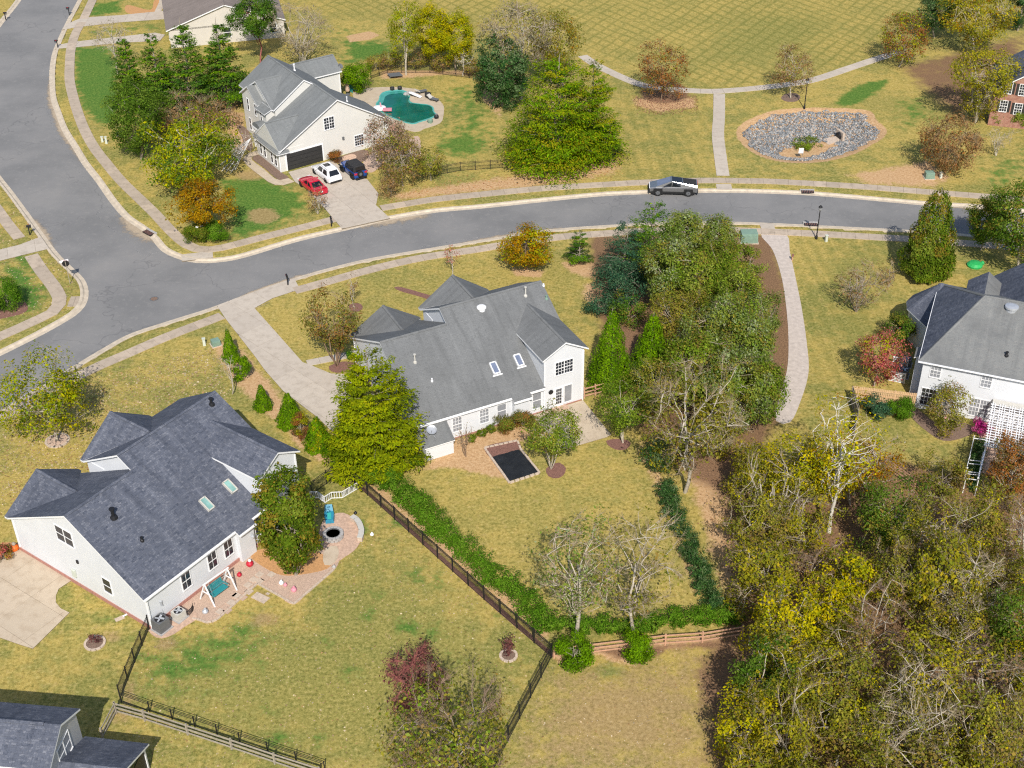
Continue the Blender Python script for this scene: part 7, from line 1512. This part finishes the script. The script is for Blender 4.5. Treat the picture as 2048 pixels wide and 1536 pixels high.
for lb, x, y, a in (('white lattice screen in front of the right house air conditioners',1793,764,.0),('white lattice screen at the far side of the right house air conditioners',1799,735,.0)):
    def latt(r_):
        part(r_, 'frame', 'white_trim', lambda m: (m.bar((-.7,0,.05),(.7,0,.05),.06), m.bar((-.7,0,1.1),(.7,0,1.1),.06), m.bar((-.7,0,0),(-.7,0,1.15),.07), m.bar((.7,0,0),(.7,0,1.15),.07)))
        for k in range(6): part(r_, 'slat', 'white_trim', lambda m: m.bar((-.7,.0,.2+.16*k),(.7,.0,.2+.16*k),.02,.06))
    thing('lattice_screen', lb, x, y, 'screen', latt, math.radians(A3), 0)
thing('wire_border', 'curved black wire border beside the beige air conditioner', 374, 1222, 'garden fence', lambda r_: [part(r_, 'hoop', 'black_metal', lambda m: [m.tube((.9*math.cos(t)-.3,.9*math.sin(t)-.3,0),(.9*math.cos(t)-.3,.9*math.sin(t)-.3,.55),.012,n=5) for t in (k*.17+j*.06 for j in range(3))]) for k in range(7)] + [part(r_, 'top_rail', 'black_metal', lambda m: [m.bar((.9*math.cos(.17*k)-.3,.9*math.sin(.17*k)-.3,.5),(.9*math.cos(.17*k+.17)-.3,.9*math.sin(.17*k+.17)-.3,.5),.03) for k in range(7)])], -.9, .05)
def firepit(r_):
    for ring_ in range(2):
        for k in range(16): a = 2*math.pi*(k+.5*ring_)/16; part(r_, 'block', 'stone_grey', lambda m: m.obox((.72*math.cos(a),.72*math.sin(a),.11+.19*ring_), (-.135*math.sin(a),.135*math.cos(a),0), (.13*math.cos(a),.13*math.sin(a),0), (0,0,.09)))
    part(r_, 'ash', 'ac_beige', lambda m: m.lathe((0,0,.05), [(.6,0),(.58,.12),(.2,.16)], 16)); part(r_, 'liner', 'ac_grey', lambda m: m.lathe((0,0,.3), [(.6,.0),(.6,.1),(.56,.1),(.56,0)], 18))
thing('fire_pit', 'round grey block fire pit on the brick-coloured patio', 667, 1074, 'fire pit', firepit)
sw = smooth_line(GP([(704,1040),(714,1046),(721,1058),(724,1072),(720,1084)]), .5); root = empty('seat_wall', sw[0], 0, 'curved pale stone seat wall right of the fire pit', 'wall')
for a, b_ in zip(sw, sw[1:]): d = (b_-a).normalized(); nn_ = Vector((-d.y,d.x,0)); m = MB(); m.obox((a+b_)/2-sw[0]+Vector((0,0,.22)), d*((b_-a).length/2-.008), nn_*.19, Vector((0,0,.22))); m.build('block', MAT['stone'], root); m = MB(); m.obox((a+b_)/2-sw[0]+Vector((0,0,.47)), d*((b_-a).length/2-.008), nn_*.23, Vector((0,0,.03))); m.build('capstone', MAT['ac_beige'], root)
thing('slide_toy', 'blue plastic garden chaise between the laurel tree and picket screen', 659, 1034, 'chaise', lambda r_: (part(r_, 'seat', 'blue_cover', lambda m: m.hexa([(-.35,-.9,0),(.35,-.9,0),(.45,.1,0),(-.45,.1,0)], [(-.3,-.8,.3),(.3,-.8,.3),(.4,.1,.38),(-.4,.1,.38)])), part(r_, 'backrest', 'blue_cover', lambda m: m.hexa([(-.4,.1,0),(.4,.1,0),(.36,.6,0),(-.36,.6,0)], [(-.36,.15,.45),(.36,.15,.45),(.3,.55,.85),(-.3,.55,.85)])), part(r_, 'trim', 'aqua', lambda m: m.obox((0,-.35,.37), (.16,0,0), (0,.4,0), (0,0,.02)))), .15)
for nm, lb, x, y, ca_, mt, s_ in (('storage_tub','red lidded storage tub by the left house bay wall',500,1131,'tub','red',.3),('watering_can','red watering can in the gravel bed',479,1152,'can','red',.2),('garden_figure','white and dark garden figure near the bed corner',563,1168,'garden ornament','white_trim',.2),('garden_figure','small pink garden figure beside the white one',571,1172,'garden ornament','pink',.16),('garden_figure','larger pink garden figure at the bed edge',588,1182,'garden ornament','pink',.24),('garden_figure','grey and white garden figure beside the air conditioners',411,1226,'garden ornament','silver',.24),('garden_light','white globe lawn light right of the seat wall',744,1071,'garden light','white_trim',.16),('bird_feeder','small dark feeder on the lawn above the seat wall',711,1028,'feeder','black_metal',.15),('garden_figure','small stone figure at the patio end of the edging',668,1136,'garden ornament','stone_grey',.16),('pumpkin','orange pumpkin beside the left garage corner',30,1100,'pumpkin','orange',.38),('pumpkin','second smaller orange pumpkin nearer the left edge',6,1108,'pumpkin','orange',.26)):
    def fig(r_, mt=mt, s_=s_, nm=nm):
        part(r_, 'body', mt, lambda m: m.lathe((0,0,0), [(s_*.75,0),(s_,s_*.4),(s_*.95,s_*.9),(s_*.5,s_*1.35),(s_*.15,s_*1.45)], 12), True)
        part(r_, {'pumpkin':'stem','storage_tub':'lid','watering_can':'spout'}.get(nm,'head'), {'pumpkin':'wood_grey','storage_tub':'white_trim'}.get(nm, mt), lambda m: m.lathe((s_*.1,0,s_*1.4), [(s_*.35,0),(s_*.45,s_*.3),(s_*.3,s_*.6),(s_*.1,s_*.7)], 9), True)
    thing(nm, lb, x, y, ca_, fig, 0, .03)
thing('dish_antenna', 'small grey dish on a pole at the left house rear corner', 331, 1238, 'satellite dish', lambda r_: (part(r_, 'pole', 'silver', lambda m: m.tube((0,0,0),(-.15,0,1.5),.03)), part(r_, 'dish', 'silver', lambda m: m.obox((-.18,-.05,1.65), (.22,0,0), (0,.05,.02), (0,-.03,.25)))), 0, .05)
thing('splash_pipe', 'white drain pipe lying on the lawn by the left house end wall', 246, 1234, 'pipe', lambda r_: (part(r_, 'pipe', 'white_trim', lambda m: m.tube((.0,.0,.07),(.9,.75,.09),.07,n=10)), part(r_, 'splash_block', 'stone', lambda m: m.obox((-.2,-.2,.04), (.3,.2,0), (-.1,.16,0), (0,0,.03)))), 0, 0)
thing('stepping_slab', 'single tan slab in the lawn below the gravel bed', 521, 1196, 'paving', lambda r_: (part(r_, 'slab', 'stone', lambda m: m.obox((0,0,.03), (.55,-.35,0), (.2,.3,0), (0,0,.03))), part(r_, 'chip', 'stone', lambda m: m.obox((.5,.45,.02), (.12,-.06,0), (.05,.1,0), (0,0,.02)))), 0, 0)
thing('play_turtle', 'green plastic toy turtle on the lawn under the right oak', 1949, 532, 'toy', lambda r_: (part(r_, 'shell', 'green_plastic', lambda m: m.lathe((0,0,0), [(.8,0),(.85,.2),(.6,.45),(.15,.55)], 14), True), part(r_, 'head', 'green_plastic', lambda m: m.lathe((.95,0,.05), [(.2,0),(.25,.2),(.1,.38)], 9), True)), .3, 0)
# ================================================================== RIGHT HOUSE PERGOLA AND ARBOUR
def rl(u, v, z): return r.root.location + r.A*u + r.B*v + Vector((0,0,z)) - pg0
pg0 = r.root.location + r.A*6.6; root = empty('pergola', pg0, 0, 'white lattice pergola attached to the rear of the right house', 'pergola')
for u in (6.6, 9.9, 13.2):
    for v in (1.0, 7.2): m = MB(); m.obox(rl(u,v,1.3), r.A*.07, r.B*.07, Vector((0,0,1.3))); m.build('post', MAT['white_trim'], root)
for v in (.9, 4.0, 7.3): m = MB(); m.bar(rl(6.4,v,2.62), rl(13.4,v,2.62), .09, .16); m.build('beam', MAT['white_trim'], root)
for k in range(9): u = 6.55+k*.84; m = MB(); m.bar(rl(u,.7,2.76), rl(u,7.6,2.76), .07, .1); m.build('rafter', MAT['white_trim'], root)
for k in range(17): v = 1.2+k*.38; m = MB(); m.bar(rl(6.4,v,2.84), rl(13.4,v,2.84), .09, .03); m.build('slat', MAT['white_trim'], root)
for k in range(16): u = 6.75+k*.42; m = MB(); m.bar(rl(u,1.0,2.88), rl(u,7.5,2.88), .07, .03); m.build('slat', MAT['white_trim'], root)
m = MB(); m.obox(rl(9.9,.55,2.7), r.A*3.4, r.B*.4, Vector((0,0,.03))); m.build('awning', MAT['ac_beige'], root)
tb_ = r.root.location + r.A*9.2 + r.B*4.2; r2 = empty('patio_table', tb_, 0, 'dark patio table with blue cloth under the lattice pergola', 'table'); part(r2, 'top', 'blue_cover', lambda m: m.lathe((0,0,.7), [(.8,0),(.8,.04)], 18)); part(r2, 'leg', 'black_metal', lambda m: m.lathe((0,0,0), [(.3,0),(.06,.06),(.06,.7)], 10))
for k, (lb, a) in enumerate((('patio chair left of the table under the pergola',2.4),('patio chair right of the table under the pergola',-.6),('patio chair in front of the table under the pergola',-1.9))): p_ = tb_+Vector((math.cos(a),math.sin(a),0))*1.15; r2 = empty('patio_chair', p_, a+math.pi, lb, 'chair'); lounger(r2)
sheet('pergola_patio', [r.root.location+r.A*u+r.B*v for u, v in ((5.9,0),(14,0),(14,7.8),(6.3,7.8))], .05, MAT['paver'], thick=.1)
ab = empty('garden_arbour', pg0, 0, 'white trellis arbour with climbing hedge running down from the pergola', 'arbour')
for u, v0, v1, z in ((6.6,7.3,11.2,2.0),(5.55,4.6,11.0,1.5)): m = MB(); m.bar(rl(u,v0,z), rl(u-.15,v1,z-.1), .13 if u > 6 else .05, .12 if u > 6 else .05); m.build('rail', MAT['white_trim'], ab)
for v in (5.0, 8.3, 8.8, 10.0, 10.3, 11.0): m = MB(); m.bar(rl(5.55,v,1.48), rl(6.55,v,1.6), .05, .06); m.build('cross_bar', MAT['white_trim'], ab)
for v in (7.4, 9.3, 11.1):
    for u in (5.5, 6.5): m = MB(); m.bar(rl(u,v,0), rl(u,v,1.9 if u > 6 else 1.45), .07); m.build('post', MAT['white_trim'], ab)
hm = tree_meshes('ball', .6, 1.5, 900, 'magnolia', base=0, leaf=.12, n=900, clumps=18, bark='bark_brown')[1]
for k in range(8): link('climber', hm, ab, rl(6.15, 4.4+k*.85, 0), (0,0,k*1.3))

# ================================================================== FALLEN LEAVES
rng = np.random.default_rng(77)
def litter(name, label, poly, n, pal, size):
    P = GP(poly); xs = [p.x for p in P]; ys = [p.y for p in P]; c0 = np.stack([rng.uniform(min(xs),max(xs),n*3), rng.uniform(min(ys),max(ys),n*3)], 1)
    ins = sdist(c0[:,0], c0[:,1], P) < rng.exponential(.8, len(c0)); ins &= sdist(c0[:,0], c0[:,1], road_poly) > .8
    c0 = c0[ins][:n]; k = len(c0); pts_ = np.concatenate([c0, np.full((k,1), .03)], 1); cl = np.array(pal)[rng.integers(0,len(pal),k)]*rng.uniform(.7,1.3,(k,1))
    tag(link(name, leaf_mesh(name, pts_, np.tile([0,0,1.0],(k,1)), size, .7, cl, rng, .6, None, .5)), label, 'fallen leaves', kind='stuff')
tan = [(.60,.46,.28),(.50,.36,.2),(.42,.26,.12),(.66,.55,.38)]
litter('fallen_leaves', 'tan fallen leaves on the left front lawn', [(0,880),(150,780),(420,700),(460,800),(300,830),(180,950),(20,1040)], 5200, tan, .16)
litter('fallen_leaves', 'fallen leaves on the verge and lawn by the far left sidewalk', [(0,420),(60,430),(150,600),(90,660),(0,650)], 900, tan, .17)
litter('fallen_leaves', 'brown fallen leaves under the reddish park tree', [(1265,195),(1390,190),(1400,215),(1330,230),(1270,215)], 1500, [(.34,.17,.11),(.42,.24,.16),(.28,.14,.09)], .16)
litter('fallen_leaves', 'fallen leaves on the lawn below the bright conifer', [(760,385),(1240,320),(1240,350),(960,395),(780,405)], 1600, [(.55,.3,.12),(.6,.4,.2),(.45,.22,.1)], .16)
litter('fallen_leaves', 'fallen leaves over the lower lawns', [(280,1280),(600,1240),(760,1010),(1080,1260),(1090,1330),(1400,1300),(1420,1540),(300,1540)], 4200, tan, .11)
litter('fallen_leaves', 'leaf litter on the wood floor', [(1450,960),(1700,900),(2060,1000),(2060,1560),(1450,1560),(1480,1200)], 9000, [(.34,.2,.1),(.42,.3,.12),(.25,.14,.07),(.45,.36,.1)], .2)
